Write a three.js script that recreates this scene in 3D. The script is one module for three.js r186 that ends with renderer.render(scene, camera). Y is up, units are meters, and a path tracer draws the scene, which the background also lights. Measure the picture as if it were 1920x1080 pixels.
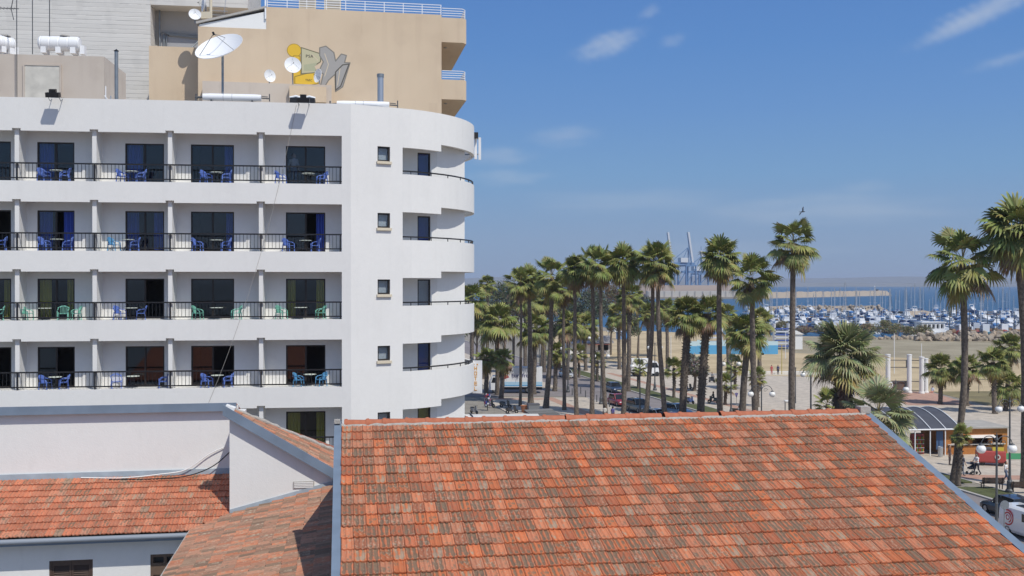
import * as THREE from 'three';
import { MarchingCubes } from 'three/addons/objects/MarchingCubes.js';

// ---------------------------------------------------------------- camera, sky, sun, exposure
const scene = new THREE.Scene();
const EYE = 16, FOC = 1900, HOR = 531;
const camera = new THREE.PerspectiveCamera(2 * Math.atan(540 / FOC) * 180 / Math.PI, 1920 / 1080, 0.5, 14000);
camera.position.set(0, EYE, 0);
camera.rotation.x = -9 / FOC;
scene.add(camera);

const srgb = (v) => { v /= 255; return v <= 0.04045 ? v / 12.92 : Math.pow((v + 0.055) / 1.055, 2.4); };
const lin = (r, g, b) => [srgb(r), srgb(g), srgb(b)];

let _seed = 7;
function rnd() { _seed = (_seed * 1664525 + 1013904223) >>> 0; return _seed / 4294967296; }
const rr = (a, b) => a + (b - a) * rnd();
const pick = (a) => a[Math.floor(rnd() * a.length)];
const clamp = (v, a = 0, b = 1) => Math.min(b, Math.max(a, v));
const mix = (a, b, t) => a + (b - a) * t;
const sstep = (a, b, v) => { const t = clamp((v - a) / (b - a)); return t * t * (3 - 2 * t); };
// periodic value noise
function hash2(x, y, s) { let h = (x * 374761393 + y * 668265263 + s * 144665) | 0; h = Math.imul(h ^ (h >>> 13), 1274126177); return ((h ^ (h >>> 16)) >>> 0) / 4294967296; }
function vnoise(x, y, per, s = 0) {
  const xi = Math.floor(x), yi = Math.floor(y), fx = x - xi, fy = y - yi;
  const w = (v) => ((v % per) + per) % per;
  const a = hash2(w(xi), w(yi), s), b = hash2(w(xi + 1), w(yi), s), c = hash2(w(xi), w(yi + 1), s), d = hash2(w(xi + 1), w(yi + 1), s);
  const u = fx * fx * (3 - 2 * fx), v = fy * fy * (3 - 2 * fy);
  return mix(mix(a, b, u), mix(c, d, u), v);
}
function fbm(x, y, per, oct = 4, s = 0) { let a = 0.5, t = 0, n = 0; for (let i = 0; i < oct; i++) { t += a * vnoise(x, y, per, s + i); n += a; x *= 2; y *= 2; per *= 2; a *= 0.5; } return t / n; }

// sky: clear blue with a few thin cirrus streaks, paler towards the horizon
{
  const W = 2048, H = 1024, data = new Float32Array(W * H * 4);
  const stops = [[-90, 118, 132, 146], [-3, 139, 158, 183], [0, 140, 161, 188], [2.5, 136, 162, 194], [6, 120, 160, 202], [9.5, 106, 149, 203], [13, 94, 140, 200], [16, 88, 133, 196], [25, 82, 122, 182], [45, 82, 115, 165], [90, 82, 111, 154]].map(([e, r, g, b]) => [e, ...lin(r, g, b)]);
  // [px, py, half length deg, half width deg, tilt deg, strength]
  const wisps = [[1140, 86, 2.3, 0.62, 17, 0.62], [1217, 24, 0.7, 0.3, 25, 0.3], [1262, 76, 0.9, 0.3, 15, 0.25], [1835, 26, 3.6, 0.55, 20, 0.72], [1885, 112, 2.2, 0.25, 12, 0.3], [1060, 256, 2.2, 0.5, 4, 0.28], [935, 293, 2.2, 0.45, 2, 0.36], [950, 332, 2.6, 0.4, 2, 0.3], [1560, 392, 7.5, 0.75, 0, 0.34], [1180, 380, 7, 0.7, 1, 0.22], [1620, 352, 2.2, 0.3, 2, 0.2], [1350, 470, 8, 0.5, 0, 0.14]];
  const blobs = wisps.map(([px, py, a, b, t, k]) => { const az = Math.atan((px - 960) / FOC), el = Math.atan((HOR - py) / FOC * Math.cos(az)); return [az * 57.2958, el * 57.2958, a, b, t / 57.2958, k]; });
  for (let k = 0; k < 26; k++) blobs.push([rr(35, 325), rr(4, 40), rr(2, 6), rr(0.4, 1), rr(-0.1, 0.35), rr(0.15, 0.5)]);
  for (let j = 0; j < H; j++) {
    const el = ((j + 0.5) / H - 0.5) * 180;
    let i0 = 0; while (i0 < stops.length - 2 && el > stops[i0 + 1][0]) i0++;
    const A = stops[i0], B = stops[i0 + 1], t = clamp((el - A[0]) / (B[0] - A[0]));
    const base = [1, 2, 3].map((c) => mix(A[c], B[c], t));
    for (let i = 0; i < W; i++) {
      const th = ((i + 0.5) / W - 0.5) * Math.PI * 2, dx = Math.cos(th), dz = Math.sin(th);
      let az = Math.atan2(dx, -dz) * 57.2958; if (az < -30) az += 360;
      let cl = 0;
      if (el > -1 && el < 50) for (const [ba, be, la, lb, tl, k] of blobs) {
        const x = az - ba, y = el - be; if (Math.abs(x) > la * 2.2 || Math.abs(y) > la * 2.2) continue;
        const u = (x * Math.cos(tl) + y * Math.sin(tl)) / la, v = (-x * Math.sin(tl) + y * Math.cos(tl)) / lb;
        const g = Math.exp(-(u * u * 1.4 + v * v)); if (g < 0.02) continue;
        const n = fbm(u * 1.6 + v * 0.6 + 40 + ba, v * 2.0 + 40, 4096, 5, 3) * 0.6 + fbm((u - v * 0.35) * 1.6 + 70 + ba, v * 4.5 + 70, 4096, 4, 9) * 0.65;
        cl = Math.max(cl, k * sstep(0.4, 1.05, g * 0.55 + n * 0.75 - 0.1) * sstep(0.02, 0.45, g));
      }
      const o = (j * W + i) * 4, wc = [0.56, 0.62, 0.7];
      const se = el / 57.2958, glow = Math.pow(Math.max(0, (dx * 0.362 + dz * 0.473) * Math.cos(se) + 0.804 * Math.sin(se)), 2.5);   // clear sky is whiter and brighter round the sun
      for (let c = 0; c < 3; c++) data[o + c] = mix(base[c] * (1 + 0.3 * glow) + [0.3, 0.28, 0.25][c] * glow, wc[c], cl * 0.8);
      data[o + 3] = 1;
    }
  }
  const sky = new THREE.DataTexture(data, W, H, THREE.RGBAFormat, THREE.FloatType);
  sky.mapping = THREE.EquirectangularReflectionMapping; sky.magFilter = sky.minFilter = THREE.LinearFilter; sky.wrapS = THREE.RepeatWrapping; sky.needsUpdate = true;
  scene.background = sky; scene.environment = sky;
}
const SUN = new THREE.Vector3(0.36, 0.8, 0.47).normalize();
const sun = new THREE.DirectionalLight(new THREE.Color().setRGB(1, 0.955, 0.87), 3.6);
sun.position.copy(SUN).multiplyScalar(300).add(new THREE.Vector3(0, 0, -90));
sun.target.position.set(0, 0, -90);
sun.castShadow = true; sun.shadow.radius = 1; sun.shadow.mapSize.set(4096, 4096);
Object.assign(sun.shadow.camera, { left: -160, right: 160, top: 160, bottom: -160, near: 1, far: 700 });
scene.add(sun, sun.target);
scene.fog = new THREE.FogExp2(new THREE.Color().setRGB(0.72, 0.82, 1.0), 0.00015);

const renderer = new THREE.WebGLRenderer({ antialias: true });
renderer.toneMapping = THREE.LinearToneMapping;
renderer.toneMappingExposure = 1;
renderer.shadowMap.enabled = true;

// ---------------------------------------------------------------- helpers
const V3 = (x, y, z) => new THREE.Vector3(x, y, z);
const P = (px, py, d) => V3((px - 960) / FOC * d, EYE - (py - HOR) / FOC * d, -d);      // a point seen at a pixel, at a distance
const G = (px, py, y = 0) => P(px, py, (EYE - y) * FOC / (py - HOR));                    // the point of the ground seen at a pixel
const taken = {};
function numbered(name) { const n = taken[name] = (taken[name] ?? -1) + 1; return n ? name + '_' + String(n).padStart(3, '0') : name; }

class MB {                                     // collects faces, builds one mesh
  constructor() { this.p = []; this.n = []; this.u = []; this.c = []; this.col = [1, 1, 1]; this.M = null; }
  color(r, g, b) { this.col = [r, g, b]; return this; }
  at(m) { this.M = m; return this; }
  v(p, n, u, c) {
    if (this.M) { p = p.clone().applyMatrix4(this.M); n = n.clone().transformDirection(this.M); }
    this.p.push(p.x, p.y, p.z); this.n.push(n.x, n.y, n.z); this.u.push(u[0], u[1]); c = c || this.col; this.c.push(c[0], c[1], c[2]);
  }
  tri(a, b, c, ua, ub, uc, n) {
    n = n || b.clone().sub(a).cross(c.clone().sub(a)).normalize();
    this.v(a, n, ua || [0, 0]); this.v(b, n, ub || [a.distanceTo(b), 0]); this.v(c, n, uc || [0, a.distanceTo(c)]); return this;
  }
  quad(a, b, c, d, us) {
    const n = b.clone().sub(a).cross(d.clone().sub(a)); if (n.lengthSq() < 1e-14) n.copy(c.clone().sub(b).cross(d.clone().sub(b))); n.normalize();
    const w = a.distanceTo(b), h = a.distanceTo(d); us = us || [[0, 0], [w, 0], [w, h], [0, h]];
    this.tri(a, b, c, us[0], us[1], us[2], n); this.tri(a, c, d, us[0], us[2], us[3], n); return this;
  }
  box(x0, y0, z0, x1, y1, z1) {
    const q = (a, b, c, d, k) => {
      const f = (i) => V3(...[a, b, c, d][i]); const us = [a, b, c, d].map((e) => k === 0 ? [e[2], e[1]] : k === 1 ? [e[0], e[2]] : [e[0], e[1]]);
      this.quad(f(0), f(1), f(2), f(3), us);
    };
    q([x1, y0, z1], [x1, y0, z0], [x1, y1, z0], [x1, y1, z1], 0); q([x0, y0, z0], [x0, y0, z1], [x0, y1, z1], [x0, y1, z0], 0);
    q([x0, y1, z1], [x1, y1, z1], [x1, y1, z0], [x0, y1, z0], 1); q([x0, y0, z0], [x1, y0, z0], [x1, y0, z1], [x0, y0, z1], 1);
    q([x0, y0, z1], [x1, y0, z1], [x1, y1, z1], [x0, y1, z1], 2); q([x1, y0, z0], [x0, y0, z0], [x0, y1, z0], [x1, y1, z0], 2);
    return this;
  }
  cbox(cx, cy, cz, w, h, d) { return this.box(cx - w / 2, cy - h / 2, cz - d / 2, cx + w / 2, cy + h / 2, cz + d / 2); }
  tube(pts, rad, seg = 8, caps = true) {
    const R = typeof rad === 'function' ? rad : () => rad, n = pts.length; let ref = null; const rings = []; let L = 0;
    for (let i = 0; i < n; i++) {
      const t = pts[Math.min(i + 1, n - 1)].clone().sub(pts[Math.max(i - 1, 0)]).normalize();
      if (!ref) ref = Math.abs(t.y) > 0.9 ? V3(1, 0, 0) : V3(0, 1, 0);
      const a = ref.clone().sub(t.clone().multiplyScalar(ref.dot(t))).normalize(); ref = a; const b = t.clone().cross(a);
      if (i) L += pts[i].distanceTo(pts[i - 1]);
      const r = R(i / (n - 1)), ring = [];
      for (let k = 0; k <= seg; k++) { const th = k / seg * Math.PI * 2, d = a.clone().multiplyScalar(Math.cos(th)).addScaledVector(b, Math.sin(th)); ring.push([pts[i].clone().addScaledVector(d, r), d, [k / seg * 2 * Math.PI * Math.max(r, 0.02), L]]); }
      rings.push(ring);
    }
    for (let i = 0; i + 1 < n; i++) for (let k = 0; k < seg; k++) {
      const a = rings[i][k], b = rings[i][k + 1], c = rings[i + 1][k + 1], d = rings[i + 1][k];
      for (const e of [a, b, c, a, c, d]) this.v(e[0], e[1], e[2]);
    }
    if (caps) for (const [ri, s] of [[rings[0], -1], [rings[n - 1], 1]]) { const c = ri[0][0].clone().add(ri[seg / 2 | 0][0]).multiplyScalar(0.5); for (let k = 0; k < seg; k++) s > 0 ? this.tri(c, ri[k][0], ri[k + 1][0]) : this.tri(c, ri[k + 1][0], ri[k][0]); }
    return this;
  }
  rod(a, b, r, seg = 6) { return this.tube([a, b], r, seg); }
  bar(a, b, w, h) {                            // square section bar
    const t = b.clone().sub(a).normalize(), s = (Math.abs(t.y) > 0.95 ? V3(1, 0, 0) : V3(0, 1, 0)).cross(t).normalize(), q = t.clone().cross(s);
    const c = (p, i, j) => p.clone().addScaledVector(s, i * w / 2).addScaledVector(q, j * h / 2), K = [[-1, -1], [1, -1], [1, 1], [-1, 1]];
    for (let k = 0; k < 4; k++) { const [i, j] = K[k], [m, n] = K[(k + 1) % 4]; this.quad(c(a, i, j), c(a, m, n), c(b, m, n), c(b, i, j)); }
    this.quad(c(a, -1, 1), c(a, 1, 1), c(a, 1, -1), c(a, -1, -1)); this.quad(c(b, -1, -1), c(b, 1, -1), c(b, 1, 1), c(b, -1, 1)); return this;
  }
  ell(c, rx, ry, rz, seg = 10, t0 = 0, t1 = Math.PI) {
    const m = Math.max(3, Math.round(seg / 2)), pt = (i, k) => { const t = t0 + (t1 - t0) * i / m, f = k / seg * Math.PI * 2, d = V3(Math.sin(t) * Math.cos(f), Math.cos(t), Math.sin(t) * Math.sin(f)); return [V3(c.x + d.x * rx, c.y + d.y * ry, c.z + d.z * rz), V3(d.x / rx, d.y / ry, d.z / rz).normalize(), [f, t]]; };
    for (let i = 0; i < m; i++) for (let k = 0; k < seg; k++) for (const [a, b] of [[i, k], [i, k + 1], [i + 1, k + 1], [i, k], [i + 1, k + 1], [i + 1, k]]) { const e = pt(a, b); this.v(e[0], e[1], e[2]); }
    return this;
  }
  lathe(prof, x = 0, y = 0, z = 0, seg = 12) {
    for (let i = 0; i + 1 < prof.length; i++) {
      const [r0, h0] = prof[i], [r1, h1] = prof[i + 1], sl = Math.hypot(r1 - r0, h1 - h0) || 1, ny = -(r1 - r0) / sl, nr = (h1 - h0) / sl;
      for (let k = 0; k < seg; k++) {
        const e = (r, h, f) => [V3(x + r * Math.cos(f), y + h, z + r * Math.sin(f)), V3(nr * Math.cos(f), ny, nr * Math.sin(f)), [f, h]], f0 = k / seg * 2 * Math.PI, f1 = (k + 1) / seg * 2 * Math.PI;
        for (const q of [e(r0, h0, f0), e(r1, h1, f1), e(r0, h0, f1), e(r0, h0, f0), e(r1, h1, f0), e(r1, h1, f1)]) this.v(q[0], q[1], q[2]);
      }
    }
    return this;
  }
  prism(poly, y0, y1, holes = []) {             // plan polygon [[x,z]...] extruded between two heights
    const f = poly.map(([x, z]) => new THREE.Vector2(x, z)), hs = holes.map((h) => h.map(([x, z]) => new THREE.Vector2(x, z))), all = [...f, ...hs.flat()];
    for (const t of THREE.ShapeUtils.triangulateShape(f, hs)) {
      const q = t.map((i) => all[i]), cr = (q[1].x - q[0].x) * (q[2].y - q[0].y) - (q[1].y - q[0].y) * (q[2].x - q[0].x); if (cr > 0) q.reverse();
      this.tri(...q.map((e) => V3(e.x, y1, e.y)), ...q.map((e) => [e.x, e.y])); if (y1 > y0) { q.reverse(); this.tri(...q.map((e) => V3(e.x, y0, e.y)), ...q.map((e) => [e.x, e.y])); }
    }
    if (y1 > y0) for (const ring of [f, ...hs]) {
      let ar = 0, L = 0; ring.forEach((a, i) => { const b = ring[(i + 1) % ring.length]; ar += a.x * b.y - b.x * a.y; });
      const flip = (ar > 0) !== (ring !== f);
      ring.forEach((a, i) => { const b = ring[(i + 1) % ring.length], w = a.distanceTo(b), us = [[L, y0], [L + w, y0], [L + w, y1], [L, y1]]; L += w; const A = V3(a.x, y0, a.y), B = V3(b.x, y0, b.y), C = V3(b.x, y1, b.y), D = V3(a.x, y1, a.y); flip ? this.quad(B, A, D, C, [us[1], us[0], us[3], us[2]]) : this.quad(A, B, C, D, us); });
    }
    return this;
  }
  panel(x0, y0, x1, y1, zf, zb, holes = []) {   // upright wall in the x-y plane with rectangular openings [x0,y0,x1,y1]
    const R = ([a, b, c, d]) => [[a, b], [c, b], [c, d], [a, d]], f = R([x0, y0, x1, y1]).map((e) => new THREE.Vector2(...e)), hs = holes.map((h) => R(h).map((e) => new THREE.Vector2(...e)).reverse()), all = [...f, ...hs.flat()];
    for (const t of THREE.ShapeUtils.triangulateShape(f, hs)) {
      const q = t.map((i) => all[i]); if ((q[1].x - q[0].x) * (q[2].y - q[0].y) - (q[1].y - q[0].y) * (q[2].x - q[0].x) < 0) q.reverse();
      this.tri(...q.map((e) => V3(e.x, e.y, zf)), ...q.map((e) => [e.x, e.y])); q.reverse(); this.tri(...q.map((e) => V3(e.x, e.y, zb)), ...q.map((e) => [e.x, e.y]));
    }
    for (const ring of [f, ...hs]) ring.forEach((a, i) => { const b = ring[(i + 1) % 4]; this.quad(V3(b.x, b.y, zf), V3(a.x, a.y, zf), V3(a.x, a.y, zb), V3(b.x, b.y, zb)); });
    return this;
  }
  extr(poly, z0, z1) {                          // side profile [[x,y]...] extruded along z
    const f = poly.map((e) => new THREE.Vector2(...e)); let ar = 0; f.forEach((a, i) => { const b = f[(i + 1) % f.length]; ar += a.x * b.y - b.x * a.y; }); if (ar < 0) f.reverse();
    for (const t of THREE.ShapeUtils.triangulateShape(f, [])) { const q = t.map((i) => f[i]); this.tri(...q.map((e) => V3(e.x, e.y, z1)), ...q.map((e) => [e.x, e.y])); q.reverse(); this.tri(...q.map((e) => V3(e.x, e.y, z0)), ...q.map((e) => [e.x, e.y])); }
    f.forEach((a, i) => { const b = f[(i + 1) % f.length]; this.quad(V3(a.x, a.y, z1), V3(a.x, a.y, z0), V3(b.x, b.y, z0), V3(b.x, b.y, z1)); }); return this;
  }
  geo() {
    const g = new THREE.BufferGeometry();
    g.setAttribute('position', new THREE.Float32BufferAttribute(this.p, 3)); g.setAttribute('normal', new THREE.Float32BufferAttribute(this.n, 3));
    g.setAttribute('uv', new THREE.Float32BufferAttribute(this.u, 2)); g.setAttribute('color', new THREE.Float32BufferAttribute(this.c, 3)); return g;
  }
}
const mb = () => new MB();
function mesh(name, g, m, parent) { const o = new THREE.Mesh(g.isBufferGeometry ? g : g.geo(), m); o.name = name; o.castShadow = o.receiveShadow = true; if (parent) parent.add(o); return o; }
function info(o, label, category, group, kind) { if (label) o.userData.label = label; if (category) o.userData.category = category; if (group) o.userData.group = group; if (kind) o.userData.kind = kind; return o; }
function thing(name, label, category, pos = V3(0, 0, 0), turn = 0, group) { const o = new THREE.Group(); o.name = numbered(name); o.position.copy(pos); o.rotation.y = turn; scene.add(o); return info(o, label, category, group); }
function solo(name, g, m, label, category, pos, turn = 0, group) { const o = mesh(numbered(name), g, m, scene); if (pos) o.position.copy(pos); o.rotation.y = turn; return info(o, label, category, group); }
function struct(name, g, m) { const o = mesh(numbered(name), g, m, scene); o.userData.kind = 'structure'; return o; }
function copy(src, name, label, category, pos, turn = 0, group, scale = 1) { const o = src.clone(); o.name = numbered(name); o.position.copy(pos); o.rotation.set(0, turn, 0); o.scale.setScalar(scale); o.userData = {}; scene.add(o); return info(o, label, category, group); }

// ---------------------------------------------------------------- textures and materials
function tex(w, h, fn, sr = true) {
  const d = new Uint8Array(w * h * 4);
  for (let j = 0; j < h; j++) for (let i = 0; i < w; i++) { let c = fn(i / w, j / h, i, j); if (typeof c === 'number') c = [c, c, c]; const o = (j * w + i) * 4; for (let k = 0; k < 3; k++) d[o + k] = clamp(sr === true ? (c[k] <= 0.0031308 ? c[k] * 12.92 : 1.055 * Math.pow(c[k], 1 / 2.4) - 0.055) : c[k]) * 255; d[o + 3] = 255; }
  const t = new THREE.DataTexture(d, w, h, THREE.RGBAFormat); t.wrapS = t.wrapT = THREE.RepeatWrapping; t.magFilter = THREE.LinearFilter; t.minFilter = THREE.LinearMipmapLinearFilter; t.generateMipmaps = true; if (sr) t.colorSpace = THREE.SRGBColorSpace; t.needsUpdate = true; return t;
}
const rep = (t, sx, sy = sx) => { const c = t.clone(); c.repeat.set(1 / sx, 1 / sy); c.needsUpdate = true; return c; };
const M = (c, rough = 0.8, o = {}) => { const m = new (o.transmission || o.clearcoat || o.specularIntensity !== undefined ? THREE.MeshPhysicalMaterial : THREE.MeshStandardMaterial)({ roughness: rough, ...o }); m.color.setRGB(...c); return m; };

const tPlaster = tex(512, 512, (x, y) => { const a = fbm(x * 5, y * 5, 5, 5, 1), b = fbm(x * 48, y * 48, 48, 2, 8), s = fbm(x * 40, y * 3, 3 * 40, 3, 4); const st = sstep(0.62, 0.85, fbm(x * 9 + 3, y * 6, 18, 4, 21)); return 0.955 + (a - 0.5) * 0.06 + (b - 0.5) * 0.03 - sstep(0.55, 0.9, s) * 0.02 - st * 0.04; });
const tGrain = tex(256, 256, (x, y) => 0.8 + (fbm(x * 8, y * 8, 8, 4, 31) - 0.5) * 0.3 + (hash2(x * 256 | 0, y * 256 | 0, 5) - 0.5) * 0.12);
const tSpeck = tex(512, 512, (x, y, i, j) => 0.78 + (fbm(x * 6, y * 6, 6, 5, 12) - 0.5) * 0.5 + (hash2(i, j, 9) - 0.5) * 0.22);
const tBump = tex(256, 256, (x, y, i, j) => fbm(x * 24, y * 24, 24, 3, 2) * 0.7 + hash2(i, j, 3) * 0.3, false);
const tBoards = tex(512, 512, (x, y) => { const row = Math.floor(y * 22), f = y * 22 - row, t = 0.93 + (hash2(row, 3, 7) - 0.5) * 0.06 + (fbm(x * 6 + row * 3, y * 30, 600, 3, 6) - 0.5) * 0.1; const crack = f < 0.1 && fbm(x * 7 + row * 11, row, 700, 3, 5) > 0.5 ? -0.2 : 0; return t + crack - sstep(0.6, 0.8, fbm(x * 7, y * 4, 28, 4, 44)) * 0.06; });
const tBoardsB = tex(512, 512, (x, y) => { const row = Math.floor(y * 22), f = y * 22 - row; return 0.5 + (hash2(row, 3, 7) - 0.5) * 0.5 - (f < 0.1 ? 0.45 : 0); }, false);
const tBeige = tex(512, 512, (x, y) => { const a = fbm(x * 4, y * 4, 4, 5, 51), s = sstep(0.5, 0.95, fbm(x * 7, y * 7, 7, 5, 61)), d = sstep(0.5, 0.9, fbm(x * 26, y * 2, 52, 3, 71)); return [0.93 + (a - 0.5) * 0.12 - s * 0.07 - d * 0.05, 0.93 + (a - 0.5) * 0.14 - s * 0.08 - d * 0.06, 0.93 + (a - 0.5) * 0.17 - s * 0.08 - d * 0.06]; });
const tBark = tex(128, 256, (x, y) => { const r = y * 22 + fbm(x * 4, y * 4, 4, 2, 3) * 0.8, f = r - Math.floor(r); return 0.62 + (fbm(x * 10, y * 20, 20, 3, 14) - 0.5) * 0.7 - (f < 0.22 ? 0.22 : 0); });
const tBarkB = tex(128, 256, (x, y) => { const r = y * 22 + fbm(x * 4, y * 4, 4, 2, 3) * 0.8, f = r - Math.floor(r); return clamp(0.3 + f * 0.6 + (fbm(x * 14, y * 28, 28, 2, 4) - 0.5) * 0.5); }, false);
const tRoad = tex(512, 512, (x, y, i, j) => 0.72 + (fbm(x * 5, y * 5, 5, 5, 81) - 0.5) * 0.35 + (hash2(i, j, 19) - 0.5) * 0.2);
const tPave = tex(512, 512, (x, y) => { const n = 12, ix = Math.floor(x * n), iy = Math.floor(y * n), fx = x * n - ix, fy = y * n - iy; return 0.86 + (hash2(ix, iy, 4) - 0.5) * 0.1 + (fbm(x * 8, y * 8, 8, 4, 15) - 0.5) * 0.3 - (fx < 0.05 || fy < 0.05 ? 0.16 : 0) - sstep(0.62, 0.75, fbm(x * 10, y * 10, 10, 4, 33)) * 0.12; });
const tSand = tex(512, 512, (x, y, i, j) => { const a = fbm(x * 5, y * 5, 5, 6, 91), b = hash2(i, j, 29); return [0.84 + (a - 0.5) * 0.4 + (b - 0.5) * 0.12, 0.83 + (a - 0.5) * 0.42 + (b - 0.5) * 0.12, 0.8 + (a - 0.5) * 0.45 + (b - 0.5) * 0.12]; });
const tWave = tex(512, 512, (x, y) => fbm(x * 40, y * 40, 40, 4, 101), false);
const tRust = tex(256, 256, (x, y) => 0.85 + (fbm(x * 4, y * 4, 4, 4, 111) - 0.5) * 0.35);

const white = M([0.775, 0.77, 0.745], 0.9, { map: rep(tPlaster, 6), bumpMap: rep(tBump, 0.8), bumpScale: 0.003 });
const whiteHouse = M([0.78, 0.775, 0.75], 0.9, { map: rep(tPlaster, 4), bumpMap: rep(tBump, 0.8), bumpScale: 0.003 });
const beige = M([0.66, 0.525, 0.375], 0.92, { map: rep(tBeige, 9), bumpMap: rep(tBump, 0.8), bumpScale: 0.004 });
const beigeGrey = M([0.57, 0.5, 0.43], 0.92, { map: rep(tBeige, 6) });
const concrete = M([0.67, 0.65, 0.61], 0.92, { map: rep(tBoards, 6), bumpMap: rep(tBoardsB, 6), bumpScale: 0.02 });
const greyPlain = M([0.42, 0.4, 0.37], 0.9, { map: rep(tPlaster, 3) });
const darkMetal = M([0.018, 0.017, 0.018], 0.45, { metalness: 0.2 });
const frameDark = M([0.022, 0.016, 0.013], 0.5);
const glassDoor = M([0.8, 0.82, 0.84], 0.03, { transmission: 1, thickness: 0, ior: 1.5 });
const glassSmall = M([0.8, 0.83, 0.85], 0.05, { transmission: 1, thickness: 0 });
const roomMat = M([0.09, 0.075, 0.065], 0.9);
const curtainBlue = M([0.06, 0.11, 0.45], 0.95), curtainGreen = M([0.46, 0.42, 0.07], 0.95), netCurtain = M([0.78, 0.79, 0.8], 0.95);
const blueTrim = M([0.205, 0.265, 0.345], 0.55, { map: rep(tRust, 2) });
const cream = M([0.62, 0.55, 0.42], 0.8);
const steel = M([0.5, 0.52, 0.54], 0.35, { metalness: 0.7 });
const galv = M([0.32, 0.35, 0.37], 0.45, { metalness: 0.6, map: rep(tRust, 1) });
const whitePaint = M([0.78, 0.79, 0.8], 0.45);
const whiteMatt = M([0.76, 0.76, 0.74], 0.75);
const black = M([0.012, 0.012, 0.013], 0.5);
const rubber = M([0.015, 0.015, 0.016], 0.85);
const orangeWood = M([0.52, 0.2, 0.045], 0.7, { map: rep(tGrain, 0.8) });
const ironGrey = M([0.1, 0.105, 0.11], 0.5, { metalness: 0.3 });
const globeMat = M([0.82, 0.82, 0.8], 0.35);
const bark = M([0.3, 0.245, 0.195], 0.95, { map: rep(tBark, 1.2, 2.4), bumpMap: rep(tBarkB, 1.2, 2.4), bumpScale: 0.05 });
const leafMat = M([1, 1, 1], 0.62, { vertexColors: true, side: THREE.DoubleSide });
const vcol = M([1, 1, 1], 0.8, { vertexColors: true });

// ---------------------------------------------------------------- the white hotel
const HA = 6.8 * Math.PI / 180, HO = P(640, HOR, 45); HO.y = 0;
const hotel = thing('hotel', 'long white hotel with rows of balconies and a rounded corner', 'hotel', HO, HA);
hotel.updateMatrixWorld(true);
// local x of the pixel column px on the facade-parallel plane z (0 = balcony fronts)
function hx(px, z = 0) { const r = (px - 960) / FOC, c = Math.cos(HA), s = Math.sin(HA); const ox = HO.x + s * z, oz = HO.z + c * z; return (-r * oz - ox) / (c - r * s); }
const toLocal = (v, g) => g.worldToLocal(v.clone());
const FL = [20.4, 17.4, 14.4, 11.4, 8.4], XL = hx(-330), BD = 1.05, TOP = 23.96;
const DOORS = [[-50, 21], [70, 140], [235, 308], [358, 439], [536, 610]], PART = [-130, 31, 176.5, 318.5, 489];
const XR = hx(641), X658 = hx(658);
// balcony slabs with their white front bands, notched over each partition
const notched = (y0, y1) => { const q = [[XR, y0], [XR, y1], [XL, y1], [XL, y0]]; for (const p of PART) { const x = hx(p, 0); q.push([x - 0.18, y0], [x - 0.18, y0 + 0.1], [x + 0.18, y0 + 0.1], [x + 0.18, y0]); } return q; };
FL.forEach((F) => {
  const b = mb(); b.extr(notched(F - 0.9, F), -0.16, 0); b.box(XL, F - 0.22, -BD, XR, F - 0.01, -0.161);
  mesh('balcony_slab', b, white, hotel);
});
{ const b = mb(); b.extr(notched(22.54, TOP), -0.2, 0); b.box(XL, 22.9, -BD, XR, 23.3, -0.201); mesh('roof_parapet', b, white, hotel); }
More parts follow.
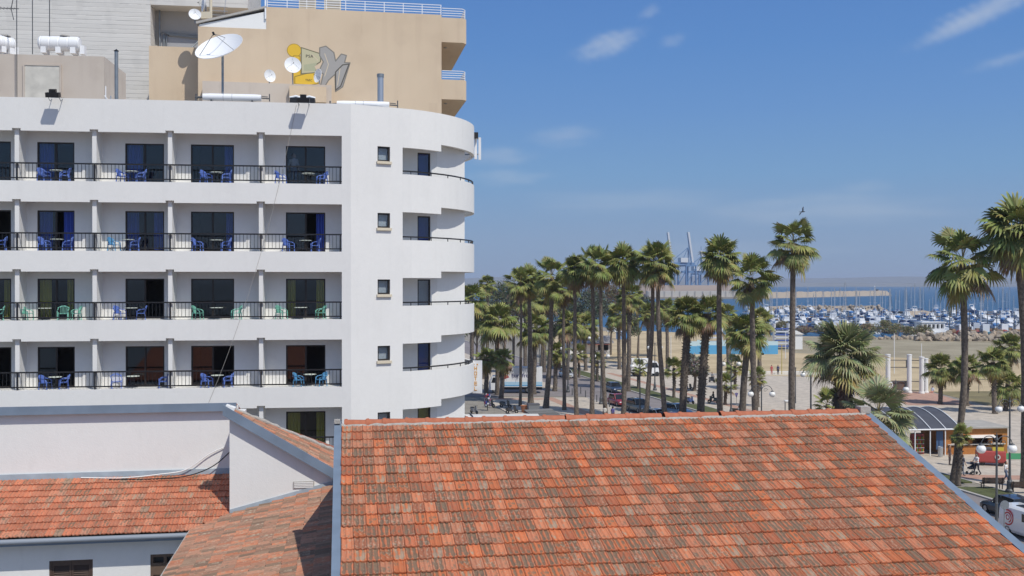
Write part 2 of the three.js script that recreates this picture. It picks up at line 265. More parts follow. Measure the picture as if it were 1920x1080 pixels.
// rear walls of the balconies, rooms, sliding doors, partitions, railings
const CURT = [['b', 'b', 'b', 'b', 'p'], ['k', 'b', 'b', 'b', 'b'], ['g', 'g', 'k', 'k', 'g'], ['k', 'k', 'k', 'k', 'k'], ['g', 'g', 'g', 'g', 'g']];
FL.forEach((F, r) => {
  const holes = DOORS.map(([a, b]) => [hx(a, -BD), F + 0.02, hx(b, -BD), F + 1.8]);
  mesh('rear_wall', mb().panel(XL, F, XR, r ? FL[r - 1] - 0.2 : 22.92, -BD, -BD - 0.2, holes), white, hotel);
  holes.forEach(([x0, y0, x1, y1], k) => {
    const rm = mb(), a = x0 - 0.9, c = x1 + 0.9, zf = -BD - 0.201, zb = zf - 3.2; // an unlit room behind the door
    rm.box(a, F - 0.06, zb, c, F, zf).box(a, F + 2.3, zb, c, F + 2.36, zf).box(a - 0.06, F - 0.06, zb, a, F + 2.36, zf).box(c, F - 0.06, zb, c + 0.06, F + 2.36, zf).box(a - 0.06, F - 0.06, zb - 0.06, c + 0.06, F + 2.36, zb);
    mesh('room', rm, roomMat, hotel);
    const d = new THREE.Group(); d.name = 'sliding_door'; hotel.add(d);
    const f = mb(), z0 = -BD - 0.14, z1 = -BD - 0.05, t = 0.06, xm = (x0 + x1) / 2;
    f.box(x0, y0, z0, x0 + t, y1, z1).box(x1 - t, y0, z0, x1, y1, z1).box(x0 + t, y1 - t, z0, x1 - t, y1, z1).box(x0 + t, y0, z0, x1 - t, y0 + t, z1).box(xm - 0.04, y0 + t, z0 + 0.01, xm + 0.04, y1 - t, z1 - 0.01);
    mesh('frame', f, frameDark, d);
    const open = hash2(r, k, 5) > 0.72;
    mesh('pane', mb().box(x0 + t, y0 + t, z0 + 0.045, xm - 0.04, y1 - t, z0 + 0.05), glassDoor, d);
    if (!open) mesh('pane', mb().box(xm + 0.04, y0 + t, z0 + 0.045, x1 - t, y1 - t, z0 + 0.05), glassDoor, d);
    const C = CURT[r][k], cm = C === 'g' ? curtainGreen : curtainBlue;
    const drape = (xa, xb) => { const q = mb(), n = 16, zc = zf - 0.03, P0 = []; for (let i = 0; i <= n; i++) P0.push([xa + (xb - xa) * i / n, zc + 0.045 * Math.sin(i * 1.9) + 0.02 * Math.sin(i * 0.7)]); for (let i = 0; i < n; i++) q.quad(V3(P0[i][0], F + 0.04, P0[i][1]), V3(P0[i + 1][0], F + 0.04, P0[i + 1][1]), V3(P0[i + 1][0], F + 1.95, P0[i + 1][1]), V3(P0[i][0], F + 1.95, P0[i][1])); mesh('curtain', q, cm, d); };
    const w = x1 - x0, h = hash2(r, k, 11);
    if (C === 'g') { drape(x0 - 0.1, x0 + w * (0.22 + h * 0.2)); drape(x1 - w * 0.24, x1 + 0.1); }
    if (C === 'b') { if (h > 0.35) drape(x0 - 0.1, x0 + w * (0.2 + h * 0.25)); if (h < 0.7) drape(x1 - w * (0.2 + 0.2 * h), x1 + 0.1); }
  });
  PART.forEach((p) => { const x = hx(p, -0.1); mesh('partition', mb().box(x - 0.09, F, -BD, x + 0.09, r ? FL[r - 1] - 0.22 : 22.9, -0.17), white, hotel); });
  const rail = mb(), zr = -0.09; rail.box(XL, F + 0.73, zr - 0.035, XR, F + 0.79, zr + 0.035).box(XL, F + 0.1, zr - 0.02, XR, F + 0.15, zr + 0.02);
  for (let x = XL + 0.1; x < XR - 0.05; x += 0.155) rail.box(x - 0.009, F + 0.15, zr - 0.009, x + 0.009, F + 0.73, zr + 0.009);
  for (const x of [...PART.map((p) => hx(p)), XR - 0.07]) rail.box(x - 0.028, F, zr - 0.028, x + 0.028, F + 0.73, zr + 0.028);
  mesh('railing', rail, darkMetal, hotel);
});
// the body behind and below
mesh('rear_block', mb().box(XL, 0, -14, XR + 0.3, TOP - 0.5, -4.6), white, hotel);
mesh('lower_wall', mb().box(XL, 0, -4.5, XR, 7.5, -0.05), white, hotel);
mesh('flat_roof', mb().box(XL, 23.31, -14, XR + 0.3, 23.42, -0.2), greyPlain, hotel);
// plain pilaster beside the recess, then the slanted wall with small windows
mesh('pilaster', mb().box(XR, 0, -4.5, X658, TOP, 0), white, hotel);
const S0 = toLocal(P(658, HOR, 45), hotel), S1 = toLocal(P(772, HOR, 46.4), hotel); S0.set(X658, 0, 0);
const segLen = Math.hypot(S1.x - S0.x, S1.z - S0.z), sA = Math.atan2(-(S1.z - S0.z), S1.x - S0.x);
const seg = new THREE.Group(); seg.position.set(S0.x, 0, S0.z); seg.rotation.y = sA; seg.name = 'corner_wall'; hotel.add(seg); seg.updateMatrixWorld(true);
const sx = (px) => { const A = seg.localToWorld(V3(0, 0, 0)), B = seg.localToWorld(V3(1, 0, 0)), r = (px - 960) / FOC, dx = B.x - A.x, dz = B.z - A.z; return (-r * A.z - A.x) / (dx + r * dz); };
const xo = sx(755), wA = sx(708), wB = sx(731.5);
const wholes = FL.map((F) => [wA, F + 1.1, wB, F + 1.77]);
mesh('wall', mb().panel(0, 0, xo, TOP, 0, -0.25, wholes), white, seg);
FL.forEach((F) => {
  const w = new THREE.Group(); w.name = 'window'; seg.add(w); const t = 0.065;
  const f = mb(); f.box(wA, F + 1.1, -0.17, wA + t, F + 1.77, -0.06).box(wB - t, F + 1.1, -0.17, wB, F + 1.77, -0.06).box(wA + t, F + 1.7, -0.17, wB - t, F + 1.77, -0.06).box(wA + t, F + 1.1, -0.17, wB - t, F + 1.17, -0.06);
  mesh('frame', f, frameDark, w); mesh('pane', mb().box(wA + t, F + 1.17, -0.12, wB - t, F + 1.7, -0.115), glassSmall, w);
  mesh('net_curtain', mb().box(wA - 0.1, F + 1, -0.275, wB + 0.1, F + 1.8, -0.265), netCurtain, w);
  mesh('sill', mb().box(wA - 0.05, F + 0.98, -0.04, wB + 0.05, F + 1.098, 0.1), cream, w);
});
// rounded corner: arc tangent to the slanted wall
const ARC = []; const cR = 6.4, aS = sA + 8 * Math.PI / 180, nS = [Math.sin(aS), Math.cos(aS)], cC = [S1.x - nS[0] * cR, S1.z - nS[1] * cR];
for (let k = 0; k <= 26; k++) { const f = aS + (165 * Math.PI / 180 - aS) * k / 26; ARC.push([cC[0] + cR * Math.sin(f), cC[1] + cR * Math.cos(f), f]); }
const onSeg = (d, z = 0) => [S0.x + Math.cos(sA) * d + Math.sin(sA) * z, S0.z - Math.sin(sA) * d + Math.cos(sA) * z];
function band(y0, y1, k0, k1, withStart, th, name = 'corner_parapet') {
  const out = [], inn = [];
  if (withStart) { out.push(onSeg(xo + 0.001)); inn.push(onSeg(xo + 0.001, -th)); }
  for (let k = k0; k <= k1; k++) { const [x, z, f] = ARC[k]; out.push([x, z]); inn.push([x - th * Math.sin(f), z - th * Math.cos(f)]); }
  const b = mb(); let L = 0;
  for (let i = 0; i + 1 < out.length; i++) {
    const w = Math.hypot(out[i + 1][0] - out[i][0], out[i + 1][1] - out[i][1]), v = (q, y) => V3(q[0], y, q[1]);
    b.quad(v(out[i], y0), v(out[i + 1], y0), v(out[i + 1], y1), v(out[i], y1), [[L, y0], [L + w, y0], [L + w, y1], [L, y1]]); L += w;
    b.quad(v(inn[i + 1], y0), v(inn[i], y0), v(inn[i], y1), v(inn[i + 1], y1)); b.quad(v(out[i], y1), v(out[i + 1], y1), v(inn[i + 1], y1), v(inn[i], y1)); b.quad(v(inn[i], y0), v(inn[i + 1], y0), v(out[i + 1], y0), v(out[i], y0));
  }
  const e = (i) => b.quad(V3(out[i][0], y0, out[i][1]), V3(inn[i][0], y0, inn[i][1]), V3(inn[i][0], y1, inn[i][1]), V3(out[i][0], y1, out[i][1])); e(0); e(out.length - 1);
  return mesh(name, b, white, hotel);
}
const KS = 3, back0 = onSeg(xo, -1.3), cornerP = (() => { const v = toLocal(V3(-3.57, 0, -48.4), hotel); return [v.x, v.z]; })(), KE = 8, endP = [ARC[KE][0] - 0.28 * Math.sin(ARC[KE][2]), ARC[KE][1] - 0.28 * Math.cos(ARC[KE][2])];
const ring = []; ring.push(onSeg(xo, -0.02)); for (let k = 0; k <= KE; k++) ring.push([ARC[k][0] - 0.03 * Math.sin(ARC[k][2]), ARC[k][1] - 0.03 * Math.cos(ARC[k][2])]); ring.push(endP, cornerP, back0);
const doorL = 783, doorR = 807;
const backSegs = [[back0, cornerP], [cornerP, endP]];
FL.forEach((F, r) => {
  band(F - 1.16, F + 0.57, 0, KS, true, 0.16); band(F - 0.85, F + 0.569, KS, 26, false, 0.155);
  mesh('corner_balcony_floor', mb().prism(ring, F - 0.2, F - 0.01), white, hotel);
  // hand rail on short posts
  const pts = [onSeg(xo, -0.08)]; for (let k = 0; k <= 13; k++) pts.push([ARC[k][0] - 0.08 * Math.sin(ARC[k][2]), ARC[k][1] - 0.08 * Math.cos(ARC[k][2])]);
  const rl = mb(); for (let i = 0; i + 1 < pts.length; i++) rl.bar(V3(pts[i][0], F + 0.72, pts[i][1]), V3(pts[i + 1][0], F + 0.72, pts[i + 1][1]), 0.07, 0.06); for (const i of [0, 1, 3, 5, 7, 9, 11, 13]) rl.box(pts[i][0] - 0.02, F + 0.569, pts[i][1] - 0.02, pts[i][0] + 0.02, F + 0.7, pts[i][1] + 0.02);
  mesh('hand_rail', rl, darkMetal, hotel);
});
band(22.18, TOP, 0, KS, true, 0.2, 'roof_parapet'); band(22.5, TOP - 0.001, KS, 26, false, 0.195, 'roof_parapet');
mesh('corner_roof', mb().prism(ring, 22.9, 23.2), white, hotel);
{ // inner walls of the corner balconies with the narrow door
  const [a, c] = backSegs[0], L = Math.hypot(c[0] - a[0], c[1] - a[1]), ang = Math.atan2(-(c[1] - a[1]), c[0] - a[0]), g = new THREE.Group(); g.name = 'corner_inner_wall'; g.position.set(a[0], 0, a[1]); g.rotation.y = ang; hotel.add(g); g.updateMatrixWorld(true);
  const A = g.localToWorld(V3(0, 0, 0)), B = g.localToWorld(V3(1, 0, 0)), lx = (px) => { const q = (px - 960) / FOC; return (-q * A.z - A.x) / (B.x - A.x + q * (B.z - A.z)); }, d0 = lx(doorL), d1 = lx(doorR);
  mesh('wall', mb().panel(-0.1, 0, L, 22.9, 0, -0.2, FL.map((F) => [d0, F + 0.02, d1, F + 1.78])), white, g);
  FL.forEach((F, r) => {
    const d = new THREE.Group(); d.name = 'balcony_door'; g.add(d); const t = 0.06, y1 = F + 1.78;
    mesh('frame', mb().box(d0, F + 0.02, -0.12, d0 + t, y1, -0.03).box(d1 - t, F + 0.02, -0.12, d1, y1, -0.03).box(d0 + t, y1 - t, -0.12, d1 - t, y1, -0.03), frameDark, d);
    mesh('pane', mb().box(d0 + t, F + 0.02, -0.08, d1 - t, y1 - t, -0.075), glassDoor, d);
    mesh('curtain', mb().box(d0 - 0.1, F, -0.34, d1 + 0.1, F + 1.9, -0.33), r === 2 ? netCurtain : r === 4 ? curtainGreen : curtainBlue, d);
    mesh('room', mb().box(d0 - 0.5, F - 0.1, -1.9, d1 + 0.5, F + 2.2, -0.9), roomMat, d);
  });
  const [p, q] = backSegs[1]; const pm = mb(), n = [-(q[1] - p[1]), q[0] - p[0]], nl = Math.hypot(...n), th = 0.2; n[0] *= -th / nl; n[1] *= -th / nl;
  pm.prism([p, q, [q[0] + n[0], q[1] + n[1]], [p[0] + n[0], p[1] + n[1]]], 0, 22.9); mesh('corner_partition', pm, white, hotel);
  const [b0, b1] = [back0, onSeg(xo, -0.25)]; mesh('corner_side_wall', mb().prism([b0, b1, [b1[0] - 0.2, b1[1] + 0.0], [b0[0] - 0.2, b0[1]]], 0, 22.9), white, hotel);
  mesh('corner_core', mb().prism([[X658 - 0.3, -4.4], onSeg(0.6, -2.6), onSeg(xo + 1.9, -2.6), [ARC[KE][0] - 2.2, ARC[KE][1] - 1.6], [ARC[22][0] - 1.2, ARC[22][1] + 0.2], [X658 - 0.3, -12]], 0, 23.1), white, hotel);
  mesh('corner_base', mb().prism([...ring.slice(0, -3), endP, cornerP, back0], 0, 6.6), white, hotel);
}
// lettered blade sign at the corner
{
  const g = thing('hotel_sign', 'upright white blade sign lettered HOTEL at the rounded corner', 'sign', P(892.5, HOR, 52.2).setY(0), -0.25);
  const y0 = 16 - (737 - HOR) / FOC * 52.2, y1 = 16 - (676 - HOR) / FOC * 52.2, w = 0.62;
  mesh('board', mb().box(-w / 2, y0, -0.07, w / 2, y1, 0.07), whitePaint, g);
  mesh('bracket', mb().box(-w / 2 - 0.5, y1 - 0.18, -0.03, -w / 2 - 0.001, y1 - 0.12, 0.03).box(-w / 2 - 0.5, y0 + 0.1, -0.03, -w / 2 - 0.001, y0 + 0.16, 0.03), galv, g);
  const gold = M([0.62, 0.32, 0.06], 0.5), L = { H: 'lrm', O: 'lrtb', T: 'tc', E: 'ltmb', L: 'lb' }, lh = 0.2, lw = 0.15, s = 0.035;
  'HOTEL'.split('').forEach((ch, i) => {
    const cy = y1 - 0.5 - i * 0.26, b = mb(), z0 = 0.071, z1 = 0.085, k = L[ch];
    if (k.includes('l')) b.box(-lw / 2, cy, z0, -lw / 2 + s, cy + lh, z1); if (k.includes('r')) b.box(lw / 2 - s, cy, z0, lw / 2, cy + lh, z1); if (k.includes('c')) b.box(-s / 2, cy, z0, s / 2, cy + lh, z1);
    if (k.includes('t')) b.box(-lw / 2, cy + lh - s, z0, lw / 2, cy + lh, z1 + 0.002); if (k.includes('b')) b.box(-lw / 2, cy, z0, lw / 2, cy + s, z1 + 0.002); if (k.includes('m')) b.box(-lw / 2, cy + lh / 2 - s / 2, z0, lw / 2, cy + lh / 2 + s / 2, z1 + 0.002);
    mesh('letter', b, gold, g);
  });
  for (const x of [-0.09, 0.09]) mesh('star', mb().cbox(x, y1 - 0.2, 0.078, 0.07, 0.07, 0.015), gold, g);
}
// ---------------------------------------------------------------- balcony furniture
const plasticBlue = M([0.13, 0.22, 0.6], 0.42), plasticTeal = M([0.2, 0.5, 0.4], 0.42), plasticSky = M([0.12, 0.36, 0.62], 0.42), tableTop = M([0.6, 0.66, 0.6], 0.4);
function makeChair(m) {
  const g = new THREE.Group(), w = 0.25, sh = 0.36;
  const s = mb(); s.cbox(0, sh, 0.01, 2 * w - 0.04, 0.03, 0.42); mesh('seat', s, m, g);
  const b = mb(); for (let k = -3; k <= 3; k++) { const x = k * 0.064, h = 0.76 - k * k * 0.008; b.bar(V3(x, sh, -0.19 + k * k * 0.003), V3(x * 1.15, h, -0.31 + k * k * 0.006), 0.048, 0.014); }
  for (let k = -4; k < 4; k++) { const q = (i) => V3(i * 0.073, 0.77 - i * i * 0.008, -0.312 + i * i * 0.006); b.bar(q(k), q(k + 1), 0.03, 0.05); } mesh('backrest', b, m, g);
  for (const i of [-1, 1]) {
    const a = mb(), ar = []; for (let k = 0; k <= 6; k++) { const t = k / 6; ar.push(V3(i * (w + 0.02), 0.6 - 0.06 * t - (t > 0.8 ? (t - 0.8) * 0.5 : 0), -0.28 + t * 0.48)); } a.tube(ar, 0.022, 6); mesh('armrest', a, m, g);
    mesh('leg', mb().bar(V3(i * w, 0, 0.23), V3(i * (w + 0.01), 0.5, 0.2), 0.045, 0.04), m, g); mesh('leg', mb().bar(V3(i * w, 0, -0.24), V3(i * w, 0.42, -0.2), 0.045, 0.04), m, g);
  }
  return g;
}
function makeTable() {
  const g = new THREE.Group(); mesh('tabletop', mb().lathe([[0.001, 0.575], [0.31, 0.575], [0.325, 0.59], [0.31, 0.605], [0.001, 0.605]], 0, 0, 0, 16), tableTop, g);
  for (let k = 0; k < 3; k++) { const f = k * 2.0944 + 0.4; mesh('leg', mb().tube([V3(0.05 * Math.cos(f), 0.574, 0.05 * Math.sin(f)), V3(0.09 * Math.cos(f), 0.3, 0.09 * Math.sin(f)), V3(0.24 * Math.cos(f), 0.01, 0.24 * Math.sin(f))], 0.014, 5), darkMetal, g); }
  return g;
}
{
  const proto = { b: makeChair(plasticBlue), t: makeChair(plasticTeal), s: makeChair(plasticSky) }, tb = makeTable();
  const colourName = { b: 'blue', t: 'sea-green', s: 'light blue' }, rowName = ['top row', 'second row', 'third row', 'fourth row'], bayName = ['at the picture edge', 'in the first full bay', 'in the second full bay', 'in the third full bay', 'beside the plain wall'];
  // [bay, table px, [chair px, colour, side]...]
  const SETS = [
    [[1, 106, [83, 'b', -1], [122, 'b', 1]], [2, 247, [230, 'b', -1], [264, 'b', 1]], [3, 406, [387, 'b', -1], [424, 'b', 1]], [4, 578, [527, 'b', -1], [604, 'b', 1]]],
    [[0, null, [2, 'b', 1]], [1, 107, [84, 'b', -1], [126, 'b', 1]], [2, 240, [214, 's', -1], [252, 'b', 1]], [3, 406, [371, 'b', -1], [423, 'b', 1]], [4, 573, [541, 'b', -1], [591, 'b', 1]]],
    [[0, null, [-3, 't', 1]], [1, 84, [50, 't', -1], [118, 't', 0], [142, 't', 1]], [2, 246, [225, 'b', -1], [264, 'b', 1]], [3, 406, [371, 't', -1], [443, 't', 1]], [4, 564, [528, 't', -1], [601, 't', 1]]],
    [[1, 103, [85, 'b', -1], [119, 'b', 1]], [2, 249, [218, 'b', 0], [306, 'b', 1]], [3, 407, [388, 'b', -1], [427, 'b', 1]], [4, 581, [560, 's', -1], [602, 's', 1]]]];
  const place = (px, r, z) => hotel.localToWorld(V3(hx(px, z), FL[r] - 0.008, z));
  SETS.forEach((row, r) => row.forEach(([bay, tp, ...chairs]) => {
    chairs.forEach(([px, c, side]) => copy(proto[c], 'balcony_chair', `${colourName[c]} plastic armchair ${side < 0 ? 'left of the table' : side > 0 ? 'right of the table' : 'facing out'}, ${rowName[r]} ${bayName[bay]}`, 'chair', place(px, r, -0.5 + rr(-0.06, 0.06)), HA + (side < 0 ? 1.25 : side > 0 ? -1.25 : 0.2) + rr(-0.2, 0.2), 'plastic chairs on the hotel balconies', 0.8));
    if (tp !== null) copy(tb, 'balcony_table', `small round balcony table, ${rowName[r]} ${bayName[bay]}`, 'table', place(tp, r, -0.62), HA + rnd() * 6, 'round tables on the hotel balconies', 0.88);
  }));
}

// ---------------------------------------------------------------- buildings and rooftop equipment behind the hotel
{
  const a = 10 * Math.PI / 180, O = P(828, HOR, 62).setY(0);
  const g = thing('apartment_building', 'beige apartment block with graffiti and curved end balconies behind the hotel', 'building', O, a);
  const lx = (px, z = 0) => { const r = (px - 960) / FOC, c = Math.cos(a), s = Math.sin(a), ox = O.x + s * z, oz = O.z + c * z; return (-r * oz - ox) / (c - r * s); };
  const ly = (py, px, z = 0) => { const x = lx(px, z), w = V3(x, 0, z).applyAxisAngle(V3(0, 1, 0), a).add(O); return EYE - (py - HOR) / FOC * -w.z; };
  const x0 = lx(372), x5 = lx(500), Ht = 32.4, yl = ly(50, 372);
  mesh('wall', mb().extr([[x0, 0], [0, 0], [0, Ht], [x5, Ht], [x5, yl], [x0, yl]], -9, 0), beige, g);
  mesh('sloping_stair_wall', mb().extr([[x0 + 0.05, yl + 0.005], [x5 - 0.004, yl + 0.005], [x5 - 0.004, ly(22, 498)], [x0 + 0.05, yl + 0.12]], -1.2, -0.03), whiteMatt, g);
  mesh('stair_coping', mb().bar(V3(x0 - 0.1, yl + 0.2, -0.6), V3(x5, ly(14, 498), -0.6), 1.4, 0.12), greyPlain, g);
  const xs = lx(280, -2), ys = ly(88, 325, -2);
  mesh('set_back_wall', mb().box(xs, 0, -9, x0 - 0.004, ys, -2), beige, g);
  mesh('parapet_ledge', mb().box(lx(380, 0.9), 0, 0.003, lx(622, 0.9), ly(156, 500, 0.9), 0.9), beigeGrey, g);
  mesh('utility_box', mb().box(lx(543, 1.3), ly(190, 543, 1.3), 0.901, lx(612, 1.3), ly(161, 543, 1.3), 1.3), beige, g);
  // end balconies on the far side wall
  for (const [pt, pb, pr] of [[33, 79, 15], [149, 186, 132]]) {
    const yt = ly(pt, 828), yb = ly(pb, 828), w = 1.56, b = mb(); const pl = [[0.004, -0.02], [w - 0.25, -0.02], [w, -0.3], [w, -8.2], [0.004, -8.2]];
    b.prism(pl, yb, yb + 0.25); b.prism([[0.004, -0.02], [w - 0.25, -0.02], [w, -0.3], [w, -8.2], [w - 0.15, -8.2], [w - 0.15, -0.36], [w - 0.31, -0.17], [0.004, -0.17]], yb + 0.25, yt);
    const q = mesh('end_balcony', b, beige, g); const yr = ly(pr, 828), rl = mb(); for (let k = 1; k <= 4; k++) { const y = mix(yt, yr, k / 4); rl.bar(V3(0.05, y, -0.1), V3(w - 0.28, y, -0.1), 0.035, 0.035).bar(V3(w - 0.28, y, -0.1), V3(w - 0.08, y, -0.34), 0.035, 0.035).bar(V3(w - 0.08, y, -0.34), V3(w - 0.08, y, -8), 0.035, 0.035); }
    for (const z of [-0.1, -2.6, -5.2, -8]) rl.box(w - 0.1, yt, z - 0.26, w - 0.06, yr, z - 0.22); mesh('balcony_rail', rl, whitePaint, q);
    mesh('soffit_lamp', mb().ell(V3(0.4, yb - 0.02, -1.4), 0.12, 0.05, 0.12, 8), greyPlain, q);
  }
  const rl = mb(); for (const k of [0.25, 0.5, 0.75, 1]) rl.bar(V3(x5 + 0.05, Ht + k * 0.62, -0.12), V3(0, Ht + k * 0.62, -0.12), 0.035, 0.035); for (let x = x5 + 0.05; x < 0.1; x += 1.15) rl.box(x - 0.02, Ht, -0.14, x + 0.02, Ht + 0.62, -0.1);
  mesh('roof_railing', rl, whitePaint, g);
  mesh('corner_post', mb().box(x5 - 0.09, yl + 0.6, 0.02, x5, Ht + 1.6, 0.1), whitePaint, g);
  for (const px of [577, 624]) { const x = lx(px, -1), b = mb().box(x - 0.5, Ht + 0.1, -1.6, x + 0.5, Ht + 1.2, -0.9), u = mesh('air_conditioner', b, cream, g); const s = mb(); for (let k = 0; k < 7; k++) s.box(x - 0.44, Ht + 0.2 + k * 0.13, -0.898, x + 0.44, Ht + 0.25 + k * 0.13, -0.88); mesh('grille', s, greyPlain, u); }
  // graffiti: flat paint on the wall, as a print
  const c = document.createElement('canvas'); c.width = 512; c.height = 400; const x = c.getContext('2d');
  x.fillStyle = '#cfae84'; x.fillRect(0, 0, 512, 400);
  const poly = (col, pts, st, lw = 7) => { x.beginPath(); pts.forEach(([a, b], i) => i ? x.lineTo(a, b) : x.moveTo(a, b)); x.closePath(); x.fillStyle = col; x.fill(); if (st) { x.strokeStyle = st; x.lineWidth = lw; x.lineJoin = 'round'; x.stroke(); } };
  const circ = (col, cx, cy, r, st) => { x.beginPath(); x.arc(cx, cy, r, 0, 7); x.fillStyle = col; x.fill(); if (st) { x.strokeStyle = st; x.lineWidth = 6; x.stroke(); } };
  circ('#d8b036', 66, 66, 54, '#a3862c'); poly('#d9b13a', [[60, 110], [110, 110], [120, 340], [60, 350], [50, 220]], '#a0822c'); poly('#dcb53c', [[70, 280], [230, 230], [250, 330], [190, 345], [70, 340]], '#8f7a34');
  poly('#b9b394', [[120, 40], [270, 85], [268, 150], [215, 190], [245, 240], [120, 255]], '#6d6a55', 8); poly('#a8a98c', [[140, 180], [240, 160], [230, 230], [140, 230]], null);
  x.fillStyle = '#4d4a40'; x.font = 'bold 34px sans-serif'; x.fillText('PSA', 152, 120);
  poly('#9d9a96', [[262, 36], [310, 20], [372, 70], [385, 140], [430, 80], [470, 90], [455, 150], [498, 150], [440, 350], [385, 392], [380, 250], [330, 300], [300, 355], [270, 340], [290, 250], [255, 230], [290, 150], [262, 100]], '#7b7872', 9);
  poly('#9d9a96', [[385, 230], [440, 170], [490, 160], [425, 345], [385, 380]], '#55514b', 9); x.strokeStyle = '#c9b9a0'; x.lineWidth = 6; for (const [p, q, r, s] of [[300, 80, 330, 170], [330, 170, 300, 270], [420, 200, 400, 340], [200, 90, 250, 140]]) { x.beginPath(); x.moveTo(p, q); x.lineTo(r, s); x.stroke(); }
  x.fillStyle = '#6a5a30'; x.font = 'bold 26px sans-serif'; x.fillText('TMC', 150, 315);
  // lift the paint off its ground: transparent where the wall shows
  const al = document.createElement('canvas'); al.width = 512; al.height = 400; const y = al.getContext('2d'); y.fillStyle = '#000'; y.fillRect(0, 0, 512, 400); y.fillStyle = '#fff'; y.strokeStyle = '#fff'; y.lineWidth = 9; y.lineJoin = 'round';
  const sil = (pts) => { y.beginPath(); pts.forEach(([a, b], i) => i ? y.lineTo(a, b) : y.moveTo(a, b)); y.closePath(); y.fill(); y.stroke(); };
  y.beginPath(); y.arc(66, 66, 56, 0, 7); y.fill(); sil([[60, 110], [110, 110], [120, 340], [60, 350], [50, 220]]); sil([[70, 280], [230, 230], [250, 330], [190, 345], [70, 340]]); sil([[120, 40], [270, 85], [268, 150], [215, 190], [245, 240], [120, 255]]);
  sil([[262, 36], [310, 20], [372, 70], [385, 140], [430, 80], [470, 90], [455, 150], [498, 150], [440, 350], [385, 392], [380, 250], [330, 300], [300, 355], [270, 340], [290, 250], [255, 230], [290, 150], [262, 100]]);
  const tc = new THREE.CanvasTexture(c); tc.colorSpace = THREE.SRGBColorSpace; const ta = new THREE.CanvasTexture(al);
  const gx0 = lx(536), gx1 = lx(660), gy0 = ly(173, 600), gy1 = ly(82, 600);
  const gm = mb().quad(V3(gx0, gy0, 0.006), V3(gx1, gy0, 0.006), V3(gx1, gy1, 0.006), V3(gx0, gy1, 0.006), [[0, 0], [1, 0], [1, 1], [0, 1]]);
  const gp = mesh('graffiti', gm, new THREE.MeshStandardMaterial({ map: tc, alphaMap: ta, transparent: true, alphaTest: 0.5, roughness: 0.85 }), g); gp.userData.label = 'yellow and grey bubble letter graffiti';
}
{ // tall board-marked concrete wall with an open service shaft
  const O = P(283, HOR, 65).setY(0), a = 8 * Math.PI / 180, g = thing('concrete_tower', 'tall pale grey board-marked concrete building with a service shaft opening', 'building', O, a);
  const sc = 65 / FOC, y = (py) => EYE - (py - HOR) * sc, w = 90 * sc;
  mesh('wall', mb().box(-16, 0, -8, 0, 42, 0), concrete, g);
  mesh('upper_wall', mb().box(0.003, y(9), -8, w + 3, 42, -0.05), concrete, g);
  mesh('shaft_wall', mb().box(0.003, 0, -8, w + 3, y(9) - 0.004, -1.5), greyPlain, g);
  mesh('shaft_panel', mb().box(0.25, 18, -1.495, w, y(57), -1.4), M([0.33, 0.34, 0.36], 0.8), g);
  const p = mb(); for (const [k, q] of [[0.35, 0], [0.55, 0.07], [0.62, 0.12], [0.75, 0.18]]) p.tube([V3(k, 20, -1.3), V3(k, y(54) - q, -1.3), V3(k + 0.15, y(51) - q, -1.3), V3(w, y(56) - q, -1.3)], 0.035, 6);
  p.rod(V3(0.32, 20, -1.25), V3(0.32, y(10), -1.25), 0.05); mesh('pipe', p, galv, g);
  mesh('pipe', mb().rod(V3(w, y(60), -1), V3(w - 0.9, y(92), -0.6), 0.05), galv, g);
}
// things on the hotel roof
const roofAt = (px, z, y = 23.42) => hotel.localToWorld(V3(hx(px, z), y, z));
const atRoof = (px, py, z) => { const v = hotel.localToWorld(V3(hx(px, z), 0, z)); return EYE - (py - HOR) / FOC * -v.z; };
{
  const g = thing('stair_room', 'weathered beige rooftop stair room with a pale closed door', 'rooftop room', roofAt(0, -5), HA), x1 = hx(196, -5) - hx(0, -5), yt = atRoof(100, 104, -5) - 23.42, xl = -9;
  mesh('wall', mb().box(xl, 0, -4, x1, yt, 0), beigeGrey, g);
  const xd = hx(48, -5) - hx(0, -5), xe = hx(113, -5) - hx(0, -5), dt = atRoof(80, 124, -5) - 23.42; mesh('door', mb().box(xd, 0, 0.003, xe, dt, 0.05), M([0.66, 0.63, 0.56], 0.7, { map: rep(tRust, 1.5) }), g);
  mesh('door_frame', mb().box(xd - 0.08, 0, 0.003, xd - 0.002, dt + 0.08, 0.08).box(xe + 0.002, 0, 0.003, xe + 0.08, dt + 0.08, 0.08).box(xd - 0.002, dt + 0.002, 0.003, xe + 0.002, dt + 0.08, 0.08), beigeGrey, g);
}
{ // steps and their rail beside the stair room
  const g = thing('roof_ladder', 'white steel roof stair rail beside the stair room', 'stair', roofAt(197, -4.6), HA); const p = mb();
  for (const [a, h] of [[0.05, 1.95], [0.28, 1.5], [0.5, 1.2]]) p.bar(V3(a, 0, 0), V3(a, h, 0), 0.04, 0.04); p.bar(V3(0, 1.2, 0.03), V3(0.6, 0.35, 0.03), 0.05, 0.04).bar(V3(0, 1.5, 0.03), V3(0.55, 0.8, 0.03), 0.04, 0.04); mesh('rail', p, whitePaint, g);
  const s = mb(); for (let k = 0; k < 6; k++) s.box(k * 0.11 - 0.05, 1.2 - k * 0.16, -0.6, k * 0.11 + 0.08, 1.24 - k * 0.16, -0.04); mesh('tread', s, black, g);
}
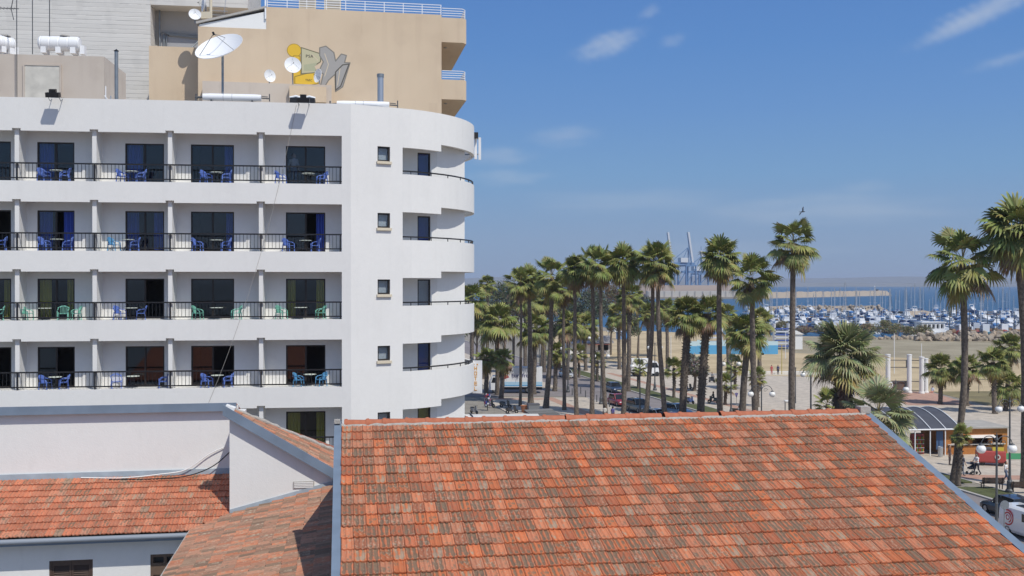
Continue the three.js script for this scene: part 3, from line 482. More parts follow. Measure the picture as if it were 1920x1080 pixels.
function chimney(px, z, py, r, label, cap) { const g = thing('roof_flue', label, 'flue', roofAt(px, z)), h = atRoof(px, py, z) - 23.42; mesh('pipe', mb().rod(V3(0, 0, 0), V3(0, h, 0), r, 12), cap ? galv : steel, g); if (cap) mesh('cap', mb().lathe([[r * 0.8, h], [r * 1.5, h + 0.02], [0.001, h + 0.12]], 0, 0, 0, 10), black, g); else mesh('collar', mb().lathe([[r * 1.02, h - 0.15], [r * 1.15, h - 0.14], [r * 1.15, h + 0.02], [r * 0.7, h + 0.025], [r * 0.7, h - 0.2], [0.001, h - 0.2]], 0, 0, 0, 10), galv, g); return g; }
chimney(219, -4, 97, 0.085, 'thin grey flue pipe with a black cap by the stair room', true);
chimney(713.5, -4.2, 140, 0.15, 'bright metal flue pipe standing against the beige wall', false);
function waterTank(px, py, z, label, L, rotp) {
  const y = atRoof(px, py, z), base = hotel.localToWorld(V3(hx(px, z), y, z)), g = thing('water_tank', label, 'water tank', base, HA + rotp, 'white plastic roof water tanks'); const R = 0.36;
  const prof = [[0.001, 0], [R * 0.82, 0.03], [R, 0.12]]; for (let k = 0; k <= 4; k++) { const s = 0.12 + (L - 0.24) * k / 4; prof.push([R, s], [R * 0.96, s + 0.03], [R * 0.96, s + 0.05], [R, s + 0.08]); } prof.push([R, L - 0.1], [R * 0.82, L - 0.02], [0.001, L]);
  const b = mb(); b.at(new THREE.Matrix4().makeRotationZ(-Math.PI / 2).setPosition(-L / 2, 0.5, 0)); b.lathe(prof.filter(([, s]) => s <= L), 0, 0, 0, 18); mesh('tank', b, whitePaint, g);
  for (const q of [-0.35, 0, 0.35]) mesh('cradle', mb().box(q * L - 0.12, 0, -0.3, q * L + 0.12, 0.3, 0.3), whitePaint, g);
  mesh('lid', mb().lathe([[0.24, 0], [0.25, 0.05], [0.2, 0.09], [0.001, 0.1]], 0.25, 0.84, 0, 12), greyPlain, g); mesh('end_support', mb().box(L / 2 + 0.01, 0, -0.18, L / 2 + 0.22, 0.42, 0.18), whitePaint, g);
}
waterTank(113, 102, -6.2, 'white ribbed plastic water tank lying on the stair room roof', 1.95, 0);
waterTank(2, 100, -6.4, 'white water tank cut by the picture edge on the stair room', 1.2, 0.9);
{ // cylindrical solar water heaters lying behind the parapet
  const cyl = (px0, px1, py, z, r, label, grp) => { const y = atRoof(px0, py, z), A = V3(hx(px0, z), y, z), B = V3(hx(px1, z), y, z), g = thing('solar_water_cylinder', label, 'water heater', hotel.localToWorld(A.clone().setY(23.42)), HA, grp), L = B.x - A.x, h = y - 23.42; const pts = []; for (let k = 0; k <= 8; k++) pts.push(V3(L * k / 8, h, 0)); mesh('cylinder', mb().tube(pts, (t) => r * (t < 0.02 || t > 0.98 ? 0.9 : 1), 14), whitePaint, g);
    const c = mb(); c.tube([V3(-0.35, h - 0.05, 0), V3(-0.02, h, 0)], 0.05, 6).rod(V3(-0.3, h - 0.2, 0.05), V3(-0.3, h + 0.12, 0.05), 0.03).rod(V3(L + 0.02, h, 0), V3(L + 0.4, h - 0.02, 0), 0.03).rod(V3(L + 0.02, h + 0.08, 0), V3(L + 0.3, h + 0.06, 0), 0.02).rod(V3(L + 0.38, h - 0.15, 0), V3(L + 0.38, h + 0.2, 0), 0.025); mesh('pipe_fitting', c, ironGrey, g);
    for (const t of [0.15, 0.85]) mesh('stand', mb().box(L * t - 0.03, 0, -0.15, L * t + 0.03, h - r * 0.8, 0.15), ironGrey, g); for (const t of [0.35, 0.5]) mesh('band', mb().tube([V3(L * t, h, 0), V3(L * t + 0.02, h, 0)], r * 1.02, 14), steel, g); };
  cyl(381, 490, 182, -2.4, 0.17, 'white solar water cylinder below the large satellite dish'); cyl(632, 730, 195, -0.9, 0.15, 'white solar water cylinder near the bright flue pipe');
  const d = thing('roof_hatch_pair', 'pair of dark roof vents with white hoods behind the parapet floodlight', 'vent', roofAt(568, -1.5), HA), y = atRoof(568, 185, -1.5) - 23.42; for (const s of [-1, 1]) { mesh('vent_box', mb().box(s * 0.3 - 0.27, 0, -0.3, s * 0.3 + 0.25, y, 0.2), black, d); mesh('hood', mb().tube([V3(s * 0.3 - 0.28, y + 0.02, 0), V3(s * 0.3, y + 0.09, 0), V3(s * 0.3 + 0.26, y + 0.02, 0)], 0.06, 6), whitePaint, d); }
}
function dish(px, py, d, rw, tilt, yaw, label, poleTo, roll = 0) {
  const c = P(px, py, d), g = thing('satellite_dish', label, 'satellite dish', c.clone()); const b = mb(), m = new THREE.Matrix4().makeRotationFromEuler(new THREE.Euler(tilt, yaw, roll, 'YXZ')); b.at(m);
  const prof = []; for (let k = 0; k <= 8; k++) { const r = rw * k / 8; prof.push([Math.max(r, 0.001), r * r / rw * 0.3]); } for (let k = 8; k >= 0; k--) { const r = rw * k / 8; prof.push([Math.max(r, 0.001), r * r / rw * 0.3 - 0.02]); } b.lathe(prof, 0, 0, 0, 26); mesh('reflector', b, whitePaint, g);
  const s = mb(); s.at(m); for (let k = 0; k < 3; k++) { const f = k * 2.0944 + 0.5; s.rod(V3(rw * 0.85 * Math.cos(f), rw * 0.23, rw * 0.85 * Math.sin(f)), V3(0, rw * 0.85, 0), rw * 0.012, 4); } mesh('feed_strut', s, ironGrey, g); const h = mb(); h.at(m); h.rod(V3(0, rw * 0.8, 0), V3(0, rw * 0.92, 0), rw * 0.05, 6); mesh('feed_horn', h, black, g);
  const yb = EYE - (poleTo - HOR) / FOC * d - c.y; mesh('pole', mb().rod(V3(0, yb, -rw * 0.15), V3(0, -rw * 0.1, -rw * 0.15), Math.max(0.035, rw * 0.05), 8), galv, g);
}
dish(416, 99, 50.5, 1.22, 0.72, -0.1, 'large white satellite dish on a pole over the hotel roof', 186, 0.13);
dish(549, 124, 57, 0.47, 1.35, 0.35, 'round white satellite dish in front of the yellow graffiti', 158);
dish(505, 143, 58, 0.36, 1.5, 0.75, 'small narrow satellite dish on the beige ledge', 156);
dish(599, 143, 58, 0.4, 1.45, -0.85, 'grey white satellite dish turned sideways beside grey graffiti', 158);
dish(366, 29, 60, 0.36, 1.25, 0.4, 'small white dish at the corner of the service shaft', 44);
dish(386, 8, 61, 0.5, 1.5, -1.1, 'edge-on satellite dish beside the yellow mast', 30);
{ const g = thing('roof_mast', 'short cream antenna mast at the sloping stair wall', 'mast', P(396, 44, 60.6)); mesh('pole', mb().rod(V3(0, 0, 0), V3(0, 3.4, 0), 0.09, 8), cream, g); mesh('equipment_box', mb().cbox(-0.25, 0.45, 0, 0.6, 0.4, 0.3), cream, g); const q = mb(); for (let k = 0; k < 3; k++) q.rod(V3(0.1, 0.5 + k * 0.25, 0), V3(1, 0.45 + k * 0.25, 0), 0.02, 4); q.rod(V3(0.75, 0.2, 0), V3(0.95, 1.9, 0), 0.015, 4); mesh('crossbar', q, steel, g); }
function antenna(px, z, pyb, pyt, label, elems) {
  const y0 = atRoof(px, pyb, z), y1 = atRoof(px, pyt, z), g = thing('antenna_pole', label, 'antenna', hotel.localToWorld(V3(hx(px, z), y0, z)), HA), h = y1 - y0; mesh('pole', mb().rod(V3(0, 0, 0), V3(0, h, 0), 0.022, 6), ironGrey, g);
  if (elems) { const e = mb(); e.rod(V3(-1.3, elems, 0), V3(0.1, elems, 0), 0.018, 4); for (let k = 0; k < 9; k++) e.rod(V3(-1.25 + k * 0.15, elems, -0.3 + k * 0.012), V3(-1.25 + k * 0.15, elems, 0.3 - k * 0.012), 0.01, 4); e.rod(V3(-0.25, elems, 0), V3(-0.1, elems + 0.55, 0.1), 0.02, 4).rod(V3(-0.25, elems, 0), V3(-0.1, elems - 0.55, 0.1), 0.02, 4); mesh('aerial', e, ironGrey, g); }
}
antenna(32.5, -4.7, 182, -60, 'aerial pole with a television antenna near the picture edge', atRoof(32, 17, -4.7) - atRoof(32, 182, -4.7));
antenna(62, -5.6, 102, -60, 'thin bare antenna pole above the stair room'); antenna(94, -6, 68, -60, 'red and grey antenna whip behind the water tank');
{ // parapet floodlights on wire arms
  const flood = (px, pt, label) => { const g = thing('floodlight', label, 'floodlight', hotel.localToWorld(V3(hx(px), TOP + 0.001, -0.08)), HA); const L = 0.62, y = 0.0; mesh('lamp_head', mb().at(new THREE.Matrix4().makeRotationX(0.25).setPosition(0, y + 0.03, L)).box(-0.27, -0.1, -0.16, 0.27, 0.1, 0.16).box(-0.13, 0.101, -0.12, 0.13, 0.24, 0.1), black, g); const a = mb(); for (const s of [-0.22, 0.22]) a.tube([V3(s, 0, 0), V3(s, -0.18, L * 0.5), V3(s, y - 0.02, L)], 0.014, 4); a.box(-0.26, 0, -0.05, 0.26, 0.02, 0.05); mesh('arm', a, galv, g); };
  flood(108, 0, 'black floodlight on the parapet below the stair room'); flood(571, 0, 'black floodlight on the parapet below the roof vents');
  const q = hotel.localToWorld(V3(ARC[12][0] - 0.15, 23.25, ARC[12][1] + 0.1)), g = thing('mobile_antenna', 'white panel antennas with a black lamp on the rounded corner', 'antenna', q, 0);
  for (const [x, z, w] of [[0.2, 0.05, 0.13], [0.4, -0.2, 0.13], [-0.02, 0.3, 0.14]]) mesh('antenna_panel', mb().box(x, -0.85, z, x + w, 0.3, z + 0.09), whitePaint, g); mesh('lamp', mb().box(0.0, 0.2, 0.25, 0.4, 0.48, 0.5), black, g); mesh('bracket', mb().rod(V3(-0.3, 0.2, 0), V3(0.4, 0.2, 0.1), 0.03).rod(V3(-0.3, -0.6, 0), V3(0.4, -0.6, 0.1), 0.03), galv, g);
}
{ // sagging cable down the facade
  const A = hotel.localToWorld(V3(hx(556), TOP - 0.1, 0.02)), B = hotel.localToWorld(V3(hx(388), 10.6, 0.02)), pts = [], C = hotel.localToWorld(V3(hx(495), 16.5, 0.05)); for (let k = 0; k <= 20; k++) { const t = k / 20; pts.push(A.clone().multiplyScalar((1 - t) * (1 - t)).addScaledVector(C, 2 * t * (1 - t)).addScaledVector(B, t * t)); }
  solo('facade_cable', mb().tube(pts, 0.008, 4), greyPlain, 'thin cable hanging diagonally across the hotel facade', 'cable');
}

// ---------------------------------------------------------------- tiled roofs
const NV = 32;
function tileAtlas(dirt, seed, palette) {
  const w = 64, h = 96;
  return tex(w * 8, h * 4, (X, Y, i, j) => {
    const c = Math.floor(i / w), r = Math.floor(j / h), k = r * 8 + c, x = (i % w) / w, y = (j % h) / h;            // y: 0 upper end, 1 lower end
    const q = hash2(k, 1, seed), q2 = hash2(k, 2, seed), q3 = hash2(k, 3, seed), base = palette[Math.floor(q * palette.length) % palette.length], tone = 0.87 + q2 * 0.2;
    const n = fbm(x * 4 + k * 7.3, y * 4 + k * 3.1, 4096, 4, seed), streak = fbm(x * 16 + k * 9, y * 2.2 + k, 4096, 3, seed + 4);
    let col = base.map((v) => v * tone * (0.9 + n * 0.2) * (0.94 + streak * 0.12));
    const pan = Math.max(Math.exp(-Math.pow((x - 0.29) / 0.13, 2)), Math.exp(-Math.pow((x - 0.71) / 0.13, 2)));
    const amt = dirt * (0.12 + 1.3 * Math.pow(q3, 1.4)) * (0.2 + 0.8 * pan);                                                     // lichen grows in the pans
    const lich = sstep(0.5, 0.8, n * 0.72 + streak * 0.2 + amt * 0.42 - (y > 0.93 ? 0.15 : 0));
    const lc = hash2(k, 5, seed) > 0.85 ? [0.54, 0.49, 0.42] : [0.4, 0.345, 0.28];
    col = col.map((v, m) => mix(v, lc[m] * (0.8 + n * 0.45), lich * 0.85));
    const pale = sstep(0.7, 0.8, fbm(x * 9 + k * 5, y * 9 + 11, 4096, 3, seed + 8) + (hash2(k, 6, seed) > 0.8 ? 0.12 : 0));
    return col.map((v, m) => mix(v, [0.72, 0.66, 0.58][m], pale * 0.45));
  }, 'raw');
}
const ORANGE = [[0.76, 0.45, 0.305], [0.74, 0.43, 0.295], [0.76, 0.475, 0.335], [0.7, 0.44, 0.32], [0.78, 0.445, 0.28], [0.72, 0.475, 0.355]];
const PINKISH = [[0.75, 0.47, 0.355], [0.73, 0.45, 0.335], [0.69, 0.49, 0.395], [0.62, 0.5, 0.415], [0.76, 0.5, 0.385], [0.74, 0.45, 0.33]];
const MUTED = [[0.68, 0.46, 0.36], [0.61, 0.475, 0.395], [0.55, 0.45, 0.375], [0.71, 0.46, 0.345], [0.66, 0.49, 0.4], [0.7, 0.48, 0.375]];
const tileMain = M([1, 1, 1], 0.9, { map: tileAtlas(0.86, 17, ORANGE), bumpMap: tBump, bumpScale: 0.002 }), tileLow = M([1, 1, 1], 0.9, { map: tileAtlas(0.45, 43, PINKISH) }), tileFlat = M([1, 1, 1], 0.9, { map: tileAtlas(0.3, 77, MUTED) });
function tileGeos(w, e) {                                   // interlocking clay tile: two pans, a centre rib and a side roll
  const prof = [[0, 0.012], [0.07, 0.026], [0.14, 0.014], [0.22, 0.002], [0.36, 0.002], [0.44, 0.012], [0.5, 0.017], [0.56, 0.012], [0.64, 0.002], [0.8, 0.002], [0.9, 0.012], [1.0, 0.01]], out = [];
  for (let k = 0; k < NV; k++) {
    const b = mb(), u0 = (k % 8) / 8, v0 = Math.floor(k / 8) / 4, U = (x, y) => [u0 + (0.01 + x * 0.98) / 8, v0 + (0.01 + y * 0.98) / 4], z0 = -0.05, z1 = e + 0.012, lift = 0.042, pt = (x, h, z) => V3(x * w * 0.985, h + (z - z0) / (z1 - z0) * lift, z);
    for (let i = 0; i + 1 < prof.length; i++) {
      const [xa, ha] = prof[i], [xb, hb] = prof[i + 1];
      b.quad(pt(xa, ha, z1), pt(xb, hb, z1), pt(xb, hb, z0), pt(xa, ha, z0), [U(xa, 1), U(xb, 1), U(xb, 0), U(xa, 0)]);
      b.quad(pt(xa, ha - 0.03, z1), pt(xb, hb - 0.03, z1), pt(xb, hb, z1), pt(xa, ha, z1), [U(xa, 1), U(xb, 1), U(xb, 0.98), U(xa, 0.98)]);
    }
    for (const [x, h] of [prof[0], prof[prof.length - 1]]) b.quad(pt(x, h - 0.03, z0), pt(x, h - 0.03, z1), pt(x, h, z1), pt(x, h, z0), [U(x, 0), U(x, 1), U(x, 1), U(x, 0)]);
    out.push(b.geo());
  }
  return out;
}
function layTiles(parent, { O, U, N, S, cols, rows, w, e, mask, mat, max = 300, jit = 1 }) {
  const geos = tileGeos(w, e), list = []; parent.updateMatrixWorld(true);
  for (let r = 0; r < rows; r++) {
    const off = (hash2(r, 8, 3) - 0.5) * 0.02;
    for (let c = 0; c < cols; c++) {
      const p = O.clone().addScaledVector(U, c * w + off).addScaledVector(S, r * e), mid = p.clone().addScaledVector(U, w / 2).addScaledVector(S, e / 2); if (mask && !mask(mid)) continue;
      p.addScaledVector(S, rr(-0.01, 0.012) * jit).addScaledVector(N, rr(0, 0.006) * jit);
      const m = new THREE.Matrix4().makeBasis(U, N, S).multiply(new THREE.Matrix4().makeRotationFromEuler(new THREE.Euler(rr(-0.008, 0.012) * jit, rr(-0.012, 0.012) * jit, rr(-0.012, 0.012) * jit))).setPosition(p);
      list.push({ m, k: Math.floor(rnd() * NV), d: parent.localToWorld(mid).distanceTo(camera.position) });
    }
  }
  list.sort((a, b) => a.d - b.d);
  list.slice(0, max).forEach(({ m, k }) => { const o = mesh('roof_tile', geos[k], mat, parent); m.decompose(o.position, o.quaternion, o.scale); });
  const rest = list.slice(max); if (rest.length) {
    const g = mb(); for (const { m, k } of rest) { const q = geos[k].attributes, n = new THREE.Matrix3().getNormalMatrix(m), v = V3(); for (let i = 0; i < q.position.count; i++) { v.fromBufferAttribute(q.position, i).applyMatrix4(m); g.p.push(v.x, v.y, v.z); v.fromBufferAttribute(q.normal, i).applyMatrix3(n); g.n.push(v.x, v.y, v.z); g.u.push(q.uv.getX(i), q.uv.getY(i)); g.c.push(1, 1, 1); } }
    const o = mesh('upper_roof_tiles', g, mat, parent); o.userData.kind = 'stuff';
  }
}
const RA = 9.4 * Math.PI / 180, sideways = new THREE.Matrix4().makeRotationY(Math.PI / 2);   // profile x -> local -z, extruded along local x
const mortar = M([0.6, 0.56, 0.5], 0.95, { bumpMap: rep(tBump, 0.3), bumpScale: 0.02, map: rep(tGrain, 0.6) }), ridgeClay = M([0.5, 0.165, 0.085], 0.85, { map: rep(tGrain, 0.7) }), deck = M([0.05, 0.035, 0.025], 0.95);
{ // the large gabled roof in front
  const R = P(640, 797, 22.3), h = R.y, g = thing('tiled_house', 'house with a broad weathered orange clay tile roof in front', 'house', R.clone().setY(0), RA), L = 12.32, sl = Math.atan(0.32), cs = Math.cos(sl), sn = Math.sin(sl), w = L / 56, e = 0.385, rows = 19;
  const run = rows * e * cs;
  mesh('wall', mb().at(sideways.clone().setPosition(0.12, 0, 0)).extr([[-run + 0.5, 0], [6.5, 0], [6.5, h - 0.3 - 6.5 * 0.32], [0, h - 0.22], [-run + 0.5, h - 0.22 - (run - 0.5) * 0.32]], 0, L - 0.24), whiteHouse, g);
  mesh('roof_deck', mb().at(sideways).extr([[0, h - 0.03], [-run, h - 0.03 - run * 0.32], [-run, h - 0.15 - run * 0.32], [0, h - 0.15]], 0, L), deck, g);
  mesh('rear_slope', mb().at(sideways).extr([[0, h - 0.01], [7, h - 0.01 - 7 * 0.32], [7, h - 0.1 - 7 * 0.32], [0, h - 0.14]], 0, L), ridgeClay, g);
  layTiles(g, { O: V3(0, h, 0.06), U: V3(1, 0, 0), N: V3(0, cs, sn), S: V3(0, -sn, cs), cols: 56, rows, w, e, mat: tileMain });
  // ridge: round clay caps bedded in pale mortar
  const nR = 27, rl = L / nR, bed = mb(), bp = []; for (let k = 0; k <= 80; k++) bp.push(V3(L * k / 80, h - 0.02 + (hash2(k, 1, 4) - 0.5) * 0.02, 0.13 + (hash2(k, 2, 4) - 0.5) * 0.035)); bed.tube(bp, (t) => 0.042 + 0.02 * hash2(Math.round(t * 80), 3, 4), 7); mesh('ridge_mortar', bed, mortar, g);
  for (let k = 0; k < nR; k++) { const b = mb(), m = 10, x0 = 0, x1 = rl + 0.05, pt = (x, i, r) => { const f = Math.PI * (i / m), q = V3(0, Math.sin(f), Math.cos(f)); return [V3(x, h - 0.01 + q.y * r * 1.05, q.z * r * 1.15), q]; }, rad = [[x0, 0.12], [x0 + 0.03, 0.138], [x0 + 0.075, 0.138], [x0 + 0.08, 0.122], [x1, 0.11]];
    for (let j = 0; j + 1 < rad.length; j++) for (let i = 0; i < m; i++) { const [a, b1, c, d] = [pt(rad[j][0], i, rad[j][1]), pt(rad[j][0], i + 1, rad[j][1]), pt(rad[j + 1][0], i + 1, rad[j + 1][1]), pt(rad[j + 1][0], i, rad[j + 1][1])]; for (const [p, n] of [a, c, b1, a, d, c]) b.v(p, n, [p.x, p.z]); }
    const o = mesh('ridge_tile', b, ridgeClay, g); o.position.set(k * rl, rr(-0.004, 0.004), rr(-0.008, 0.008)); o.rotation.y = rr(-0.015, 0.015); o.rotation.z = rr(-0.006, 0.006); }
  // blue verge boards
  const vb = (x0, x1) => mb().at(sideways).extr([[0.12, h + 0.07], [-run, h + 0.07 - run * 0.32], [-run, h - 0.22 - run * 0.32], [0.12, h - 0.22]], x0, x1);
  mesh('verge_board', vb(-0.155, -0.004), blueTrim, g); mesh('verge_board', vb(L + 0.004, L + 0.2), blueTrim, g);
  mesh('ridge_cap', mb().cbox(L + 0.02, h + 0.09, 0.02, 0.26, 0.16, 0.26), mortar, g); mesh('ridge_cap', mb().cbox(-0.09, h + 0.08, 0.0, 0.13, 0.08, 0.2), mortar, g);
}
{ // the lower white house at the left with three small roofs
  const A = P(430, HOR, 28).setY(0), g = thing('white_house', 'white house with blue eaves and three small orange tile roofs', 'house', A, RA);
  const hA = 12.52, rk = 0.615;
  // gable wall of the wing
  mesh('gable_wall', mb().extr([[0, 0], [4.3, 0], [4.3, hA - 4.3 * rk - 0.12], [0, hA - 0.12]], -0.25, 0), whiteHouse, g);
  mesh('wing_side_wall', mb().box(0, 0, -2.2, 0.25, hA - 0.27, -0.251), whiteHouse, g);
  const sl = Math.atan(rk), cs = Math.cos(sl), sn = Math.sin(sl), rb = (x) => hA - rk * x;
  mesh('rake_board', mb().extr([[-0.16, rb(-0.16) + 0.05], [4.4, rb(4.4) + 0.05], [4.4, rb(4.4) - 0.24], [-0.16, rb(-0.16) - 0.24]], 0.16, 0.22), blueTrim, g);
  mesh('rake_soffit', mb().extr([[-0.16, rb(-0.16) - 0.08], [4.4, rb(4.4) - 0.08], [4.4, rb(4.4) - 0.14], [-0.16, rb(-0.16) - 0.14]], 0.002, 0.159), whiteHouse, g);
  mesh('roof_deck', mb().tri(V3(-0.05, hA - 0.04, 0.14), V3(4.4, rb(4.4) - 0.04, 0.14), V3(4.4, rb(4.4) - 0.04, -4.6)), deck, g);
  layTiles(g, { O: V3(0, hA, 0.155), U: V3(0, 0, -1), N: V3(sn, cs, 0), S: V3(cs, -sn, 0), cols: 21, rows: 14, w: 0.22, e: 0.35, mask: (p) => -p.z < p.x + 0.06 && p.x < 4.4, mat: tileFlat });
  const hip = []; for (let k = 0; k <= 40; k++) { const x = k / 40 * 4.3; hip.push(V3(x, rb(x) + 0.035 + (hash2(k, 4, 2) - 0.5) * 0.045, -x - 0.04 + (hash2(k, 6, 2) - 0.5) * 0.05)); } mesh('hip_mortar', mb().tube(hip, (t) => 0.05 + 0.03 * hash2(Math.round(t * 40), 7, 2), 7), mortar, g);
  mesh('apex_cap', mb().at(new THREE.Matrix4().makeRotationZ(-0.35).setPosition(0.02, hA + 0.05, 0.02)).box(-0.12, -0.08, -0.18, 0.14, 0.04, 0.14), whiteMatt, g);
  mesh('rear_hip_slope', mb().quad(V3(0.1, hA - 0.05, -0.15), V3(4.4, rb(4.4) - 0.05, -4.65), V3(4.4, rb(4.4) - 0.3, -8), V3(0.1, rb(4.4) - 0.3, -8)), ridgeClay, g);
  const vt = new THREE.Group(); vt.name = 'wall_vent'; g.add(vt); const vx0 = 1.72, vx1 = 2.3, vy = 16 - (911 - HOR) / FOC * 28.2; mesh('frame', mb().box(vx0, vy - 0.1, 0.002, vx1, vy + 0.1, 0.02), greyPlain, vt); for (let k = 0; k < 4; k++) mesh('slat', mb().box(vx0 + 0.03, vy - 0.08 + k * 0.042, 0.021, vx1 - 0.03, vy - 0.052 + k * 0.042, 0.034), whiteMatt, vt);
  // high rear wall with its blue eave
  const zb = -2.2, yb = 10.3, yt = 12.36;
  mesh('upper_wall', mb().box(-9.5, 0, zb - 0.3, 0, yt, zb), whiteHouse, g);
  mesh('eave_board', mb().box(-9.5, yt - 0.14, zb + 0.14, -0.02, yt + 0.1, zb + 0.19), blueTrim, g);
  mesh('rear_roof', mb().at(sideways).extr([[-zb - 0.14, yt + 0.003], [-zb - 0.14, yt + 0.08], [-zb + 6, yt - 1.6], [-zb + 6, yt - 1.7], [-zb + 0.2, yt + 0.003]], -9.5, -0.02), ridgeClay, g);
  mesh('flashing', mb().box(-9.5, yb + 0.03, zb + 0.002, -0.002, yb + 0.2, zb + 0.035), M([0.42, 0.5, 0.56], 0.7, { map: rep(tRust, 1) }), g);
  // lean-to roof in front of the rear wall
  const s2 = Math.atan(0.33), c2 = Math.cos(s2), n2 = Math.sin(s2), rows = 9, e = 2.95 / c2 / rows, zE = zb + 2.95, yE = yb - 2.95 * 0.33;
  mesh('roof_deck', mb().at(sideways).extr([[-zb, yb - 0.03], [-zE, yE - 0.03], [-zE, yE - 0.12], [-zb, yb - 0.12]], -9.5, -0.9), deck, g);
  layTiles(g, { O: V3(-0.22 * 34, yb + 0.03, zb + 0.02), U: V3(1, 0, 0), N: V3(0, c2, n2), S: V3(0, -n2, c2), cols: 34, rows, w: 0.22, e, mask: (p) => p.x < 0 && (p.z < 0.1 || p.x < -p.z * 1.1), mat: tileLow });
  mesh('gutter', mb().tube([V3(-9.5, yE - 0.06, zE + 0.05), V3(-0.95, yE - 0.06, zE + 0.05)], 0.07, 8), M([0.25, 0.28, 0.32], 0.5), g); mesh('eave_fascia', mb().box(-9.5, yE - 0.2, zE - 0.06, -0.95, yE - 0.04, zE - 0.02), blueTrim, g);
  // wall under the eave with shutters
  const zw = 0.3, lx = (px) => { const r = (px - 960) / FOC, c = Math.cos(RA), s = Math.sin(RA), ox = A.x + s * zw, oz = A.z + c * zw; return (-r * oz - ox) / (c - r * s); }, w0 = lx(91), w1 = lx(173), q0 = lx(281), q1 = lx(380), yw = 8.6;
  mesh('lower_wall', mb().panel(-9.5, 0, -0.6, yE - 0.12, zw, zw - 0.25, [[w0, yw - 1.5, w1, yw], [q0, yw - 1.5, q1, yw + 0.06]]), whiteHouse, g);
  const brown = M([0.1, 0.062, 0.045], 0.65, { map: rep(tGrain, 0.5) }), sh = new THREE.Group(); sh.name = 'shuttered_window'; g.add(sh); mesh('frame', mb().box(w0, yw - 1.5, zw - 0.12, w0 + 0.06, yw, zw - 0.02).box(w1 - 0.06, yw - 1.5, zw - 0.12, w1, yw, zw - 0.02).box(w0 + 0.06, yw - 0.06, zw - 0.12, w1 - 0.06, yw, zw - 0.02), brown, sh);
  const wm = (w0 + w1) / 2; for (const [a, b] of [[w0 + 0.062, wm - 0.004], [wm + 0.004, w1 - 0.062]]) { const s = mb(); s.box(a, yw - 1.5, zw - 0.09, a + 0.05, yw - 0.062, zw - 0.04).box(b - 0.05, yw - 1.5, zw - 0.09, b, yw - 0.062, zw - 0.04).box(a + 0.05, yw - 0.15, zw - 0.09, b - 0.05, yw - 0.062, zw - 0.04); for (let k = 0; k < 24; k++) s.quad(V3(a + 0.05, yw - 0.2 - k * 0.055, zw - 0.05), V3(b - 0.05, yw - 0.2 - k * 0.055, zw - 0.05), V3(b - 0.05, yw - 0.155 - k * 0.055, zw - 0.085), V3(a + 0.05, yw - 0.155 - k * 0.055, zw - 0.085)); mesh('shutter', s, brown, sh); }
  mesh('shutter_backing', mb().box(w0 + 0.06, yw - 1.5, zw - 0.2, w1 - 0.06, yw - 0.06, zw - 0.16), black, sh);
  const wd = new THREE.Group(); wd.name = 'wooden_window'; g.add(wd); mesh('frame', mb().box(q0, yw - 1.5, zw - 0.14, q0 + 0.07, yw + 0.06, zw - 0.03).box(q0 + 0.07, yw - 0.02, zw - 0.14, q1, yw + 0.06, zw - 0.03).box(q0 + 0.07, yw - 0.5, zw - 0.14, q1, yw - 0.18, zw - 0.03).box(q0 + 0.34, yw - 0.18, zw - 0.14, q0 + 0.42, yw - 0.02, zw - 0.03), M([0.16, 0.105, 0.07], 0.7, { map: rep(tGrain, 0.5) }), wd); mesh('panel', mb().box(q0 + 0.07, yw - 1.5, zw - 0.13, q1, yw - 0.5, zw - 0.08), M([0.3, 0.2, 0.12], 0.8, { map: rep(tGrain, 0.5) }), wd); mesh('pane', mb().box(q0 + 0.07, yw - 0.18, zw - 0.15, q1, yw - 0.02, zw - 0.145), black, wd);
  // roof sloping down to the left under the gable
  const rt = 0.25, s3 = Math.atan(rt), c3 = Math.cos(s3), n3 = Math.sin(s3), xT = 4.6, y0 = 9.58, yT = y0 + xT * rt;
  mesh('roof_deck', mb().extr([[xT + 0.6, yT + 0.6 * rt - 0.03], [-0.9, y0 - 0.9 * rt - 0.03], [-0.9, y0 - 0.9 * rt - 0.13], [xT + 0.6, yT + 0.6 * rt - 0.13]], 0.02, 10.4), deck, g);
  layTiles(g, { O: V3(xT, yT + 0.02, 0.06), U: V3(0, 0, 1), N: V3(-n3, c3, 0), S: V3(-c3, -n3, 0), cols: 46, rows: 16, w: 0.22, e: 5.5 / c3 / 16, mask: (p) => p.x > -0.1 || p.z > -p.x * 0.5, mat: tileFlat });
  mesh('eave_wall', mb().box(-0.62, 0, 0.9, -0.4, 9.3, 8.2), whiteHouse, g); mesh('edge_trim', mb().box(-0.97, y0 - 0.9 * rt - 0.12, 0.62, -0.905, y0 - 0.9 * rt + 0.04, 10.4), greyPlain, g);
  mesh('base_flashing', mb().extr([[0, y0 + 0.02], [4.2, y0 + 4.2 * rt + 0.02], [4.2, y0 + 4.2 * rt + 0.16], [0, y0 + 0.16]], 0.002, 0.03), M([0.45, 0.52, 0.58], 0.7, { map: rep(tRust, 1) }), g);
  // cables along the wall foot
  const cab = (pts, label, m) => { const c = new THREE.CatmullRomCurve3(pts.map((p) => g.localToWorld(V3(...p)))); solo('wall_cable', mb().tube(c.getPoints(40), 0.017, 5), m, label, 'cable'); }; g.updateMatrixWorld(true);
  cab([[-4.4, 10.36, zb + 0.1], [-3.2, 10.33, zb + 0.16], [-2.2, 10.4, zb + 0.14], [-1.5, 10.5, zb + 0.12], [-0.8, 10.95, zb + 0.08], [-0.35, 11.15, zb + 0.05]], 'pale cable lifting off the roof to the white wall', whiteMatt); cab([[-3.6, 10.31, zb + 0.25], [-2.4, 10.3, zb + 0.3], [-1.4, 10.36, zb + 0.3], [-0.7, 10.6, zb + 0.2], [-0.1, 11.1, zb + 0.12]], 'black cable curving up beside the gable', black);
}

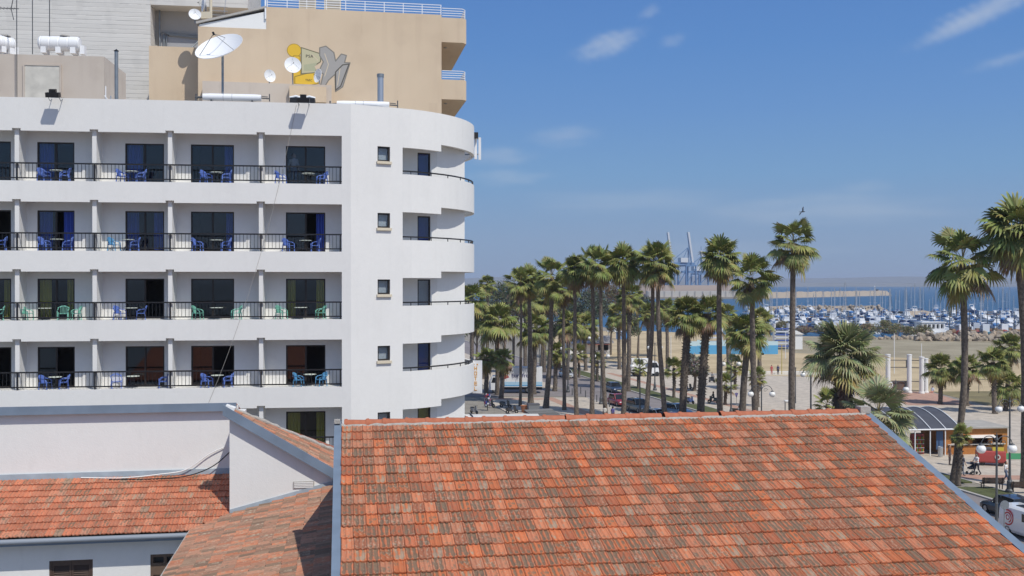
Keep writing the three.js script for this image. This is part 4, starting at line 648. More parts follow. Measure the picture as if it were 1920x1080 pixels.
// ---------------------------------------------------------------- ground, road, beach, sea, far shore
const xk = (z) => 34.9 + 0.235 * (z + 76);               // sea-side kerb of the promenade road
const roadTurn = Math.atan(0.235);
const pav = M([0.57, 0.495, 0.405], 0.9, { map: rep(tPave, 6), bumpMap: rep(tBump, 0.5), bumpScale: 0.004 }), pavPink = M([0.5, 0.3, 0.22], 0.9, { map: rep(tPave, 3.6) }), pavGrey = M([0.3, 0.27, 0.22], 0.9, { map: rep(tPave, 9) });
const asphalt = M([0.31, 0.275, 0.27], 0.9, { map: rep(tRoad, 7) }), sandM = M([0.6, 0.475, 0.295], 0.95, { map: rep(tSand, 26), bumpMap: rep(tSpeck, 9), bumpScale: 0.15 }), sandGrey = M([0.38, 0.33, 0.23], 0.95, { map: rep(tSand, 31), bumpMap: rep(tSpeck, 7), bumpScale: 0.12 });
const grassM = M([0.115, 0.13, 0.045], 0.95, { map: rep(tSpeck, 3), bumpMap: rep(tSpeck, 0.8), bumpScale: 0.05 }), lawnDry = M([0.26, 0.215, 0.1], 0.95, { map: rep(tSpeck, 9) });
struct('ground', mb().prism([[-700, 60], [500, 60], [500, -240], [400, -285], [150, -296], [100, -300], [66, -318], [40, -345], [14, -440], [-40, -640], [-160, -900], [-700, -1000]], -3, 0), pavGrey);
struct('sea', mb().quad(V3(-9000, -0.7, -200), V3(9000, -0.7, -200), V3(9000, -0.7, -12500), V3(-9000, -0.7, -12500)), M([0.022, 0.09, 0.18], 0.32, { bumpMap: rep(tWave, 60, 26), bumpScale: 0.5, specularIntensity: 0.4 }));
const strip = (z0, z1, a, b, y) => { const q = mb(), n = 12; for (let k = 0; k < n; k++) { const s = mix(z0, z1, k / n), t = mix(z0, z1, (k + 1) / n); q.quad(V3(xk(s) + a, y, s), V3(xk(s) + b, y, s), V3(xk(t) + b, y, t), V3(xk(t) + a, y, t), [[a, s], [b, s], [b, t], [a, t]]); } return q; };
const slab = (z0, z1, a, b, y) => mb().prism([[xk(z0) + a, z0], [xk(z0) + b, z0], [xk(z1) + b, z1], [xk(z1) + a, z1]], 0.001, y);
struct('road', strip(0, -290, -9, 0, 0.012), asphalt);
struct('side_street', mb().quad(V3(-40, 0.016, -143), V3(xk(-143) - 8, 0.016, -143), V3(xk(-153) - 8, 0.016, -153), V3(-40, 0.016, -153)), asphalt);
struct('pavement', slab(0, -141, -24, -9.3, 0.1), pav); struct('pavement', slab(-155, -290, -20, -9.3, 0.1), pav);
struct('kerb', slab(0, -141, -9.3, -9.0, 0.12), greyPlain); struct('kerb', slab(0, -290, 0, 0.3, 0.12), greyPlain);
struct('brick_strip', strip(-60, -141, -15.3, -13.9, 0.106), pavPink); struct('brick_strip', mb().quad(V3(xk(-139) - 24, 0.106, -138.4), V3(xk(-139) - 15.3, 0.106, -138.4), V3(xk(-139.8) - 15.3, 0.106, -139.8), V3(xk(-139.8) - 24, 0.106, -139.8)), pavPink);
// planted verge with breaks, plaza beyond
for (const [a, b] of [[-72, -79], [-81, -96], [-99, -118], [-121, -133], [-136, -156], [-159, -200]]) { struct('grass_verge', slab(a, b, 0.3, 3.1, 0.11), grassM); struct('kerb', slab(a, b, 3.1, 3.3, 0.13), greyPlain); }
struct('plaza', mb().prism([[xk(0) + 3.4, 0], [xk(0) + 60, 0], [130, -60], [92, -124], [62, -132], [52, -148], [52, -172], [37, -178], [21, -206], [xk(-206) + 3.4, -206]], 0.002, 0.03), pav);
struct('brick_strip', mb().quad(V3(xk(-83) + 3.4, 0.038, -82.6), V3(70, 0.038, -80), V3(70, 0.038, -81.6), V3(xk(-84) + 3.4, 0.038, -84.6)), pavPink);
struct('brick_strip', strip(-100, -180, 6.2, 7.4, 0.036), pavPink);
struct('pink_paving', mb().prism([[52, -132.5], [60.5, -132.5], [61.5, -150], [51, -150]], 0.031, 0.04), pavPink);
struct('beach', mb().prism([[10, -236], [21, -206.2], [37, -178.2], [52, -172.2], [52.2, -150.2], [62, -149], [62.2, -132.2], [92, -124.2], [130, -60.2], [400, -60], [430, -240], [300, -281], [150, -292], [100, -296], [66, -314], [40, -341], [10, -330]], 0.003, 0.05), sandM);
struct('lawn', mb().prism([[62, -149], [62.4, -133], [92, -124.8], [104, -140], [86, -151]], 0.051, 0.06), lawnDry);
struct('damp_sand', mb().prism([[62, -318 + 6], [64, -232], [110, -196], [260, -176], [300, -280], [150, -291], [100, -295]], 0.052, 0.066), sandGrey);
for (const z of [-176, -178.5, -181]) struct('deck_step', mb().box(37.5, 0.05, z - 0.35, 57, 0.1 + (-z - 176) * 0.03, z), whiteMatt);
{ // far coast: low dry hills across the bay
  const b = mb(), n = 140, hill = M([0.22, 0.225, 0.22], 0.95, { map: rep(tSpeck, 700, 160) }), prof = [];
  for (let k = 0; k <= n; k++) { const x = mix(-4200, 4200, k / n), h = 26 + 46 * fbm(k * 0.13 + 5, 3.3, 4096, 4, 5) + 10 * fbm(k * 0.6, 9, 4096, 3, 6); prof.push([x, h]); }
  for (let k = 0; k < n; k++) { const [x0, h0] = prof[k], [x1, h1] = prof[k + 1], L = (x, t, h) => V3(x, -1 + h * [0, 0.34, 0.5, 0.85, 1, 0.9][t], -4700 - [0, 60, 700, 1100, 1900, 2600][t]); for (let t = 0; t < 5; t++) b.quad(L(x0, t, h0), L(x1, t, h1), L(x1, t + 1, h1), L(x0, t + 1, h0), [[x0, t * 260], [x1, t * 260], [x1, t * 260 + 260], [x0, t * 260 + 260]]); }
  struct('hills', b, hill);
}
const rockM = [M([0.46, 0.38, 0.29], 0.95, { map: rep(tSpeck, 1) }), M([0.4, 0.34, 0.27], 0.95, { map: rep(tSpeck, 1) }), M([0.5, 0.4, 0.3], 0.95, { map: rep(tSpeck, 1) })];
const rockGeo = [0, 1, 2, 3].map((s) => { const b = mb(), g = new THREE.IcosahedronGeometry(1, 1), p = g.attributes.position; const v = []; for (let i = 0; i < p.count; i++) { const q = V3().fromBufferAttribute(p, i), h = hash2(Math.round(q.x * 50) + 200, Math.round(q.y * 50) * 7 + Math.round(q.z * 50) + 900, s); q.multiplyScalar(0.72 + 0.42 * h); q.y *= 0.7; v.push(q); } for (let i = 0; i < v.length; i += 3) b.tri(v[i], v[i + 1], v[i + 2]); return b.geo(); });
function rocks(parent, n, place, s0, s1) { for (let k = 0; k < n; k++) { const o = mesh('rock', pick(rockGeo), pick(rockM), parent); o.position.copy(place(k)); o.rotation.set(rnd() * 6, rnd() * 6, rnd() * 6); const s = rr(s0, s1); o.scale.set(s, s * rr(0.7, 1), s * rr(0.8, 1.1)); } }
{ const O = G(1740, 640), g = thing('rock_revetment', 'bank of pale boulders between the beach and the moored boats', 'rock bank', O); mesh('core', mb().at(new THREE.Matrix4().makeRotationY(0)).extr([[-2, -1], [60, -1], [60, 1.3], [-2, 1.3]], -5, -1.6), rockM[1], g); rocks(g, 240, () => { const t = rnd(), u = rr(-3, 56); return V3(u, 0.2 + t * 2.0, 0.4 - t * 3.4); }, 0.6, 1.25); }
{ const O = G(1600, 637), g = thing('boulder_row', 'scattered pale boulders below the shrubs at the beach edge', 'rock bank', O); rocks(g, 60, () => V3(rr(-6, 22), rr(0.1, 0.6), rr(-2.5, 0.5)), 0.4, 0.9); }
function breakwater(A, B, w, h, label) { const d = B.clone().sub(A), L = d.length(), g = thing('breakwater', label, 'breakwater', A.clone().setY(-0.7), Math.atan2(-d.z, d.x)), b = mb(), n = Math.round(L / 5), row = (k) => { const x = L * k / n, e = k === n ? 0.2 : 1; return [[x, 0, w], [x, h * e * rr(0.85, 1.05), w * 0.35 * rr(0.8, 1.2)], [x, h * e * rr(0.9, 1.1), -w * 0.35], [x, 0, -w]].map((q) => V3(...q)); }; let p = row(0); for (let k = 1; k <= n; k++) { const q = row(k); for (let j = 0; j < 3; j++) b.quad(p[j], q[j], q[j + 1], p[j + 1]); p = q; } mesh('rubble_mound', b, rockM[0], g); return g; }
breakwater(G(1395, 559), G(1662, 553), 9, 6.6, 'long far stone breakwater crossing the open bay'); { const g = breakwater(G(1440, 581), G(1660, 580), 4, 2.9, 'low stone mole behind the marina masts'); rocks(g, 120, () => V3(rr(0, 72), rr(0.3, 2.9), rr(1, 3.8)), 0.6, 1.3); }
breakwater(G(1690, 590), G(1745, 588), 4, 2.4, 'short rubble mole behind the blue boat covers');
{ const g = thing('beacon', 'small white harbour light at the end of the breakwater', 'beacon', G(1640, 553).setY(5)); mesh('tower', mb().lathe([[1.3, 0], [1, 5.5], [1.4, 5.6], [1.4, 6], [0.001, 8]], 0, 0, 0, 10), whitePaint, g); mesh('plinth', mb().cbox(3, 1.2, 0, 4, 2.4, 3), black, g); }
{ // harbour sheds and ship-to-shore cranes
  const O = G(1215, 559), sc = -O.z / FOC, g = thing('harbour_shed', 'long pale harbour sheds on the quay below the cranes', 'shed', O); const w = (1402 - 1215) * sc; mesh('quay', mb().box(-30, -1, -60, w + 20, 1.2, 0), rockM[1], g); mesh('front_shed', mb().box(0, 1.2, -20, w, 7.6, -2), M([0.55, 0.5, 0.43], 0.8), g); mesh('rear_shed', mb().box(-8, 1.2, -50, w - 12, 13.8, -22), M([0.42, 0.34, 0.29], 0.85), g);
  for (let k = 0; k < 13; k++) mesh('pier', mb().box(k * w / 13 + 1, 1.2, -1.99, k * w / 13 + 2.2, 7.4, -1.5), M([0.4, 0.36, 0.32], 0.85), g);
  const cb = M([0.1, 0.2, 0.36], 0.6), cw = M([0.6, 0.6, 0.6], 0.6);
  const crane = (px, d, label, s = 1) => { const c = thing('harbour_crane', label, 'crane', V3((px - 960) / FOC * d, 1, -d), 0.5, 'blue ship-to-shore cranes'); const H = 40 * s; for (const x of [-9, 9]) for (const z of [-9, 9]) mesh('leg', mb().bar(V3(x, 0, z), V3(x * 0.95, H, z), 1.7, 1.7), cb, c); const br = mb(); for (const z of [-9, 9]) br.bar(V3(-9, 12, z), V3(9, 12, z), 1.2, 1.2).bar(V3(-9, 12, z), V3(9, H - 2, z), 0.9, 0.9).bar(V3(-9, H, z), V3(9, H, z), 1.6, 2); for (const x of [-9, 9]) br.bar(V3(x, 12, -9), V3(x, 12, 9), 1, 1).bar(V3(x, H, -9), V3(x, H, 9), 1.4, 1.6); mesh('brace', br, cb, c);
    mesh('girder', mb().bar(V3(-34, H + 3, 0), V3(13, H + 3, 0), 3.2, 3), cb, c); mesh('machine_house', mb().cbox(-7, H + 8, 0, 13, 6.5, 7), cw, c); mesh('boom', mb().bar(V3(10, H + 4, 0), V3(2, H + 48 * s, 0), 3, 3), cw, c); const a = mb(); a.bar(V3(6, H + 3, -4), V3(2, H + 26, 0), 1.2, 1.2).bar(V3(6, H + 3, 4), V3(2, H + 26, 0), 1.2, 1.2).bar(V3(2, H + 26, 0), V3(-30, H + 4, 0), 0.7, 0.7).bar(V3(2, H + 26, 0), V3(-10, H + 4, 0), 0.7, 0.7).bar(V3(3, H + 26, 0), V3(2.4, H + 42, 0), 0.5, 0.5); mesh('mast_frame', a, cb, c); };
  crane(1288, 1450, 'blue harbour crane with raised white boom between the palms'); crane(1250, 1560, 'second harbour crane mostly hidden behind the palm crown', 1.06); crane(1312, 1520, 'shorter blue harbour crane frame beside the raised boom', 0.72);
}

// ---------------------------------------------------------------- palms and trees
function fanLeaf(b, base, az, el, pet, R, K, droop, cols, fold) {
  const dir = V3(Math.cos(el) * Math.cos(az), Math.sin(el), Math.cos(el) * Math.sin(az)), side = V3(-Math.sin(az), 0, Math.cos(az));
  const sag = 0.18 + droop * 0.25, end = base.clone().addScaledVector(dir, pet).add(V3(0, -sag * pet * 0.35 * Math.cos(el), 0)), mid = base.clone().addScaledVector(dir, pet * 0.5).add(V3(0, -sag * pet * 0.08, 0));
  b.color(cols[0][0] * 1.25, cols[0][1] * 1.05, cols[0][2]); for (const [p, q] of [[base, mid], [mid, end]]) b.quad(p.clone().addScaledVector(side, -0.025), p.clone().addScaledVector(side, 0.025), q.clone().addScaledVector(side, 0.02), q.clone().addScaledVector(side, -0.02));
  const A = dir.clone().add(V3(0, -sag * 0.9, 0)).normalize(), twist = rr(-0.5, 0.5), B = side.clone().applyAxisAngle(A, twist), N = A.clone().cross(B).normalize(), dphi = 2.0 / K;
  for (let k = -K; k <= K; k++) {
    const ph = k * dphi, Rk = R * (1 - 0.22 * Math.abs(k / K)) * rr(0.9, 1.08), d = (f) => A.clone().multiplyScalar(Math.cos(f)).addScaledVector(B, Math.sin(f)).addScaledVector(N, fold * Math.sin(Math.abs(f)) - 0.1 * (1 - Math.cos(f)));
    const h = dphi * 0.52, rm = Rk * 0.56, L = end.clone().addScaledVector(d(ph - h), rm).add(V3(0, -droop * 0.06 * R, 0)), Q = end.clone().addScaledVector(d(ph + h), rm).add(V3(0, -droop * 0.06 * R, 0)), C = end.clone().addScaledVector(d(ph), rm * 1.02).addScaledVector(N, (k & 1 ? 1 : -1) * 0.02 * R);
    const g = droop * rr(0.6, 1.3), t1 = end.clone().addScaledVector(d(ph), Rk * 0.8).add(V3(0, -g * 0.16 * R, 0)), t2 = end.clone().addScaledVector(d(ph), Rk * 0.93).add(V3(rr(-0.03, 0.03) * R, -g * 0.42 * R, rr(-0.03, 0.03) * R)), ws = h * rm * 0.55, s = d(ph + Math.PI / 2).normalize();
    const c = cols[1].map((v) => v * rr(0.85, 1.15)); b.color(...c); b.tri(end, L, C); b.tri(end, C, Q);
    const u1 = t1.clone().addScaledVector(s, -ws), u2 = t1.clone().addScaledVector(s, ws); b.tri(L, u1, C); b.tri(C, u1, u2); b.tri(C, u2, Q); b.color(c[0] * 1.2, c[1] * 1.08, c[2]); b.tri(u1, t2, u2);
  }
}
const GREEN = [[0.2, 0.225, 0.055], [0.165, 0.195, 0.045], [0.235, 0.25, 0.07], [0.14, 0.17, 0.045]], YEL = [0.27, 0.23, 0.07], DEAD = [0.22, 0.15, 0.085], GREY = [[0.24, 0.265, 0.13], [0.21, 0.24, 0.11], [0.27, 0.285, 0.15]];
function crownGeo(seed, { n = 40, pet = 1.3, R = 1.2, K = 9, el0 = 1.45, el1 = -0.85, droop = 1, pal = GREEN, dead = 0.12, fold = 0.25, spear = 2 }) {
  _seed = seed * 7919 + 13; const b = mb();
  for (let i = 0; i < n; i++) { const t = i / (n - 1), az = i * 2.39996 + rr(-0.45, 0.45), el = mix(el0, el1, Math.pow(t, 0.85)) + rr(-0.28, 0.28), old = t > 1 - dead; const c = old ? (rnd() > 0.45 ? YEL : DEAD) : pick(pal).map((v, k) => mix(v, YEL[k], t > 0.75 ? rr(0, 0.4) : rr(0, 0.12))); fanLeaf(b, V3(rr(-0.1, 0.1), mix(0.25, -0.35, t), rr(-0.1, 0.1)), az, el, pet * rr(0.65, 1.25) * (t < 0.1 ? 0.75 : 1), R * rr(0.75, 1.15), K, droop * mix(0.25, 1.15, t), [[0.2, 0.19, 0.07], c], fold); }
  for (let k = 0; k < spear; k++) { b.color(0.17, 0.2, 0.06); const a = rnd() * 6; b.tri(V3(-0.04, 0.2, 0), V3(0.04, 0.2, 0), V3(0.18 * Math.cos(a), pet + R * 0.75, 0.18 * Math.sin(a))); }
  return b.geo();
}
const crownsTall = [1, 2, 3, 4, 5].map((s) => crownGeo(s, {})), crownsDense = [6, 7].map((s) => crownGeo(s, { n: 58, pet: 1.0, R: 1.35, el1: -1.1, dead: 0.2 })), crownsMid = [8, 9, 10].map((s) => crownGeo(s, { n: 44, pet: 1.2, R: 1.35, el0: 1.4, el1: -0.6, dead: 0.08 })), crownsYoung = [11, 12].map((s) => crownGeo(s, { n: 22, pet: 0.8, R: 0.8, K: 7, el0: 1.4, el1: -0.3, droop: 0.7, dead: 0.1 })), crownBig = [crownGeo(13, { n: 70, pet: 1.75, R: 1.75, K: 13, el0: 1.45, el1: -0.35, pal: GREY, droop: 0.75, dead: 0.14, fold: 0.3 }), crownGeo(14, { n: 40, pet: 1.8, R: 1.5, K: 12, el0: 1.4, el1: -0.35, pal: GREY, droop: 0.6, dead: 0.05 })];
_seed = 4242;
const bootsM = M([0.14, 0.095, 0.065], 0.95, { map: rep(tGrain, 0.6) });
function palm(label, base, top, r0, r1, crown, sc, o = {}) {       // base and top: points the trunk runs between
  const g = thing(o.name || 'palm_tree', label, 'palm tree', base, 0, o.group || 'fan palms along the promenade'), T = top.clone().sub(base), pts = [], n = 14, bx = o.bend || 0;
  for (let k = 0; k <= n; k++) { const t = k / n; pts.push(V3(T.x * t + Math.sin(t * Math.PI) * bx + Math.sin(t * 9 + base.x) * 0.03, T.y * t, T.z * t)); }
  mesh('trunk', mb().tube(pts, (t) => mix(r0, r1, t) * (t < 0.06 ? 1.25 - t * 4 : 1) * (1 + 0.05 * Math.sin(t * 40)), 10), bark, g);
  const c = mesh('crown', crown, leafMat, g); c.position.copy(T); c.rotation.y = rnd() * 6.28; c.rotation.z = rr(-0.06, 0.06); c.scale.setScalar(sc);
  if (o.boots) { const b = mb(), h0 = T.y * (1 - o.boots); for (let k = 0, y = h0; y < T.y - 0.1; k++, y += 0.05) { const t = y / T.y, i = Math.min(n - 1, Math.floor(t * n)), q = pts[i].clone().lerp(pts[i + 1], t * n - i), f = k * 2.39996, rd = mix(r0, r1, t), L = o.bootL || 0.28; const d = V3(Math.cos(f), 0, Math.sin(f)), s = V3(-Math.sin(f), 0, Math.cos(f)); const e = q.clone().addScaledVector(d, rd + L * rr(0.5, 1)).add(V3(0, L * rr(-0.3, 0.9), 0)), p = q.clone().addScaledVector(d, rd * 0.85); b.tri(p.clone().addScaledVector(s, 0.1), p.clone().addScaledVector(s, -0.1), e); b.tri(p.clone().add(V3(0, 0.14, 0)), p.clone().add(V3(0, -0.05, 0)), e); } mesh('leaf_bases', b, o.skirtC ? M(o.skirtC, 0.95) : bootsM, g); }
  if (o.skirt) { const b = mb(), keep = _seed; for (let k = 0; k < o.skirt; k++) fanLeaf(b, T.clone().add(V3(0, -0.3 - rnd() * (o.skirtL || 0.9), 0)), k * 2.4, rr(-1.45, -1.0), 0.7, 1.0, 6, 1.4, [o.skirtC || DEAD, o.skirtC ? o.skirtC.map((v) => v * rr(0.6, 1.6)) : pick([DEAD, YEL, [0.16, 0.11, 0.06]])], 0.2); mesh('dead_fronds', b, leafMat, g); _seed = keep + 1; }
  return g;
}
// tall slender palms: [crown px, crown py, base px, base distance, lower radius, crown scale, bend]
const TALL = [[976, 520, 975, 131, 0.2, 1.0, 0.1], [992, 513, 995, 134, 0.36, 1.0, 0], [1035, 508, 1024, 129, 0.36, 1.25, 0.2], [1056, 530, 1058, 127, 0.24, 1.0, 0], [1078, 497, 1081, 120, 0.27, 1.0, -0.1], [1111, 487, 1110, 119, 0.29, 1.1, 0.1], [1127, 486, 1137, 118, 0.27, 1.08, -0.25], [1167, 481, 1169, 118, 0.3, 1.15, 0.15], [1225, 479, 1211, 116, 0.29, 1.15, 0.2], [1234, 484, 1249, 115, 0.31, 1.18, -0.3], [1350, 472, 1352, 110, 0.36, 1.18, -0.15], [1408, 510, 1417, 106, 0.36, 1.2, 0], [1488, 446, 1486, 99, 0.36, 1.18, -0.1]];
const ord = ['first', 'second', 'third', 'fourth', 'fifth', 'sixth', 'seventh', 'eighth', 'ninth', 'tenth', 'eleventh', 'twelfth', 'thirteenth'];
TALL.forEach(([cx, cy, bx, d, r, s, bend], i) => palm(`tall slender fan palm, ${ord[i]} tall one counting from the hotel corner`, P(bx, HOR, d).setY(0.05), P(cx, cy + 10, d), r, r * 0.66, (i % 3 === 1 ? crownsDense : crownsTall)[i % (i % 3 === 1 ? 2 : 5)], s, { bend, skirt: 5, skirtL: 0.7 }));
palm('tall curved fan palm rising beside the orange kiosk', P(1789, 907, 81).setY(0.05), P(1804, 490, 81), 0.27, 0.25, crownsTall[2], 1.36, { bend: 0.5, skirt: 4, skirtL: 0.4 });
palm('tall fan palm cut by the right picture edge', P(1925, HOR, 79).setY(0.05), P(1908, 432, 79), 0.42, 0.32, crownsDense[1], 1.42, { bend: 0.3, skirt: 5, skirtL: 0.5 });
palm('small far fan palm right beside the hotel corner', P(914, HOR, 180).setY(0), P(914, 533, 180), 0.3, 0.22, crownsMid[0], 0.85);
// medium palms with shaggy trunks
palm('stout palm with shaggy trunk above the pale blue parked car', P(1279, 780, 120).setY(0.05), P(1290, 590, 120), 0.44, 0.42, crownsMid[0], 1.2, { boots: 0.75, skirt: 8 }); palm('stout leaning palm with shaggy trunk in front of the blue pool wall', P(1314, 780, 119).setY(0.05), P(1328, 588, 119), 0.46, 0.44, crownsMid[1], 1.12, { boots: 0.8, skirt: 6, bend: -0.15 });
palm('leaning fan palm with a drooping dark crown before the pool wall', P(1390, 790, 114).setY(0.05), P(1402, 624, 114), 0.4, 0.34, crownsMid[2], 1.18, { boots: 0.25, skirt: 7 });
palm('huge grey-green fan palm with a thick dark shaggy trunk behind the ridge', P(1585, HOR, 80).setY(0.03), P(1582, 668, 80), 0.5, 0.62, crownBig[0], 0.98, { boots: 0.8, bootL: 0.8, skirt: 40, skirtL: 3.6, skirtC: [0.06, 0.042, 0.03], name: 'desert_palm' });
palm('low spreading grey-green palm hanging over the blue verge board', P(1650, HOR, 71).setY(0.03), P(1648, 778, 71), 0.4, 0.4, crownBig[1], 0.93, { boots: 0.5, skirt: 10, name: 'desert_palm' });
[[1181, 556, 1178, 150, 'medium fan palm behind the eighth tall trunk', 0, 1.05], [1066, 606, 1064, 168, 'mid-height palm between the slim trunks near the round lamps', 1, 1.15], [1003, 618, 1001, 146, 'dark mid-height palm behind the delivery truck', 2, 1.25], [932, 604, 933, 145, 'grey-green palm standing left of the delivery truck', 0, 1.45], [905, 598, 906, 168, 'mid-height palm half hidden by the hotel corner', 1, 1.3], [1044, 660, 1040, 150, 'low dark palm behind the third tall trunk', 2, 0.8], [944, 672, 940, 140, 'low bright palm just left of the delivery truck lettering', 1, 0.72], [912, 672, 912, 142, 'low palm above the hotel sign', 2, 0.8], [1424, 600, 1424, 150, 'bushy mid-height palm before the moored yachts', 1, 1.0], [1215, 588, 1216, 190, 'far palm between the two crossing trunks', 0, 1.1], [886, 560, 884, 165, 'palm crown peeping out behind the hotel edge', 2, 1.3], [1096, 612, 1098, 185, 'far low palm with a broad crown near the beach cafe', 2, 1.3], [985, 560, 985, 176, 'far palm seen between the second and third tall trunks', 1, 1.2], [1022, 565, 1020, 182, 'far palm behind the third tall palm crown', 0, 1.2], [1160, 590, 1161, 188, 'far bushy palm before the grey trees', 1, 1.15], [1250, 580, 1252, 185, 'far palm close to the harbour shed front', 2, 1.05], [1364, 590, 1366, 175, 'far palm crown against the moored white boats', 0, 1.0]].forEach(([cx, cy, bx, d, label, k, s]) => palm(label, P(bx, HOR, d).setY(0.03), P(cx, cy, d), 0.34, 0.28, crownsMid[k], s, { skirt: 5, boots: 0.3 }));
[[1766, 690, 1763, 134, 'short palm standing beside the white columns', 1.05, 0], [1814, 688, 1813, 132, 'short palm half hidden by the curved trunk', 0.9, 1], [1862, 679, 1866, 124, 'short bright palm in front of the goal frame', 0.95, 2], [1893, 652, 1889, 131, 'taller shaggy palm behind the goal frame', 1.0, 0], [1890, 722, 1886, 127, 'lowest palm of the cluster by the goal frame', 0.95, 1]].forEach(([cx, cy, bx, d, label, s, k]) => palm(label, P(bx, HOR, d).setY(0.05), P(cx, cy, d), 0.3, 0.26, crownsMid[k], s, { boots: 0.6, skirt: 5, group: 'short palms on the beach lawn' }));
[[1199, 690, 1196, 153, 'young palm on the verge behind the dark blue car'], [1264, 690, 1264, 141, 'young palm with a shaggy foot on the verge behind the pale blue car'], [1378, 686, 1379, 152, 'young palm on the plaza behind the scooter riders'], [1420, 708, 1421, 131, 'young palm below the paired lamp on the plaza'], [1361, 722, 1360, 133, 'young bright palm beside the eleventh tall trunk'], [1552, 758, 1550, 101, 'young palm in a planter near the huge palm'], [1802, 818, 1797, 80, 'young palm at the foot of the curved trunk'], [1120, 676, 1120, 165, 'young palm near the far row of bicycles'], [1085, 664, 1086, 172, 'young palm beside the beach cafe roof']].forEach(([cx, cy, bx, d, label], i) => palm(label, P(bx, HOR, d).setY(0.05), P(cx, cy, d), 0.22, 0.2, crownsYoung[i % 2], d < 90 ? 0.72 : 1.05 + (i % 3) * 0.12, { boots: 0.7, bootL: 0.16, group: 'young palms' }));
// broadleaf trees
function leafyCrown(seed, rx, ry, n, c) { _seed = seed * 991 + 3; const b = mb(), lobes = []; for (let k = 0; k < 13; k++) { const a = rnd() * 6.28, t = Math.acos(rr(-0.5, 1)); lobes.push([V3(Math.sin(t) * Math.cos(a) * rx * 0.62, Math.cos(t) * ry * 0.55, Math.sin(t) * Math.sin(a) * rx * 0.62), rr(0.3, 0.5)]); }
  for (let k = 0; k < n; k++) { const [o, r] = pick(lobes), d = V3(rr(-1, 1), rr(-1, 1), rr(-1, 1)).normalize(), p = o.clone().add(V3(d.x * r * rx, d.y * r * ry, d.z * r * rx).multiplyScalar(Math.pow(rnd(), 0.35))), s = rr(0.1, 0.24), u = V3(rr(-1, 1), rr(-1, 1), rr(-1, 1)).normalize(), w = u.clone().cross(V3(rr(-1, 1), rr(-1, 1), rr(-1, 1))).normalize(); b.color(...c.map((v) => v * rr(0.7, 1.35))); b.tri(p.clone().addScaledVector(u, s), p.clone().addScaledVector(u, -s).addScaledVector(w, s * 0.55), p.clone().addScaledVector(u, -s).addScaledVector(w, -s * 0.55)); }
  return b.geo(); }
function tree(label, px, pyC, d, rx, ry, seed, c, name = 'broadleaf_tree') { const C = P(px, pyC, d), g = thing(name, label, 'tree', V3(C.x, 0, C.z)); const t = mb(), top = V3(0, C.y, 0); t.tube([V3(0, 0, 0), V3(0.15, C.y * 0.5, 0), top], (q) => mix(0.28, 0.12, q), 7); for (let k = 0; k < 6; k++) { const a = k * 1.05 + seed; t.tube([V3(0.1, C.y * (0.45 + 0.06 * k), 0), V3(Math.cos(a) * rx * 0.55, C.y + ry * rr(-0.2, 0.35), Math.sin(a) * rx * 0.55)], (q) => mix(0.12, 0.03, q), 5); } mesh('trunk', t, bark, g); const cr = mesh('crown', leafyCrown(seed, rx, ry, 5200, c), leafMat, g); cr.position.copy(top); }
const OLIVE = [0.11, 0.125, 0.065], DARK = [0.05, 0.065, 0.04], GREYG = [0.13, 0.13, 0.09], BROWN = [0.15, 0.115, 0.06];
tree('rounded olive tree close to the hotel corner', 945, 566, 200, 5, 4.5, 1, OLIVE); tree('grey-green tree behind the second tall palm', 962, 580, 190, 4.2, 4, 2, GREYG); tree('wide grey-green tree behind the fifth tall trunk', 1088, 566, 215, 6, 5.4, 3, GREYG); tree('dark evergreen tree behind the sixth tall trunk', 1108, 582, 205, 5.2, 5, 4, DARK); tree('brownish sparse tree left of the eighth tall trunk', 1145, 570, 225, 5.5, 5, 5, BROWN); tree('dark tree below the pair of crossing trunks', 1196, 582, 210, 4.6, 4.2, 6, DARK); tree('olive tree under the far palm cluster', 1015, 592, 185, 4.6, 4.4, 7, OLIVE); tree('grey tree between crossing trunks and harbour shed', 1238, 590, 220, 4.4, 4.2, 8, GREYG); tree('dark low tree beside the grey roofed cafe', 1048, 625, 190, 3.2, 3, 9, DARK); tree('bushy green tree beside the hotel wall', 893, 600, 190, 5, 5, 10, OLIVE); tree('bare grey shrub tree on the plaza behind the shaggy palms', 1302, 690, 150, 2.1, 2.6, 11, [0.2, 0.19, 0.15]); tree('low olive tree left of the crossing trunks', 1170, 612, 200, 3.6, 3, 12, OLIVE);
function shrub(label, px, py, d, rx, ry, seed, c) { const C = P(px, py, d); const g = thing('shrub', label, 'shrub', V3(C.x, C.y - ry, C.z)); const t = mb(); for (let k = 0; k < 5; k++) { const a = k * 1.26; t.tube([V3(0, 0, 0), V3(Math.cos(a) * rx * 0.5, ry, Math.sin(a) * rx * 0.4)], 0.06, 5); } mesh('stem', t, bark, g); const cr = mesh('foliage', leafyCrown(seed, rx, ry, 2600, c), leafMat, g); cr.position.y = ry; }
shrub('olive shrub behind the huge palm crown', 1545, 617, 318, 4, 2.6, 21, [0.19, 0.185, 0.08]); shrub('reddish brown shrub over the huge palm crown', 1622, 617, 316, 3.6, 2.2, 22, [0.27, 0.2, 0.1]); shrub('rounded green-brown shrub at the marina edge', 1655, 614, 305, 4, 2.8, 23, [0.2, 0.18, 0.08]); shrub('olive shrub with boulders at its foot', 1690, 620, 298, 4.4, 2.5, 24, [0.18, 0.17, 0.07]); shrub('dark shrub beside the white boat cabin', 1728, 621, 292, 3.8, 2.3, 25, [0.18, 0.165, 0.08]); shrub('low brown shrub left of the huge palm', 1508, 620, 330, 3.4, 1.8, 26, [0.22, 0.16, 0.1]); shrub('green shrub before the moored yachts', 1470, 612, 335, 3.6, 2.2, 27, [0.2, 0.17, 0.08]);
_seed = 991;

